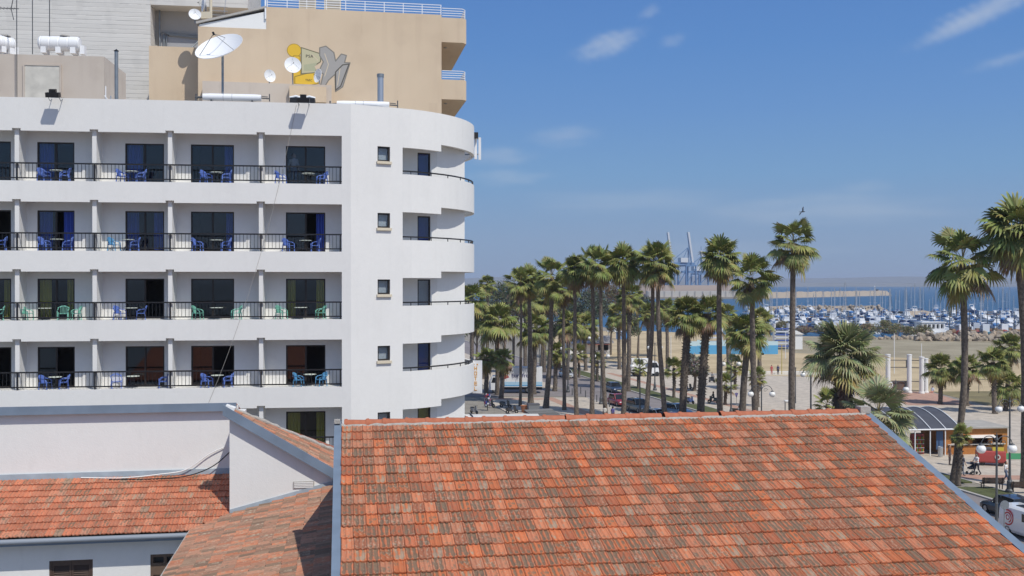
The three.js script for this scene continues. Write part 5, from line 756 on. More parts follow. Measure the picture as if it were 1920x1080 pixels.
// ---------------------------------------------------------------- people
const bodyCache = {};
function bodyGeo(pose) {
  if (bodyCache[pose]) return bodyCache[pose];
  const B = [], add = (a, b, r0, r1, tag) => B.push([V3(...a), V3(...b), r0, r1, tag]), hands = [];
  const leg = (s, knee, ank, toe) => { add([s * 0.09, 0.9, hipz], knee, 0.088, 0.06, 'pants'); add(knee, ank, 0.056, 0.04, 'pants'); add([ank[0], ank[1] - 0.03, ank[2]], toe, 0.042, 0.034, 'shoe'); };
  const arm = (s, el, wr) => { add([s * 0.17, 1.39, chz], el, 0.052, 0.042, 'shirt'); add(el, wr, 0.038, 0.028, 'skin'); hands.push([s, V3(...wr), V3(...wr).sub(V3(...el)).normalize()]); };
  const ride = pose === 'ride', sit = pose === 'sit', dy = sit ? -0.42 : ride ? -0.12 : 0; let hipz = 0, chz = 0;
  if (pose === 'push') chz = 0.05; if (ride) chz = 0.06;
  if (sit || ride) { const kz = 0.42, ky = 0.86; leg(-1, [-0.12, ky, kz], [-0.12, 0.5, kz - 0.02], [-0.12, 0.46, kz + 0.16]); leg(1, [0.12, ky, kz], [0.12, 0.5, kz - 0.02], [0.12, 0.46, kz + 0.16]); }
  else if (pose === 'stand') { leg(-1, [-0.1, 0.49, 0.02], [-0.11, 0.09, 0], [-0.13, 0.04, 0.17]); leg(1, [0.1, 0.49, 0.03], [0.11, 0.09, -0.02], [0.13, 0.04, 0.15]); }
  else { leg(-1, [-0.1, 0.51, 0.16], [-0.1, 0.1, 0.22], [-0.1, 0.06, 0.4]); leg(1, [0.1, 0.5, -0.02], [0.1, 0.14, -0.27], [0.1, 0.05, -0.12]); }
  add([0, 0.95, hipz], [0, 1.15, chz * 0.5], 0.135, 0.115, 'hip'); add([0, 1.15, chz * 0.5], [0, 1.36, chz], 0.12, 0.125, 'shirt'); add([-0.1, 1.36, chz], [0.1, 1.36, chz], 0.095, 0.095, 'shirt'); add([0, 1.4, chz], [0, 1.5, chz + 0.01], 0.052, 0.05, 'skin');
  add([0, 1.57, chz + 0.02], [0, 1.63, chz + 0.015], 0.082, 0.095, 'skin'); add([0, 1.585, chz + 0.1], [0, 1.565, chz + 0.115], 0.014, 0.012, 'skin'); add([-0.09, 1.6, chz], [-0.09, 1.58, chz], 0.018, 0.016, 'skin'); add([0.09, 1.6, chz], [0.09, 1.58, chz], 0.018, 0.016, 'skin'); add([0, 1.65, chz - 0.015], [0, 1.6, chz - 0.04], 0.1, 0.085, 'hair');
  if (pose === 'push' || ride) { arm(-1, [-0.22, 1.16, 0.16], [-0.2, 1.1, 0.42]); arm(1, [0.22, 1.16, 0.16], [0.2, 1.1, 0.42]); } else if (pose === 'hold') { arm(-1, [-0.24, 1.14, 0.02], [-0.12, 1.22, 0.22]); arm(1, [0.23, 1.12, -0.04], [0.24, 0.88, 0.06]); } else if (sit) { arm(-1, [-0.24, 1.13, 0.05], [-0.16, 0.95, 0.26]); arm(1, [0.24, 1.13, 0.05], [0.16, 0.95, 0.26]); } else { arm(-1, [-0.23, 1.12, -0.08], [-0.24, 0.88, -0.02]); arm(1, [0.23, 1.12, 0.02], [0.24, 0.88, 0.14]); }
  const N = 76, mc = new MarchingCubes(N, white, false, false, 60000); mc.isolation = 0; const h = N / 2, S = 0.95, cy = 0.88, D = (p, [a, b, r0, r1]) => { const e = b.clone().sub(a), l = e.lengthSq(), t = l ? clamp(p.clone().sub(a).dot(e) / l) : 0; return p.distanceTo(a.clone().addScaledVector(e, t)) - mix(r0, r1, t); };
  const bb = B.map(([a, b, r0, r1]) => [a, b.clone().sub(a), b.clone().sub(a).lengthSq() || 1e-6, r0, r1]);
  for (let z = 0; z < N; z++) for (let y = 0; y < N; y++) for (let x = 0; x < N; x++) { const X = (x - h) / h * S, Y = (y - h) / h * S + cy, Z = (z - h) / h * S; let acc = 0, best = 9; for (const [a, e, l, r0, r1] of bb) { const dx = X - a.x, dy2 = Y - a.y, dz = Z - a.z; let t = (dx * e.x + dy2 * e.y + dz * e.z) / l; t = t < 0 ? 0 : t > 1 ? 1 : t; const ux = dx - e.x * t, uy = dy2 - e.y * t, uz = dz - e.z * t, d = Math.sqrt(ux * ux + uy * uy + uz * uz) - r0 - (r1 - r0) * t; if (d < best) best = d; if (d < 0.2) acc += Math.exp(-d * 48); } mc.field[z * N * N + y * N + x] = acc > 1e-12 ? Math.log(acc) / 48 : -best; }
  mc.update(); const g = mb(), tags = []; for (let i = 0; i < mc.count; i++) { const p = V3(mc.positionArray[i * 3] * S, mc.positionArray[i * 3 + 1] * S + cy, mc.positionArray[i * 3 + 2] * S), n = V3(mc.normalArray[i * 3], mc.normalArray[i * 3 + 1], mc.normalArray[i * 3 + 2]).normalize(); let k = 0, bd = 9; B.forEach((q, j) => { const d = D(p, q); if (d < bd) { bd = d; k = j; } }); let tg = B[k][4]; if (tg === 'hip') tg = p.y < 1.0 ? 'pants' : 'shirt'; if (tg === 'pants' && p.y > 1.02) tg = 'shirt'; g.v(p, n, [0, 0]); tags.push(tg); }
  for (const [s, w, d] of hands) { const q0 = g.p.length / 3, side = V3(0, 0, 1).cross(d).normalize(); if (side.lengthSq() < 0.1) side.set(1, 0, 0); const nrm = d.clone().cross(side); g.tube([w.clone().addScaledVector(d, -0.02), w.clone().addScaledVector(d, 0.04), w.clone().addScaledVector(d, 0.09)], (t) => mix(0.028, 0.036, t), 7); for (let f = 0; f < 4; f++) { const o = w.clone().addScaledVector(d, 0.085).addScaledVector(side, (f - 1.5) * 0.019), L = [0.065, 0.075, 0.07, 0.055][f]; g.tube([o, o.clone().addScaledVector(d, L * 0.55).addScaledVector(nrm, 0.008), o.clone().addScaledVector(d, L * 0.9).addScaledVector(nrm, 0.03)], (t) => mix(0.0095, 0.0075, t), 5); } const th = w.clone().addScaledVector(d, 0.03).addScaledVector(side, 0.03); g.tube([th, th.clone().addScaledVector(d, 0.03).addScaledVector(side, 0.02), th.clone().addScaledVector(d, 0.06).addScaledVector(side, 0.022).addScaledVector(nrm, 0.015)], 0.01, 5); while (tags.length < g.p.length / 3) tags.push('skin'); void q0; }
  { const e0 = tags.length; for (const sx of [-1, 1]) g.ell(V3(sx * 0.034, 1.605, chz + 0.098), 0.012, 0.008, 0.008, 6); while (tags.length < g.p.length / 3) tags.push('eye'); g.ell(V3(0, 1.535, chz + 0.094), 0.022, 0.006, 0.008, 6); while (tags.length < g.p.length / 3) tags.push('lip'); void e0; }
  if (dy) for (let i = 1; i < g.p.length; i += 3) g.p[i] += dy;
  return bodyCache[pose] = { g, tags };
}
function person(label, pos, turn, pose, c) {
  const { g, tags } = bodyGeo(pose), col = { shirt: c.shirt, pants: c.pants, skin: c.skin || [0.36, 0.22, 0.15], hair: c.hair || [0.025, 0.018, 0.014], shoe: c.shoe || [0.05, 0.05, 0.05], eye: [0.02, 0.015, 0.012], lip: [0.3, 0.12, 0.1] }, q = mb(); q.p = g.p; q.n = g.n; q.u = g.u; q.c = tags.flatMap((t) => col[t]);
  const o = solo('person', q, vcol, label, 'person', pos, turn); o.scale.setScalar(c.s || 1); return o;
}
const on = (px, py, y = 0.04) => G(px, py, y);
person('person in a dark patterned top walking beside the pram by the kiosk', on(1805, 891), 0.4, 'walk', { shirt: [0.05, 0.06, 0.09], pants: [0.09, 0.11, 0.15] }); person('person in a white T-shirt and dark trousers pushing a pram', on(1833, 891), -1.2, 'push', { shirt: [0.72, 0.72, 0.72], pants: [0.03, 0.03, 0.045], s: 1.03 }); person('person in a white blouse and jeans near the lamp post', on(1887, 905), 0.8, 'hold', { shirt: [0.7, 0.7, 0.7], pants: [0.1, 0.13, 0.2], s: 0.97 }); person('person in brown standing left of the curved palm trunk', on(1781, 872), 0.9, 'stand', { shirt: [0.12, 0.07, 0.06], pants: [0.06, 0.04, 0.04] });
person('person in a violet shirt on the pavement just above the ridge', on(1149, 790), 2.6, 'walk', { shirt: [0.12, 0.11, 0.3], pants: [0.05, 0.06, 0.12] }); person('person in a pale top beside the seventh tall trunk', on(1134, 789), 2.9, 'walk', { shirt: [0.6, 0.58, 0.52], pants: [0.1, 0.08, 0.07] }); person('person in red standing on the sand', on(1447, 703), 0.3, 'stand', { shirt: [0.5, 0.1, 0.1], pants: [0.45, 0.12, 0.1] }); person('person in dark blue standing on the sand', on(1459, 703), -0.5, 'stand', { shirt: [0.06, 0.07, 0.16], pants: [0.03, 0.03, 0.05] }); person('person sitting on the sand beside the white columns', on(1749, 736).add(V3(0, -0.36, 0)), -0.8, 'sit', { shirt: [0.6, 0.65, 0.75], pants: [0.5, 0.2, 0.15] }); person('person in black riding the scooter across the plaza', on(1338, 757).add(V3(0, 0.02, 0.12)), -2.2, 'ride', { shirt: [0.03, 0.04, 0.045], pants: [0.04, 0.05, 0.05] }); person('rider in a white shirt on a far motorbike', on(1375, 716).add(V3(0, 0.02, 0)), -0.5, 'ride', { shirt: [0.7, 0.7, 0.7], pants: [0.02, 0.02, 0.02] }); person('rider in dark clothes on a far scooter', on(1335, 717).add(V3(0, 0.02, 0)), 0.4, 'ride', { shirt: [0.16, 0.17, 0.18], pants: [0.02, 0.02, 0.02] }); person('person in a pale shirt seated on the plaza bench', on(1386, 781).add(V3(0, -0.01, 0.1)), 2.4, 'sit', { shirt: [0.65, 0.62, 0.58], pants: [0.08, 0.07, 0.06] }); person('person in grey walking across the sunny beach', on(1370, 672), 1, 'walk', { shirt: [0.2, 0.16, 0.14], pants: [0.1, 0.09, 0.09] }); person('person in pale clothes walking below the huge palm', on(1622, 722), -1, 'walk', { shirt: [0.5, 0.45, 0.42], pants: [0.1, 0.1, 0.16] }); person('person in violet walking behind the huge palm', on(1612, 722), -1, 'walk', { shirt: [0.2, 0.16, 0.3], pants: [0.08, 0.08, 0.1] });
person('person in a pale top inside the top balcony doorway', hotel.localToWorld(V3(hx(551, -BD - 0.9), FL[0] + 0.01, -BD - 0.9)), 0.3, 'stand', { shirt: [0.5, 0.52, 0.6], pants: [0.06, 0.08, 0.16], s: 0.9 });
// ---------------------------------------------------------------- vehicles
const glassCar = M([0.015, 0.018, 0.022], 0.06, { specularIntensity: 1 }), lampGlass = M([0.7, 0.72, 0.74], 0.15), tailRed = M([0.4, 0.02, 0.02], 0.25), rimM = M([0.45, 0.46, 0.47], 0.35, { metalness: 0.7 });
const paint = (c, cc = 1) => M(c, 0.35, { clearcoat: cc, clearcoatRoughness: 0.06 });
function wheelSet(g, xs, zs, r, w = 0.2) { for (const z of zs) for (const x of xs) { const W = new THREE.Group(); W.name = 'wheel'; W.position.set(x, r, z); g.add(W); const m = new THREE.Matrix4().makeRotationZ(Math.PI / 2); const t = mb(); t.at(m); t.lathe([[r * 0.62, -w / 2], [r * 0.94, -w / 2], [r, -w / 4], [r, w / 4], [r * 0.94, w / 2], [r * 0.62, w / 2]], 0, 0, 0, 18); mesh('tyre', t, rubber, W); const q = mb(); q.at(m); q.lathe([[0.001, -w * 0.42], [r * 0.62, -w * 0.4], [r * 0.62, w * 0.4], [0.001, w * 0.42]], 0, 0, 0, 14); mesh('rim', q, rimM, W); } }
function loft(b, secs) {   // cross sections along z: [z, half width low, half width high, y low, y high] with rounded shoulders
  const ring = ([z, wl, wh, yl, yh]) => { const m = mix(yl, yh, 0.62), wm = Math.max(wl, wh) * 1.0; return [[-wl * 0.9, yl], [-wl, mix(yl, yh, 0.12)], [-wm, m], [-wh, mix(yl, yh, 0.94)], [-wh * 0.86, yh], [0, yh + 0.018], [wh * 0.86, yh], [wh, mix(yl, yh, 0.94)], [wm, m], [wl, mix(yl, yh, 0.12)], [wl * 0.9, yl]].map(([x, y]) => V3(x, y, z)); };
  const R = secs.map(ring), n = R[0].length; for (let i = 0; i + 1 < R.length; i++) for (let k = 0; k < n; k++) b.quad(R[i][k], R[i][(k + 1) % n], R[i + 1][(k + 1) % n], R[i + 1][k]);
  for (const [r, f] of [[R[0], 0], [R[R.length - 1], 1]]) for (let k = 1; k + 1 < n; k++) f ? b.tri(r[0], r[k], r[k + 1]) : b.tri(r[0], r[k + 1], r[k]); return b;
}
function car(label, pos, turn, colour, o = {}) {   // front towards +z
  const L = o.L || 4.1, W = (o.W || 1.7) / 2, h = L / 2, H = o.H || 1.45, bH = o.bH || 0.88, g = thing(o.name || 'parked_car', label, o.cat || 'car', pos, turn, 'cars on the promenade road'), p = paint(colour);
  const back = o.back ?? -h * 0.82, ws = o.ws ?? h * 0.42;
  mesh('body', loft(mb(), [[-h, W * 0.78, W * 0.72, 0.38, bH * 0.86], [-h * 0.96, W * 0.95, W * 0.86, 0.26, bH * 0.97], [-h * 0.6, W, W * 0.92, 0.22, bH], [0, W, W * 0.93, 0.22, bH], [h * 0.45, W, W * 0.92, 0.22, bH * 0.98], [h * 0.82, W * 0.97, W * 0.86, 0.24, bH * 0.86], [h * 0.96, W * 0.88, W * 0.76, 0.28, bH * 0.76], [h, W * 0.72, W * 0.62, 0.36, bH * 0.66]]), p, g);
  mesh('windows', loft(mb(), [[back, W * 0.88, W * 0.8, bH - 0.02, bH + 0.03], [back + 0.22, W * 0.89, W * 0.72, bH - 0.02, H - 0.08], [-h * 0.1, W * 0.9, W * 0.74, bH - 0.02, H - 0.025], [ws - 0.62, W * 0.9, W * 0.72, bH - 0.02, H - 0.06], [ws, W * 0.86, W * 0.82, bH - 0.03, bH + 0.02]]), glassCar, g);
  mesh('roof_panel', loft(mb(), [[back + 0.2, W * 0.74, W * 0.66, H - 0.1, H - 0.055], [-h * 0.1, W * 0.77, W * 0.7, H - 0.06, H], [ws - 0.66, W * 0.74, W * 0.66, H - 0.09, H - 0.045]]), p, g);
  for (const s of [-1, 1]) { const q = mb(); for (const z of [back + 0.2, -h * 0.08, ws - 0.62]) q.bar(V3(s * W * 0.915, bH - 0.03, z + (z > 0 ? 0.5 : z < -h * 0.5 ? -0.12 : 0)), V3(s * W * 0.755, H - 0.05, z), 0.07, 0.05); mesh('pillar', q, p, g); mesh('headlight', mb().ell(V3(s * W * 0.68, bH * 0.66, h * 0.955), 0.17, 0.09, 0.08, 8), lampGlass, g); mesh('tail_light', mb().cbox(s * W * 0.8, bH * 0.82, -h * 0.975, 0.18, 0.2, 0.08), tailRed, g); mesh('mirror', mb().ell(V3(s * (W + 0.07), bH + 0.07, ws - 0.45), 0.1, 0.07, 0.06, 8), p, g); }
  mesh('bumper', mb().box(-W * 0.72, 0.3, h * 0.965, W * 0.72, 0.46, h + 0.03), o.dark ? black : p, g); mesh('grille', mb().box(-W * 0.4, 0.48, h * 0.97, W * 0.4, 0.57, h + 0.012), black, g); mesh('number_plate', mb().box(-0.26, 0.36, h + 0.031, 0.26, 0.47, h + 0.04), M([0.65, 0.62, 0.4], 0.5), g);
  wheelSet(g, [-W + 0.09, W - 0.09], [-h * 0.6, h * 0.62], 0.31); return g;
}
const gr = (px, py) => G(px, py, 0.016), RT = roadTurn;
car('dark blue saloon car driving towards the camera', gr(1152, 735), RT, [0.02, 0.035, 0.075]); car('red hatchback with rounded lights behind the slim trunks', gr(1160, 760), RT + 0.12, [0.34, 0.025, 0.035], { L: 3.7, H: 1.5 }); car('grey-green people carrier parked on the road', gr(1197, 772), RT + 0.15, [0.17, 0.175, 0.15], { L: 4.3, H: 1.66, bH: 0.98 }); car('white hatchback partly hidden by the roof ridge', gr(1233, 790), RT + 0.5, [0.72, 0.72, 0.72], { L: 3.9 }); car('pale metallic blue saloon between the shaggy palms', gr(1270, 779), RT + 0.35, [0.2, 0.29, 0.38], { L: 4.2 }); car('small silver car far down the road', gr(1062, 708), RT, [0.45, 0.47, 0.5]); car('dark navy car half hidden behind the ridge below the white hatchback', gr(1262, 797), RT + 0.45, [0.015, 0.025, 0.06]);
car('black hatchback parked at the kerb beside the near bench', V3(34.1, 0.016, -69.6), RT + Math.PI, [0.02, 0.024, 0.035], { L: 3.9, H: 1.5, W: 1.75 });
{ // white delivery van with a red swirl
  const g = thing('delivery_van', 'white delivery van with a red swirl emblem at the picture edge', 'van', V3(32.6, 0.016, -63.2), RT + 0.02), p = paint([0.75, 0.75, 0.75]), L = 2.1, W = 0.88;
  mesh('body', loft(mb(), [[-L, W * 0.94, W * 0.86, 0.34, 1.8], [-L * 0.96, W, W * 0.9, 0.24, 1.86], [L * 0.2, W, W * 0.9, 0.24, 1.84], [L * 0.38, W, W * 0.88, 0.24, 1.72], [L * 0.62, W, W * 0.86, 0.24, 1.12], [L * 0.92, W * 0.94, W * 0.8, 0.26, 0.95], [L, W * 0.8, W * 0.7, 0.34, 0.8]]), p, g);
  for (const s of [-1, 1]) { mesh('side_window', mb().extr([[0.0, 1.12], [1.05, 1.12], [0.72, 1.6], [0.0, 1.62]].map(([z, y]) => [-z - 0.0, y]), 0, 0.02).at(null), glassCar, g).applyMatrix4(new THREE.Matrix4().makeRotationY(Math.PI / 2).setPosition(s > 0 ? W * 0.985 : -W * 0.985 - 0.02, 0, -0.05)); mesh('headlight', mb().ell(V3(s * 0.62, 0.78, L * 0.955), 0.18, 0.12, 0.08, 8), lampGlass, g); mesh('mirror', mb().ell(V3(s * (W + 0.1), 1.18, 0.85), 0.1, 0.14, 0.08, 8), p, g); }
  mesh('windscreen', mb().quad(V3(-W * 0.78, 1.14, L * 0.62), V3(W * 0.78, 1.14, L * 0.62), V3(W * 0.74, 1.7, L * 0.405), V3(-W * 0.74, 1.7, L * 0.405)).at(null), glassCar, g).position.set(0, 0.02, 0.03);
  const em = M([0.45, 0.03, 0.04], 0.4), e = mb(), cx = -1.25, cy = 1.15; for (const [r, a0, a1, wd] of [[0.46, 1.2, 5.2, 0.1], [0.3, 0.2, 4.4, 0.09], [0.14, 2, 8, 0.07]]) { for (let k = 0; k < 14; k++) { const f = (i) => a0 + (a1 - a0) * i / 14, q = (i, rad) => V3(-W - 0.006, cy + Math.sin(f(i)) * rad, cx - Math.cos(f(i)) * rad); e.quad(q(k, r - wd / 2), q(k + 1, r - wd / 2), q(k + 1, r + wd / 2), q(k, r + wd / 2)); } } mesh('emblem', e, em, g); mesh('roof_vent', mb().box(-0.3, 1.87, -1.2, 0.3, 1.9, -0.2), black, g); wheelSet(g, [-W + 0.1, W - 0.1], [-1.3, 1.35], 0.31);
}
{ // box truck parked across the side street
  const O = gr(978, 738), g = thing('box_truck', 'white and pale blue refrigerated box truck with lettering behind the palms', 'truck', O, 0), bx0 = -2.75, bx1 = 3.0, yb = 0.95, yt = 3.75;
  mesh('cargo_box', mb().box(bx0, yb, -2.4, bx1, yt, -0.05), whitePaint, g); mesh('stripe', mb().box(bx0, yb + 0.12, -0.048, bx1, yb + 0.28, -0.03), M([0.12, 0.35, 0.6], 0.4), g); mesh('stripe', mb().box(bx0, yb + 0.28, -0.048, bx1, yb + 0.75, -0.034), M([0.4, 0.6, 0.75], 0.4), g); mesh('chassis', mb().box(-4.6, 0.55, -2.1, bx1, 0.94, -0.3), black, g);
  const rd = mb(); rd.extr([[bx0 + 0.25, 2.1], [bx0 + 1.0, 2.35], [bx0 + 0.35, 2.9]], -0.048, -0.03); mesh('emblem', rd, M([0.5, 0.09, 0.1], 0.4), g);
  const c = document.createElement('canvas'); c.width = 512; c.height = 96; const x = c.getContext('2d'); x.fillStyle = '#e6e6e8'; x.fillRect(0, 0, 512, 96); x.fillStyle = '#1b2160'; x.font = 'bold 96px sans-serif'; x.fillText('Eurofres', 8, 80); const t = new THREE.CanvasTexture(c); t.colorSpace = THREE.SRGBColorSpace; mesh('lettering', mb().quad(V3(bx0 + 1.2, 2.2, -0.044), V3(bx0 + 4.9, 2.2, -0.044), V3(bx0 + 4.9, 2.95, -0.044), V3(bx0 + 1.2, 2.95, -0.044), [[0, 0], [1, 0], [1, 1], [0, 1]]), new THREE.MeshStandardMaterial({ map: t, roughness: 0.4 }), g);
  mesh('cab', mb().at(new THREE.Matrix4().setPosition(0, 0, -2.25)).extr([[-4.75, 0.5], [-2.9, 0.5], [-2.9, 2.5], [-4.2, 2.5], [-4.72, 1.6]], 0, 2.1), whitePaint, g); mesh('cab_window', mb().extr([[-4.4, 1.55], [-3.3, 1.55], [-3.3, 2.3], [-4.15, 2.3]], -0.149, -0.13), glassCar, g); for (const w of [-3.8, 0.9]) for (const z of [-0.3, -2.1]) { const W = new THREE.Group(); W.name = 'wheel'; W.position.set(w, 0.48, z); g.add(W); const m = new THREE.Matrix4().makeRotationX(Math.PI / 2); const q = mb(); q.at(m); q.lathe([[0.26, -0.14], [0.45, -0.14], [0.48, -0.06], [0.48, 0.06], [0.45, 0.14], [0.26, 0.14]], 0, 0, 0, 18); mesh('tyre', q, rubber, W); const r = mb(); r.at(m); r.lathe([[0.001, -0.1], [0.26, -0.12], [0.26, 0.12], [0.001, 0.1]], 0, 0, 0, 12); mesh('rim', r, rimM, W); }
}
{ // white lorry on the plaza
  const g = thing('white_lorry', 'white lorry with a tall cab on the plaza behind the tall trunks', 'truck', on(1212, 706), 0.15); mesh('cab', mb().at(new THREE.Matrix4().setPosition(0, 0, -2)).extr([[0.7, 0.5], [3.0, 0.5], [3.05, 1.3], [2.5, 1.5], [1.9, 2.55], [0.7, 2.6]], 0, 2), whitePaint, g); mesh('windscreen', mb().quad(V3(2.47, 1.56, -1.85), V3(2.47, 1.56, -0.15), V3(1.94, 2.5, -0.2), V3(1.94, 2.5, -1.8)), glassCar, g).position.x = 0.03; mesh('cab_window', mb().extr([[1.0, 1.5], [2.25, 1.5], [1.8, 2.35], [1.0, 2.35]], 0.002, 0.02), glassCar, g); mesh('cargo_box', mb().box(-2.6, 0.8, -2.05, 0.62, 3.0, 0.05), whiteMatt, g); mesh('chassis', mb().box(-2.6, 0.5, -1.8, 0.69, 0.79, -0.2), black, g); for (const x of [1.9, -1.6]) for (const z of [-0.12, -1.9]) { const W = mb(); W.at(new THREE.Matrix4().makeRotationX(Math.PI / 2).setPosition(x, 0.42, z)); W.lathe([[0.001, -0.12], [0.38, -0.12], [0.42, 0], [0.38, 0.12], [0.001, 0.12]], 0, 0, 0, 14); mesh('wheel', W, rubber, g); }
}
function scooter(label, pos, turn, c) { const g = thing('motor_scooter', label, 'scooter', pos, turn), p = paint(c); for (const z of [-0.62, 0.62]) { const t = mb(); t.at(new THREE.Matrix4().makeRotationZ(Math.PI / 2).setPosition(0, 0.25, z)); t.lathe([[0.1, -0.05], [0.23, -0.05], [0.25, 0], [0.23, 0.05], [0.1, 0.05]], 0, 0, 0, 14); mesh('wheel', t, rubber, g); } mesh('body', loft(mb(), [[-0.85, 0.08, 0.1, 0.5, 0.66], [-0.5, 0.17, 0.16, 0.32, 0.72], [-0.1, 0.18, 0.13, 0.28, 0.7], [0.05, 0.17, 0.1, 0.22, 0.34], [0.4, 0.16, 0.1, 0.22, 0.34]]), p, g); mesh('seat', loft(mb(), [[-0.78, 0.1, 0.1, 0.7, 0.78], [-0.4, 0.15, 0.13, 0.72, 0.82], [-0.06, 0.09, 0.08, 0.7, 0.77]]), black, g); mesh('front_shield', mb().bar(V3(0, 0.3, 0.44), V3(0, 0.95, 0.34), 0.36, 0.08), p, g); mesh('handlebar', mb().rod(V3(-0.32, 1.0, 0.28), V3(0.32, 1.0, 0.28), 0.02).rod(V3(0, 0.9, 0.34), V3(0, 1.02, 0.28), 0.05), black, g); mesh('fork', mb().rod(V3(0, 0.25, 0.62), V3(0, 0.8, 0.4), 0.035), steel, g); mesh('mudguard', mb().bar(V3(0, 0.53, 0.48), V3(0, 0.44, 0.82), 0.14, 0.03), p, g); }
scooter('dark scooter carrying the rider in black across the plaza', on(1338, 757), -2.2, [0.06, 0.08, 0.08]); scooter('far black motorbike under the white-shirted rider', on(1375, 716), -0.5, [0.02, 0.02, 0.02]); scooter('far grey scooter under the darkly dressed rider', on(1335, 717), 0.4, [0.1, 0.1, 0.1]); scooter('parked black scooter by the grey bin near the hotel', on(918, 764), 0.9, [0.03, 0.03, 0.035]); scooter('parked dark green scooter close to the second tall palm', on(948, 765), 1.1, [0.05, 0.06, 0.06]); scooter('parked scooter at the edge of the hotel corner', on(889, 776), 0.6, [0.2, 0.2, 0.2]); scooter('parked black scooter beside the brown planter', on(960, 776), 2, [0.025, 0.025, 0.03]); scooter('parked blue scooter behind the pale blue saloon', on(1295, 757), 0.4, [0.1, 0.16, 0.36]); scooter('parked black motorbike near the bare grey shrub', on(1290, 732), 1.0, [0.02, 0.02, 0.02]);
{ // bicycles in a far rack, pram
  const bike = (label, pos, turn) => { const g = thing('bicycle', label, 'bicycle', pos, turn); for (const z of [-0.52, 0.52]) { const t = mb(), q = []; for (let k = 0; k <= 16; k++) q.push(V3(0, 0.34 + 0.33 * Math.sin(k / 8 * Math.PI), z + 0.33 * Math.cos(k / 8 * Math.PI))); t.tube(q, 0.02, 5, false); mesh('wheel', t, rubber, g); } mesh('frame', mb().rod(V3(0, 0.34, -0.52), V3(0, 0.8, -0.2), 0.018).rod(V3(0, 0.8, -0.2), V3(0, 0.82, 0.32), 0.02).rod(V3(0, 0.32, -0.05), V3(0, 0.82, 0.32), 0.02).rod(V3(0, 0.32, -0.05), V3(0, 0.9, -0.24), 0.02).rod(V3(0, 0.34, 0.52), V3(0, 0.95, 0.3), 0.018).rod(V3(0, 0.34, -0.52), V3(0, 0.32, -0.05), 0.018), black, g); mesh('saddle', mb().ell(V3(0, 0.92, -0.26), 0.07, 0.03, 0.13, 8), black, g); mesh('handlebar', mb().rod(V3(-0.28, 0.98, 0.3), V3(0.28, 0.98, 0.3), 0.015), black, g); };
  bike('bicycle standing at the verge behind the sixth tall trunk', on(1119, 716), 1.4); bike('bicycle leaning by the verge next to the first bicycle', on(1126, 714), 1.2);
  const g = thing('pram', 'black pram pushed beside the kiosk', 'pram', on(1823, 889), -1.2); for (const z of [-0.3, 0.32]) for (const x of [-0.22, 0.22]) { const t = mb(); t.at(new THREE.Matrix4().makeRotationZ(Math.PI / 2).setPosition(x, 0.12, z)); t.lathe([[0.03, -0.02], [0.12, -0.02], [0.12, 0.02], [0.03, 0.02]], 0, 0, 0, 10); mesh('wheel', t, rubber, g); } mesh('seat', loft(mb(), [[-0.3, 0.2, 0.2, 0.45, 0.8], [0.1, 0.2, 0.2, 0.42, 0.62], [0.35, 0.17, 0.17, 0.45, 0.56]]), M([0.03, 0.03, 0.04], 0.8), g); mesh('hood', mb().ell(V3(0, 0.82, -0.12), 0.21, 0.22, 0.24, 10, 0, Math.PI / 2), M([0.04, 0.04, 0.055], 0.8), g); const f = mb(); for (const x of [-0.2, 0.2]) f.rod(V3(x, 0.12, 0.32), V3(x, 1.0, -0.55), 0.015).rod(V3(x, 0.12, -0.3), V3(x, 0.6, 0.2), 0.015); f.rod(V3(-0.2, 1.0, -0.55), V3(0.2, 1.0, -0.55), 0.02); mesh('frame', f, steel, g);
}
// ---------------------------------------------------------------- street furniture
const lampProto = (() => {
  const g = new THREE.Group(); mesh('post', mb().lathe([[0.3, 0], [0.3, 0.25], [0.22, 0.35], [0.2, 0.9], [0.13, 1.05], [0.1, 1.3], [0.075, 3.2], [0.1, 3.25], [0.07, 3.35], [0.055, 6.9], [0.1, 6.95], [0.05, 7.1], [0.001, 7.4]], 0, 0, 0, 12), ironGrey, g);
  for (const s of [-1, 1]) { const a = mb(), q = []; for (let k = 0; k <= 12; k++) { const f = Math.PI * k / 12; q.push(V3(s * (0.46 - 0.46 * Math.cos(f)), 6.65 + 0.5 * Math.sin(f), 0)); } a.tube(q, 0.028, 6); const c = []; for (let k = 0; k <= 14; k++) { const f = k * 0.5, r = 0.2 - k * 0.011; c.push(V3(s * (0.34 + Math.cos(f) * r), 6.75 + Math.sin(f) * r, 0)); } a.tube(c, 0.018, 5); mesh('arm', a, ironGrey, g); const L = new THREE.Group(); L.name = 'lantern'; g.add(L); mesh('globe', mb().ell(V3(s * 0.92, 6.4, 0), 0.27, 0.26, 0.27, 14), globeMat, L); mesh('cap', mb().lathe([[0.15, 6.62], [0.12, 6.68], [0.03, 6.72]], s * 0.92, 0, 0, 10), ironGrey, L); } return g;
})();
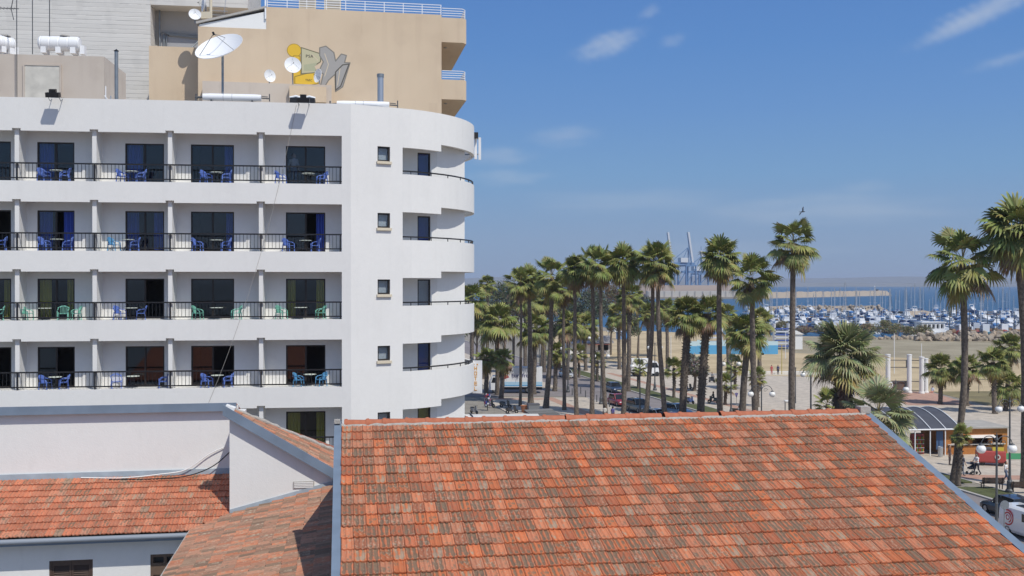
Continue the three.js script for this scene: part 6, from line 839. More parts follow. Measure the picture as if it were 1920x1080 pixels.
[[1869.5, 843, 'twin-globe street lamp nearest the blue verge board'], [1894, 768, 'twin-globe street lamp behind the near bench'], [1680, 731, 'twin-globe street lamp before the white columns'], [1428, 740, 'twin-globe street lamp on the plaza by the twelfth tall palm'], [1521, 703, 'twin-globe street lamp partly behind the huge palm'], [1371, 683, 'twin-globe street lamp between the shaggy palms and leaning palm'], [1200, 687, 'twin-globe street lamp beside the white lorry'], [1127, 668, 'twin-globe street lamp on the pavement by the red hatchback'], [1065, 654, 'twin-globe street lamp by the bollards on the pavement'], [1115, 634, 'far twin-globe lamp before the beach cafe'], [1228, 652, 'twin-globe lamp behind the two crossing trunks'], [961, 630, 'twin-globe lamp above the delivery truck roof'], [1012, 640, 'twin-globe lamp hidden among the near trunks']].forEach(([px, py, label], i) => { const d = 9.6 * FOC / (py - HOR); copy(lampProto, 'street_lamp', label, 'street lamp', P(px, HOR, d).setY(0.03), [0.05, 0.15, 0, -0.05, 0.2, 0.1, 0.25, 0, 0.1, 0, 0.1, 0, 0][i], 'twin-globe street lamps'); });
const bench = (label, pos, turn) => { const g = thing('park_bench', label, 'bench', pos, turn, 'dark slatted benches'), m = M([0.07, 0.045, 0.03], 0.6); for (let k = 0; k < 4; k++) mesh('seat_slat', mb().box(-0.85, 0.44, -0.2 + k * 0.11, 0.85, 0.475, -0.11 + k * 0.11), m, g); for (let k = 0; k < 4; k++) mesh('back_slat', mb().at(new THREE.Matrix4().makeRotationX(-0.2).setPosition(0, 0.52, -0.26)).box(-0.85, k * 0.11, -0.02, 0.85, k * 0.11 + 0.09, 0.015), m, g); for (const x of [-0.7, 0.7]) mesh('leg', mb().bar(V3(x, 0, 0.2), V3(x, 0.44, 0.2), 0.06, 0.06).bar(V3(x, 0, -0.25), V3(x, 0.95, -0.34), 0.06, 0.06).bar(V3(x, 0.42, -0.25), V3(x, 0.42, 0.22), 0.05, 0.05).bar(V3(x, 0.65, -0.28), V3(x, 0.65, 0.2), 0.05, 0.04), black, g); };
bench('dark slatted bench left of the near lamp post', on(1860, 917), Math.PI - 0.5 + RT * 2); bench('dark slatted bench at the picture edge behind the lamp post', on(1915, 925), Math.PI - 0.5 + RT * 2); bench('slatted bench on the plaza with a seated person', on(1384, 780), 2.4 - Math.PI + Math.PI);
for (const [k, [px, py]] of [[1073, 741], [1098, 745], [1119, 754], [1143, 763], [1180, 777], [1089, 738], [1108, 750]].entries()) solo('bollard', mb().lathe([[0.09, 0], [0.07, 0.1], [0.06, 0.75], [0.085, 0.8], [0.06, 0.86], [0.07, 0.94], [0.001, 1.02]], 0, 0, 0, 10), ironGrey, 'grey iron bollard in the row along the road edge', 'bollard', G(px, py, 0.1), 0, 'bollards along the road'), void k;
{ const g = thing('waste_bin', 'large grey wheeled waste bin near the hotel corner', 'waste bin', on(1000, 776), 0.2), m = M([0.16, 0.17, 0.18], 0.6); mesh('bin_body', mb().at(new THREE.Matrix4().makeRotationX(0)).extr([[-0.62, 0.15], [0.62, 0.15], [0.7, 1.15], [-0.7, 1.15]], -0.5, 0.5), m, g); mesh('lid', loft(mb().at(new THREE.Matrix4().makeRotationY(Math.PI / 2)), [[-0.72, 0.55, 0.5, 1.152, 1.25], [0.72, 0.55, 0.5, 1.152, 1.25]]), M([0.1, 0.1, 0.11], 0.6), g); for (const x of [-0.5, 0.5]) mesh('wheel', mb().rod(V3(x, 0.1, -0.4), V3(x + 0.06, 0.1, -0.4), 0.1, 10).rod(V3(x, 0.1, 0.4), V3(x + 0.06, 0.1, 0.4), 0.1, 10), rubber, g);
  const p = thing('planter', 'round terracotta planter beside the grey waste bin', 'planter', on(984, 774)); mesh('pot', mb().lathe([[0.001, 0.02], [0.38, 0], [0.5, 0.75], [0.55, 0.9], [0.46, 0.9], [0.44, 0.7], [0.001, 0.7]], 0, 0, 0, 14), M([0.4, 0.17, 0.09], 0.85), p);
  const r = thing('postcard_rack', 'tall rack of colourful goods standing on the hotel pavement', 'display rack', on(914, 770)); mesh('pole', mb().rod(V3(0, 0, 0), V3(0, 2.3, 0), 0.05), black, r); const cs = [[0.05, 0.08, 0.3], [0.5, 0.5, 0.55], [0.4, 0.06, 0.08], [0.06, 0.06, 0.08]]; for (let k = 0; k < 28; k++) { const f = k * 1.3, y = 0.7 + (k % 7) * 0.22; mesh('card', mb().at(new THREE.Matrix4().makeRotationY(-f).setPosition(Math.cos(f) * 0.35, y, Math.sin(f) * 0.35)).cbox(0, 0, 0, 0.05, 0.2, 0.28), M(cs[k % 4], 0.6), r); } }
{ // cafe awning and pergola at the foot of the hotel
  const d = 95, y = 16 - (781 - HOR) / FOC * d, g = thing('cafe_awning', 'flat white cafe awning seen just above the ridge', 'awning', P(876, HOR, d).setY(0), 0.06), w = (1012 - 876) / FOC * d; mesh('canopy', mb().box(-4, y - 0.12, -1.6, w, y, 0.6), M([0.74, 0.72, 0.68], 0.85, { map: rep(tRust, 5) }), g); mesh('valance', mb().box(-4, y - 0.4, 0.601, w, y - 0.02, 0.62), M([0.72, 0.7, 0.66], 0.85), g); for (const x of [-1, 2, 5]) mesh('post', mb().rod(V3(x, 0, 0.3), V3(x, y - 0.12, 0.3), 0.06), steel, g);
  const pg = thing('pergola', 'dark timber pergola panels beside the white awning', 'pergola', P(1028, HOR, 97).setY(0), 0.35), y2 = 16 - (783 - HOR) / FOC * 97; for (let k = 0; k < 4; k++) mesh('roof_board', mb().at(new THREE.Matrix4().makeRotationX(0.12).setPosition(0, y2 + 0.12 * k, -k * 0.85)).box(-1.4, 0, -0.38, 1.5, 0.06, 0.38), M([0.13 + k * 0.03, 0.125 + k * 0.03, 0.115 + k * 0.03], 0.8, { map: rep(tGrain, 1) }), pg); for (const x of [-1.3, 1.4]) for (const z of [0.2, -2.6]) mesh('post', mb().box(x - 0.06, 0, z - 0.06, x + 0.06, y2 + 0.1, z + 0.06), M([0.1, 0.09, 0.08], 0.8), pg);
}
{ // orange kiosk with the barrel canopy
  const O = G(1771, 853, 0.03), g = thing('orange_kiosk', 'orange timber kiosk with an arched dark fabric canopy', 'kiosk', O, 0.12), s = -O.z / FOC, w = 6.3, h = 2.42, z0 = -4.2;
  const wallP = mb(); wallP.panel(0, 0, w, h, 0, -0.12, [[0.7, 0.75, 2.4, h - 0.62], [2.8, 0.75, 4.4, h - 0.62], [4.8, 0.75, w - 0.5, h - 0.62]]); mesh('front_wall', wallP, orangeWood, g); mesh('side_wall', mb().box(0, 0, z0, 0.12, h, -0.121).box(w - 0.12, 0, z0, w, h, -0.121), orangeWood, g); mesh('rear_wall', mb().box(0.121, 0, z0, w - 0.121, h, z0 + 0.1), orangeWood, g); mesh('counter', mb().box(0.3, 0.9, -0.5, w - 0.3, 0.98, 0.18), M([0.55, 0.5, 0.45], 0.6), g); mesh('flat_roof', mb().box(-0.15, h + 0.003, z0 - 0.3, w + 0.15, h + 0.12, 0.35), M([0.46, 0.43, 0.38], 0.9, { map: rep(tRust, 3) }), g); mesh('awning', mb().quad(V3(2.2, h - 0.62, 0.002), V3(w - 1.4, h - 0.62, 0.002), V3(w - 1.4, h - 0.82, 0.6), V3(2.2, h - 0.82, 0.6)), M([0.7, 0.66, 0.62], 0.85), g);
  mesh('menu_board', mb().box(-0.75, 0.5, -0.1, -0.08, 2.2, -0.04), M([0.06, 0.12, 0.24], 0.5), g);
  // canopy: vault spanning front to back, running left
  const cl = new THREE.Group(); cl.name = 'arched_canopy'; g.add(cl); const fab = M([0.075, 0.08, 0.1], 0.75, { map: rep(tRust, 3) }), x0 = -7.6, x1 = 1.3, za = 0.6, zb = -9.5, yE = 2.45, rise = 1.7, arc = (x, t) => V3(x, yE + rise * Math.sin(Math.PI * (0.06 + 0.9 * t)) - rise * 0.18, mix(za, zb, t)), n = 20, cv = mb(); for (let i = 0; i < n; i++) for (let k = 0; k < 8; k++) { const a = mix(x0, x1, k / 8), b = mix(x0, x1, (k + 1) / 8); cv.quad(arc(a, i / n), arc(b, i / n), arc(b, (i + 1) / n), arc(a, (i + 1) / n), [[a, i * 0.6], [b, i * 0.6], [b, i * 0.6 + 0.6], [a, i * 0.6 + 0.6]]); } mesh('fabric', cv, fab, cl);
  for (let k = 0; k <= 6; k++) { const x = mix(x0, x1, k / 6), q = []; for (let i = 0; i <= n; i++) q.push(arc(x, i / n).add(V3(0, 0.05, 0))); mesh('rib', mb().tube(q, 0.05, 6), whitePaint, cl); mesh('post', mb().rod(V3(x, 0, za - 0.1), V3(x, yE - 0.1, za - 0.1), 0.06), whitePaint, cl); mesh('post', mb().rod(V3(x, 0, zb + 0.1), V3(x, yE - 0.2, zb + 0.1), 0.06), whitePaint, cl); }
  mesh('canopy_edge', mb().tube([arc(x0, 0), arc(x1, 0)], 0.07, 6), whitePaint, cl);
  const fr = thing('drinks_fridge', 'drinks fridge glowing with bottles under the dark canopy', 'fridge', g.localToWorld(V3(-2.2, 0, -0.9)), 0.12); g.updateMatrixWorld(true); fr.position.copy(g.localToWorld(V3(-2.2, 0, -0.9))); mesh('cabinet', mb().panel(-0.55, 0, 0.55, 1.9, 0.3, -0.3, []), M([0.3, 0.06, 0.05], 0.5), fr); for (let k = 0; k < 4; k++) for (let i = 0; i < 7; i++) mesh('bottle', mb().lathe([[0.05, 0], [0.05, 0.2], [0.02, 0.28], [0.001, 0.29]], -0.42 + i * 0.14, 0.25 + k * 0.38, 0.37, 8), M([[0.5, 0.3, 0.04], [0.45, 0.05, 0.04], [0.1, 0.3, 0.08]][(i + k) % 3], 0.3), fr); mesh('shelf', mb().box(-0.5, 0.22, 0.301, 0.5, 0.245, 0.45).box(-0.5, 0.6, 0.301, 0.5, 0.625, 0.45).box(-0.5, 0.98, 0.301, 0.5, 1.005, 0.45).box(-0.5, 1.36, 0.301, 0.5, 1.385, 0.45), whitePaint, fr);
  const bn = solo('litter_bin', mb().lathe([[0.2, 0], [0.22, 0.1], [0.25, 0.85], [0.22, 0.95], [0.16, 0.9], [0.001, 0.88]], 0, 0, 0, 12), steel, 'round metal litter bin in front of the dark canopy', 'litter bin', g.localToWorld(V3(-0.95, 0, 1.0))); void bn;
  const ct = thing('food_cart', 'red food cart with yellow and white panels before the kiosk', 'cart', G(1858, 872, 0.03), -0.25), red = M([0.38, 0.06, 0.05], 0.5); mesh('cart_body', loft(mb().at(new THREE.Matrix4().makeRotationY(Math.PI / 2)), [[-1.15, 0.55, 0.5, 0.3, 1.25], [-1.05, 0.6, 0.56, 0.26, 1.28], [1.05, 0.6, 0.56, 0.26, 1.28], [1.15, 0.55, 0.5, 0.3, 1.25]]), red, ct); mesh('yellow_panel', mb().box(0.1, 1.3, 0.3, 1.0, 1.62, 0.36), M([0.6, 0.5, 0.06], 0.6), ct); mesh('white_emblem', mb().at(new THREE.Matrix4().makeRotationX(Math.PI / 2).setPosition(0.45, 0.8, 0.62)).lathe([[0.14, 0], [0.24, 0.01], [0.24, 0.03], [0.14, 0.03]], 0, 0, 0, 16), M([0.6, 0.55, 0.5], 0.6), ct); mesh('serving_shelf', mb().box(-1.0, 1.3, -0.4, 0.05, 1.5, 0.3), M([0.1, 0.09, 0.09], 0.6), ct); for (const x of [-0.75, 0.75]) mesh('wheel', mb().at(new THREE.Matrix4().makeRotationX(Math.PI / 2).setPosition(x, 0.22, 0.5)).lathe([[0.001, -0.05], [0.22, -0.05], [0.22, 0.05], [0.001, 0.05]], 0, 0, 0, 12), rubber, ct);
  solo('green_mat', mb().prism([[-1.5, -2.2], [4, -2.2], [4, 1], [-1.5, 1]], 0, 0.02), M([0.05, 0.24, 0.1], 0.95), 'green artificial turf mat at the picture edge', 'mat', G(1905, 858, 0.034));
}
{ // white columns with dark frames by the beach
  const O = G(1700, 737, 0.042), s = -O.z / FOC, g = thing('column_frame', 'four white round columns joined by dark metal frames on the beach', 'beach structure', O, -0.1); const xs = [[1667, 0.2, 5.6], [1706, 0.25, 5.6], [1726, -0.4, 5.3], [1737.5, 0.7, 5.0]].map(([px, z, h]) => [(px - 1700) * s, -z, h]); for (const [x, z, h] of xs) mesh('column', mb().lathe([[0.42, 0], [0.42, 0.2], [0.34, 0.25], [0.34, h - 0.2], [0.38, h - 0.15], [0.38, h], [0.001, h + 0.05]], x, 0, z, 16), whiteMatt, g);
  for (let k = 0; k < 3; k++) { const [a, za] = xs[k], [b, zb] = xs[k + 1]; for (const [y0, y1] of [[3.7, 4.75], [0.4, 1.7]]) mesh('metal_frame', mb().bar(V3(a, y0, za), V3(b, y0, zb), 0.1, 0.1).bar(V3(a, y1, za), V3(b, y1, zb), 0.1, 0.1).bar(V3(mix(a, b, 0.86), y0, mix(za, zb, 0.86)), V3(mix(a, b, 0.86), y1, mix(za, zb, 0.86)), 0.12, 0.1), ironGrey, g); } mesh('timber_panel', mb().box(xs[0][0] + 0.5, 0.35, -0.5, xs[1][0] - 0.45, 1.75, -0.4), M([0.2, 0.13, 0.1], 0.8, { map: rep(tGrain, 1) }), g); const life = mb(), q = []; for (let k = 0; k <= 16; k++) q.push(V3(xs[0][0] + 0.2 + 0.3 * Math.cos(k / 8 * Math.PI), 1.2 + 0.38 * Math.sin(k / 8 * Math.PI), 0.3)); life.tube(q, 0.08, 8, false); mesh('life_ring', life, whitePaint, g);
  for (const [px, pyb, h, label] of [[1677, 700, 7, 'tall white flag pole behind the white columns'], [1728, 700, 5.2, 'white flag pole above the third white column'], [1473, 672, 5.5, 'white volleyball pole on the sand'], [1466, 702, 5.2, 'thin yellow pole beside the people on the sand'], [1258, 690, 6, 'white pole between the crossing trunk and shaggy palm']]) solo('pole', mb().lathe([[0.09, 0], [0.07, 0.1], [0.06, h], [0.001, h + 0.06]], 0, 0, 0, 8), px === 1466 ? M([0.5, 0.4, 0.1], 0.6) : whitePaint, label, 'pole', G(px, pyb, 0.05));
  const gl = thing('goal_frame', 'grey metal goal frame on the beach lawn', 'goal', G(1848, 737, 0.06), 0.1); mesh('goal_post', mb().rod(V3(-1.0, 0, 0), V3(-1.0, 2.0, 0), 0.05), ironGrey, gl); mesh('goal_post', mb().rod(V3(1.6, 0, 0), V3(1.6, 2.0, 0), 0.05), ironGrey, gl); mesh('crossbar', mb().rod(V3(-1.0, 2.0, 0), V3(1.6, 2.0, 0), 0.05), ironGrey, gl);
}
{ // sign posts and small plaza things
  const g = thing('round_sign', 'round road sign seen from behind in front of the black hatchback', 'sign', V3((1884.5 - 960) / FOC * 60, 0, -60)); const y = 16 - (947 - HOR) / FOC * 60; mesh('post', mb().rod(V3(0, 0, -0.03), V3(0, y + 0.1, -0.03), 0.035), galv, g); mesh('disc', mb().at(new THREE.Matrix4().makeRotationX(Math.PI / 2).setPosition(0, y, 0.01)).lathe([[0.001, 0], [0.27, 0], [0.27, 0.02], [0.001, 0.02]], 0, 0, 0, 20), galv, g);
  for (const [px, py, h, label] of [[1427, 700, 5, 'dark floodlight post on the sand behind the twelfth palm']]) { const f = thing('floodlight_post', label, 'floodlight post', G(px - 0.5, py + 26, 0.04)); mesh('post', mb().rod(V3(0, 0, 0), V3(0, h, 0), 0.07), black, f); mesh('lamp_head', mb().cbox(0, h + 0.1, 0, 0.9, 0.3, 0.4), black, f); }
  for (const [px, py, label] of [[1492, 756, 'dark slim post right of the thirteenth tall trunk'], [1520, 776, 'dark slim post before the sloping plaza steps']]) solo('slim_post', mb().lathe([[0.1, 0], [0.07, 0.15], [0.06, 4.6], [0.12, 4.7], [0.001, 4.8]], 0, 0, 0, 8), ironGrey, label, 'post', G(px, py, 0.04));
  const st = thing('stone_pillar', 'short pale stone pillar left of the thirteenth tall trunk', 'pillar', G(1477, 774, 0.04)); mesh('shaft', mb().cbox(0, 0.7, 0, 0.6, 1.4, 0.6), M([0.6, 0.55, 0.48], 0.9), st); mesh('cap', mb().cbox(0, 1.46, 0, 0.75, 0.12, 0.75), whiteMatt, st);
  const fl = thing('pennant', 'small violet pennant on a slim staff on the plaza', 'flag', G(1381, 757, 0.04)); mesh('staff', mb().rod(V3(0, 0, 0), V3(0, 1.5, 0), 0.02), black, fl); mesh('cloth', mb().extr([[-0.25, 1.4], [0.25, 1.45], [0.02, 0.75]], 0.021, 0.035), M([0.16, 0.14, 0.32], 0.9), fl);
  const pool = thing('pool_wall', 'white and blue panelled wall of the beach water park', 'wall', G(1380, 664, 0.05), 0); const s = -pool.position.z / FOC; for (let k = 0; k < 9; k++) mesh('panel', mb().box((1288 + k * 19 - 1380) * s, 0, 0, (1288 + (k + 1) * 19 - 1380) * s - 0.04, 1.8 + (k % 3) * 0.1, 0.12), M([0.1, 0.36, 0.62], 0.6), pool); for (let k = 0; k < 9; k++) mesh('upper_panel', mb().box((1288 + k * 19 - 1380) * s, 1.8 + (k % 3) * 0.1 + 0.002, 0.01, (1288 + (k + 1) * 19 - 1380) * s - 0.04, 2.9 + (k % 2) * 0.3, 0.11), M([0.5, 0.66, 0.72], 0.6), pool); 
  const sl = thing('play_tower', 'blue and white climbing tower of the beach water park', 'play tower', G(1338, 650, 0.05)); for (const x of [-2, 2]) for (const z of [-1, 1]) mesh('post', mb().rod(V3(x, 0, z), V3(x, 6.4, z), 0.12), whitePaint, sl); for (let k = 0; k < 6; k++) mesh('rung', mb().box(-2.1, 1.2 + k * 0.95, 1.0, 2.1, 1.5 + k * 0.95, 1.15), M(k % 2 ? [0.6, 0.64, 0.7] : [0.08, 0.15, 0.4], 0.5), sl);
  const s2 = thing('play_tower', 'white hut with blue slatted tower at the water park end', 'play tower', G(1466, 655, 0.05)); for (let k = 0; k < 7; k++) mesh('slat', mb().box(-1.8, 0.6 + k * 0.7, 0, 1.8, 0.95 + k * 0.7, 0.3), M(k % 2 ? [0.6, 0.62, 0.66] : [0.07, 0.12, 0.36], 0.5), s2); for (const x of [-1.7, 1.7]) mesh('post', mb().box(x - 0.12, 0, -1.6, x + 0.12, 6.2, 0.3), whitePaint, s2); mesh('hut', mb().box(2.2, 0, -2.4, 5, 3.6, 0), whiteMatt, s2); mesh('hut_roof', mb().extr([[1.8, 3.6], [5.4, 3.6], [3.6, 4.5]], -2.6, 0.3), whiteMatt, s2);
  const kf = thing('beach_cafe', 'low beach cafe with a dark blue pitched roof behind the palms', 'cafe', G(1105, 664, 0.03), 0.15); mesh('wall', mb().panel(-4.5, 0, 5.2, 2.5, 0, -0.2, [[-3.6, 0.8, -1, 2.1], [0.2, 0.05, 1.3, 2.1], [2, 0.8, 4.4, 2.1]]), whiteMatt, kf); mesh('rear_wall', mb().box(-4.5, 0, -6, 5.2, 2.5, -5.8), M([0.2, 0.18, 0.16], 0.9), kf); mesh('side_wall', mb().box(-4.5, 0, -5.8, -4.3, 2.5, -0.2).box(5, 0, -5.8, 5.2, 2.5, -0.2), whiteMatt, kf); mesh('roof', mb().at(sideways.clone().setPosition(-5, 0, 0)).extr([[-1, 2.5], [3, 4.2], [7, 2.5]], 0, 5.2), M([0.1, 0.12, 0.18], 0.6), kf); mesh('roof', mb().at(sideways.clone().setPosition(0.3, 0, 0)).extr([[-1, 2.5], [3, 4.0], [7, 2.5]], 0, 5.2), M([0.3, 0.28, 0.27], 0.8), kf); mesh('awning', mb().box(-0.5, 2.2, 0.002, 4.6, 2.28, 1.8), M([0.35, 0.12, 0.1], 0.8), kf);
  const tn = thing('beach_tent', 'small blue and white beach tent behind the eighth trunk', 'tent', G(1152, 636, 0.05)); mesh('canopy', mb().lathe([[2.2, 2.2], [0.9, 3.0], [0.1, 3.7], [0.001, 3.8]], 0, 0, 0, 8), whitePaint, tn); mesh('side_panel', mb().box(0.6, 0, -1.4, 4.2, 2.2, 1.4), M([0.06, 0.2, 0.46], 0.7), tn); for (const [x, z] of [[-1.7, 1], [1.7, 1.5], [-1.7, -1], [0.3, 1.6]]) mesh('pole', mb().rod(V3(x, 0, z), V3(x, 2.3, z), 0.05), whitePaint, tn);
}
{ // bird over the sea
  const g = solo('bird', (() => { const b = mb(); const prof = [[0.001, -0.25], [0.05, -0.18], [0.075, 0], [0.05, 0.14], [0.04, 0.2], [0.045, 0.24], [0.001, 0.31]]; b.at(new THREE.Matrix4().makeRotationX(Math.PI / 2)); b.lathe(prof, 0, 0, 0, 8); b.at(null); for (const s of [-1, 1]) { b.quad(V3(s * 0.03, 0.02, 0.1), V3(s * 0.03, 0.02, -0.08), V3(s * 0.3, 0.2, -0.1), V3(s * 0.3, 0.2, 0.07)); b.quad(V3(s * 0.3, 0.2, 0.07), V3(s * 0.3, 0.2, -0.1), V3(s * 0.62, 0.12, -0.16), V3(s * 0.6, 0.13, -0.06)); } b.tri(V3(0, 0, -0.2), V3(-0.08, 0, -0.4), V3(0.08, 0, -0.4)); return b; })(), M([0.05, 0.05, 0.055], 0.8), 'dark bird flying above the thirteenth tall palm', 'bird', P(1505, 397, 110), 0.7); g.rotation.z = 0.9; g.scale.setScalar(1.0);
}

// ---------------------------------------------------------------- boats in the marina
const hullWhite = M([0.74, 0.75, 0.76], 0.3), hullBlue = M([0.04, 0.08, 0.22], 0.3), coverBlue = M([0.05, 0.17, 0.4], 0.85), teak = M([0.3, 0.2, 0.12], 0.8), mastM = M([0.62, 0.62, 0.62], 0.4, { metalness: 0.3 }), hullRed = M([0.22, 0.04, 0.035], 0.5), hullTeal = M([0.06, 0.24, 0.3], 0.5);
function hull(L, W, H, m, g) { const b = mb(), n = 9, st = []; for (let k = 0; k <= n; k++) { const t = k / n, z = mix(-L / 2, L / 2, t), w = W / 2 * (t < 0.45 ? mix(0.82, 1, t / 0.45) : Math.sqrt(Math.max(0.001, 1 - Math.pow((t - 0.45) / 0.55, 2.2)))), h = H * (1 + 0.28 * t * t); st.push([V3(-w, h, z), V3(-w * 0.86, H * 0.35, z), V3(-w * 0.4, -0.25, z), V3(w * 0.4, -0.25, z), V3(w * 0.86, H * 0.35, z), V3(w, h, z)]); } for (let k = 0; k < n; k++) for (let j = 0; j < 5; j++) b.quad(st[k][j], st[k][j + 1], st[k + 1][j + 1], st[k + 1][j]); for (let k = 0; k < n; k++) b.quad(st[k][0].clone().add(V3(0, -0.06, 0)), st[k][5].clone().add(V3(0, -0.06, 0)), st[k + 1][5].clone().add(V3(0, -0.06, 0)), st[k + 1][0].clone().add(V3(0, -0.06, 0))); for (let j = 1; j < 5; j++) b.tri(st[0][0], st[0][j], st[0][j + 1]); mesh('hull', b, m, g); }
function sailboat(m, cover, L, mh) { const g = new THREE.Group(); hull(L, L * 0.3, 1.1, m, g); mesh('cabin', loft(mb(), [[-L * 0.16, L * 0.11, L * 0.1, 1.0, 1.55], [L * 0.1, L * 0.1, L * 0.085, 1.05, 1.62], [L * 0.26, L * 0.05, L * 0.04, 1.15, 1.35]]), hullWhite, g); mesh('mast', mb().rod(V3(0, 1.1, L * 0.08), V3(0, mh, L * 0.08), 0.11, 6), mastM, g); mesh('boom', mb().rod(V3(0, 2.2, L * 0.08), V3(0, 2.3, -L * 0.36), 0.07, 5), mastM, g); mesh('sail_cover', mb().tube([V3(0, 2.4, L * 0.06), V3(0, 2.5, -L * 0.14), V3(0, 2.42, -L * 0.34)], 0.2, 7), cover, g); mesh('spreader', mb().rod(V3(-0.8, mh * 0.55, L * 0.08), V3(0.8, mh * 0.55, L * 0.08), 0.035, 4), mastM, g); const r = mb(); for (const q of [V3(0, 1.4, L * 0.49), V3(0, 1.2, -L * 0.48), V3(L * 0.13, 1.2, L * 0.05), V3(-L * 0.13, 1.2, L * 0.05)]) r.rod(V3(0, mh - 0.2, L * 0.08), q, 0.018, 3); mesh('rigging', r, ironGrey, g); mesh('spray_hood', mb().ell(V3(0, 1.45, -L * 0.16), L * 0.1, 0.7, 0.7, 8, 0, Math.PI / 2), cover, g); return g; }
function motorboat(m, L, fly, cover) { const g = new THREE.Group(); hull(L, L * 0.31, 1.3, m, g); mesh('cabin', loft(mb(), [[-L * 0.22, L * 0.12, L * 0.11, 1.2, 2.5], [L * 0.06, L * 0.12, L * 0.1, 1.2, 2.55], [L * 0.24, L * 0.09, L * 0.06, 1.3, 1.75], [L * 0.34, L * 0.04, L * 0.03, 1.35, 1.5]]), hullWhite, g); mesh('window_band', loft(mb(), [[-L * 0.2, L * 0.122, L * 0.117, 1.75, 2.25], [L * 0.06, L * 0.122, L * 0.112, 1.75, 2.25], [L * 0.16, L * 0.1, L * 0.09, 1.72, 1.98]]), glassCar, g); if (fly) { mesh('flybridge', loft(mb(), [[-L * 0.22, L * 0.1, L * 0.1, 2.56, 3.2], [L * 0.02, L * 0.1, L * 0.08, 2.58, 3.3]]), hullWhite, g); mesh('radar_arch', mb().bar(V3(-L * 0.1, 3.2, -L * 0.16), V3(-L * 0.08, 4.3, -L * 0.2), 0.2, 0.3).bar(V3(L * 0.1, 3.2, -L * 0.16), V3(L * 0.08, 4.3, -L * 0.2), 0.2, 0.3).bar(V3(-L * 0.08, 4.3, -L * 0.2), V3(L * 0.08, 4.3, -L * 0.2), 0.2, 0.3), hullWhite, g); } if (cover) mesh('canvas_cover', loft(mb(), [[-L * 0.48, L * 0.12, L * 0.1, 1.2, 1.75], [-L * 0.24, L * 0.13, L * 0.11, 1.2, 2.3]]), coverBlue, g); mesh('bow_rail', mb().tube([V3(-L * 0.11, 2.0, L * 0.2), V3(-L * 0.06, 2.15, L * 0.4), V3(0, 2.2, L * 0.48), V3(L * 0.06, 2.15, L * 0.4), V3(L * 0.11, 2.0, L * 0.2)], 0.03, 4), mastM, g); return g; }
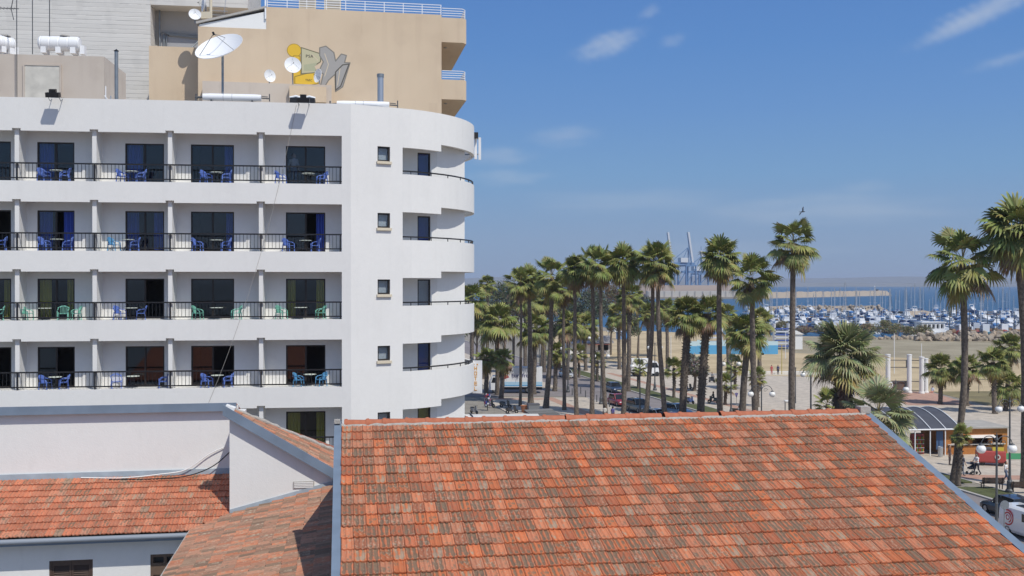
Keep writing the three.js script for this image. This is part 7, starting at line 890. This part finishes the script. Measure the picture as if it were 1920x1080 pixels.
{
  const S = [sailboat(hullWhite, coverBlue, 10.5, 14), sailboat(hullWhite, whiteMatt, 9.5, 12.5), sailboat(hullBlue, coverBlue, 11.5, 15.5), sailboat(hullWhite, M([0.03, 0.05, 0.12], 0.8), 12.5, 17)], B = [motorboat(hullWhite, 9, false, true), motorboat(hullWhite, 12.5, true, false), motorboat(hullBlue, 10, true, true), motorboat(hullWhite, 7.5, false, false)];
  const LS = ['white sailing boat with blue sail cover moored in the marina', 'white sailing boat with white sail cover moored in the marina', 'dark blue hulled sailing boat moored in the marina', 'large white sailing boat with navy sail cover in the marina'], LB = ['white motorboat with blue canvas cover moored in the marina', 'white flybridge motor yacht moored in the marina', 'dark blue hulled motor yacht moored in the marina', 'small plain white motorboat moored in the marina'];
  let rowNo = 0; for (const [d, sp] of [[338, 5.2], [366, 5.6], [392, 5.4], [424, 5.6], [452, 5.4], [490, 6], [528, 6.2], [570, 6.6]]) {
    const row = ord[rowNo++], pt = thing('pontoon', `${row} floating timber pontoon counted out from the shrubs`, 'pontoon', V3((1400 - 960) / FOC * d, -0.7, -d - 7.2)); const W = 600 / FOC * d; mesh('deck', mb().box(0, 0.1, -1, W, 0.55, 1), teak, pt); for (let x = 4; x < W; x += 12) mesh('pile', mb().rod(V3(x, -1, -1.15), V3(x, 2.2, -1.15), 0.2, 7), rockM[1], pt);
    for (let x = (1395 - 960) / FOC * d + rnd() * 3; x < (1985 - 960) / FOC * d; x += sp * rr(0.8, 1.35)) {
      if (d < 345 && x > 128) break; const sail = rnd() < 0.52, k = Math.floor(rnd() * 4), turn = (rnd() < 0.5 ? 0 : Math.PI) + rr(-0.25, 0.25), z = -d + rr(-1, 1);
      if (sail) copy(S[k], 'sailing_boat', LS[k] + ', ' + row + ' row out', 'sailing boat', V3(x, -0.7, z), turn, 'sailing boats moored in the marina', rr(0.82, 1.05)); else copy(B[k], 'motor_boat', LB[k] + ', ' + row + ' row out', 'motorboat', V3(x, -0.7, z), turn + rr(-0.3, 0.3), 'motorboats moored in the marina', rr(0.8, 1.1));
    }
  }
  // working boats behind the boulders
  const fish = (px, d, L, m, turn, label) => { const g = thing('fishing_boat', label, 'fishing boat', P(px, HOR, d).setY(-0.7), turn); hull(L, L * 0.32, 1.7, m, g); mesh('wheelhouse', mb().panel(-1.1, 1.8, 1.1, 4.2, -L * 0.12, -L * 0.3, [[-0.8, 3.0, 0.8, 3.8]]), hullWhite, g); mesh('mast', mb().rod(V3(0, 1.6, L * 0.1), V3(0, 8, L * 0.1), 0.12, 6).rod(V3(0, 3, L * 0.1), V3(0, 6.4, L * 0.4), 0.08, 5), ironGrey, g); mesh('deck_gear', mb().cbox(0, 2.1, L * 0.15, L * 0.18, 0.8, 2).cbox(0.5, 2.3, -L * 0.4, 1.4, 1.2, 1), teak, g); mesh('net_pile', mb().ell(V3(0, 1.9, L * 0.3), L * 0.1, 0.7, 1.2, 8), hullRed, g); };
  fish(1772, 306, 13, hullRed, 1.3, 'rusty red fishing boat behind the boulders'); fish(1812, 308, 12, M([0.03, 0.03, 0.04], 0.6), 1.9, 'black fishing boat behind the curved palm trunk'); fish(1862, 310, 11, hullTeal, 1.45, 'teal fishing boat behind the boulder bank'); fish(1895, 312, 12, M([0.3, 0.3, 0.32], 0.6), 1.7, 'grey working boat behind the boulders'); fish(1925, 314, 12, hullTeal, 1.5, 'teal working boat at the picture edge'); fish(1845, 318, 10, hullRed, 1.2, 'small red fishing boat among the working boats');
  const g = thing('passenger_boat', 'white passenger boat with a row of windows beside the shrubs', 'boat', P(1738, HOR, 302).setY(-0.7), 1.9); hull(15, 4.2, 2.0, hullWhite, g); mesh('deck_house', mb().panel(-5.2, 1.9, 3.2, 5.0, 1.6, -1.6, [0, 1, 2, 3, 4].map((k) => [-4.8 + k * 1.55, 3.2, -3.7 + k * 1.55, 4.5])), hullWhite, g).rotation.y = Math.PI / 2; mesh('deck_roof', mb().box(-1.9, 5.01, -3.5, 1.9, 5.2, 5.5), hullWhite, g); mesh('inner_wall', mb().box(-0.9, 2.1, -3, 0.9, 4.9, 5), black, g);
}
renderer.render(scene, camera);
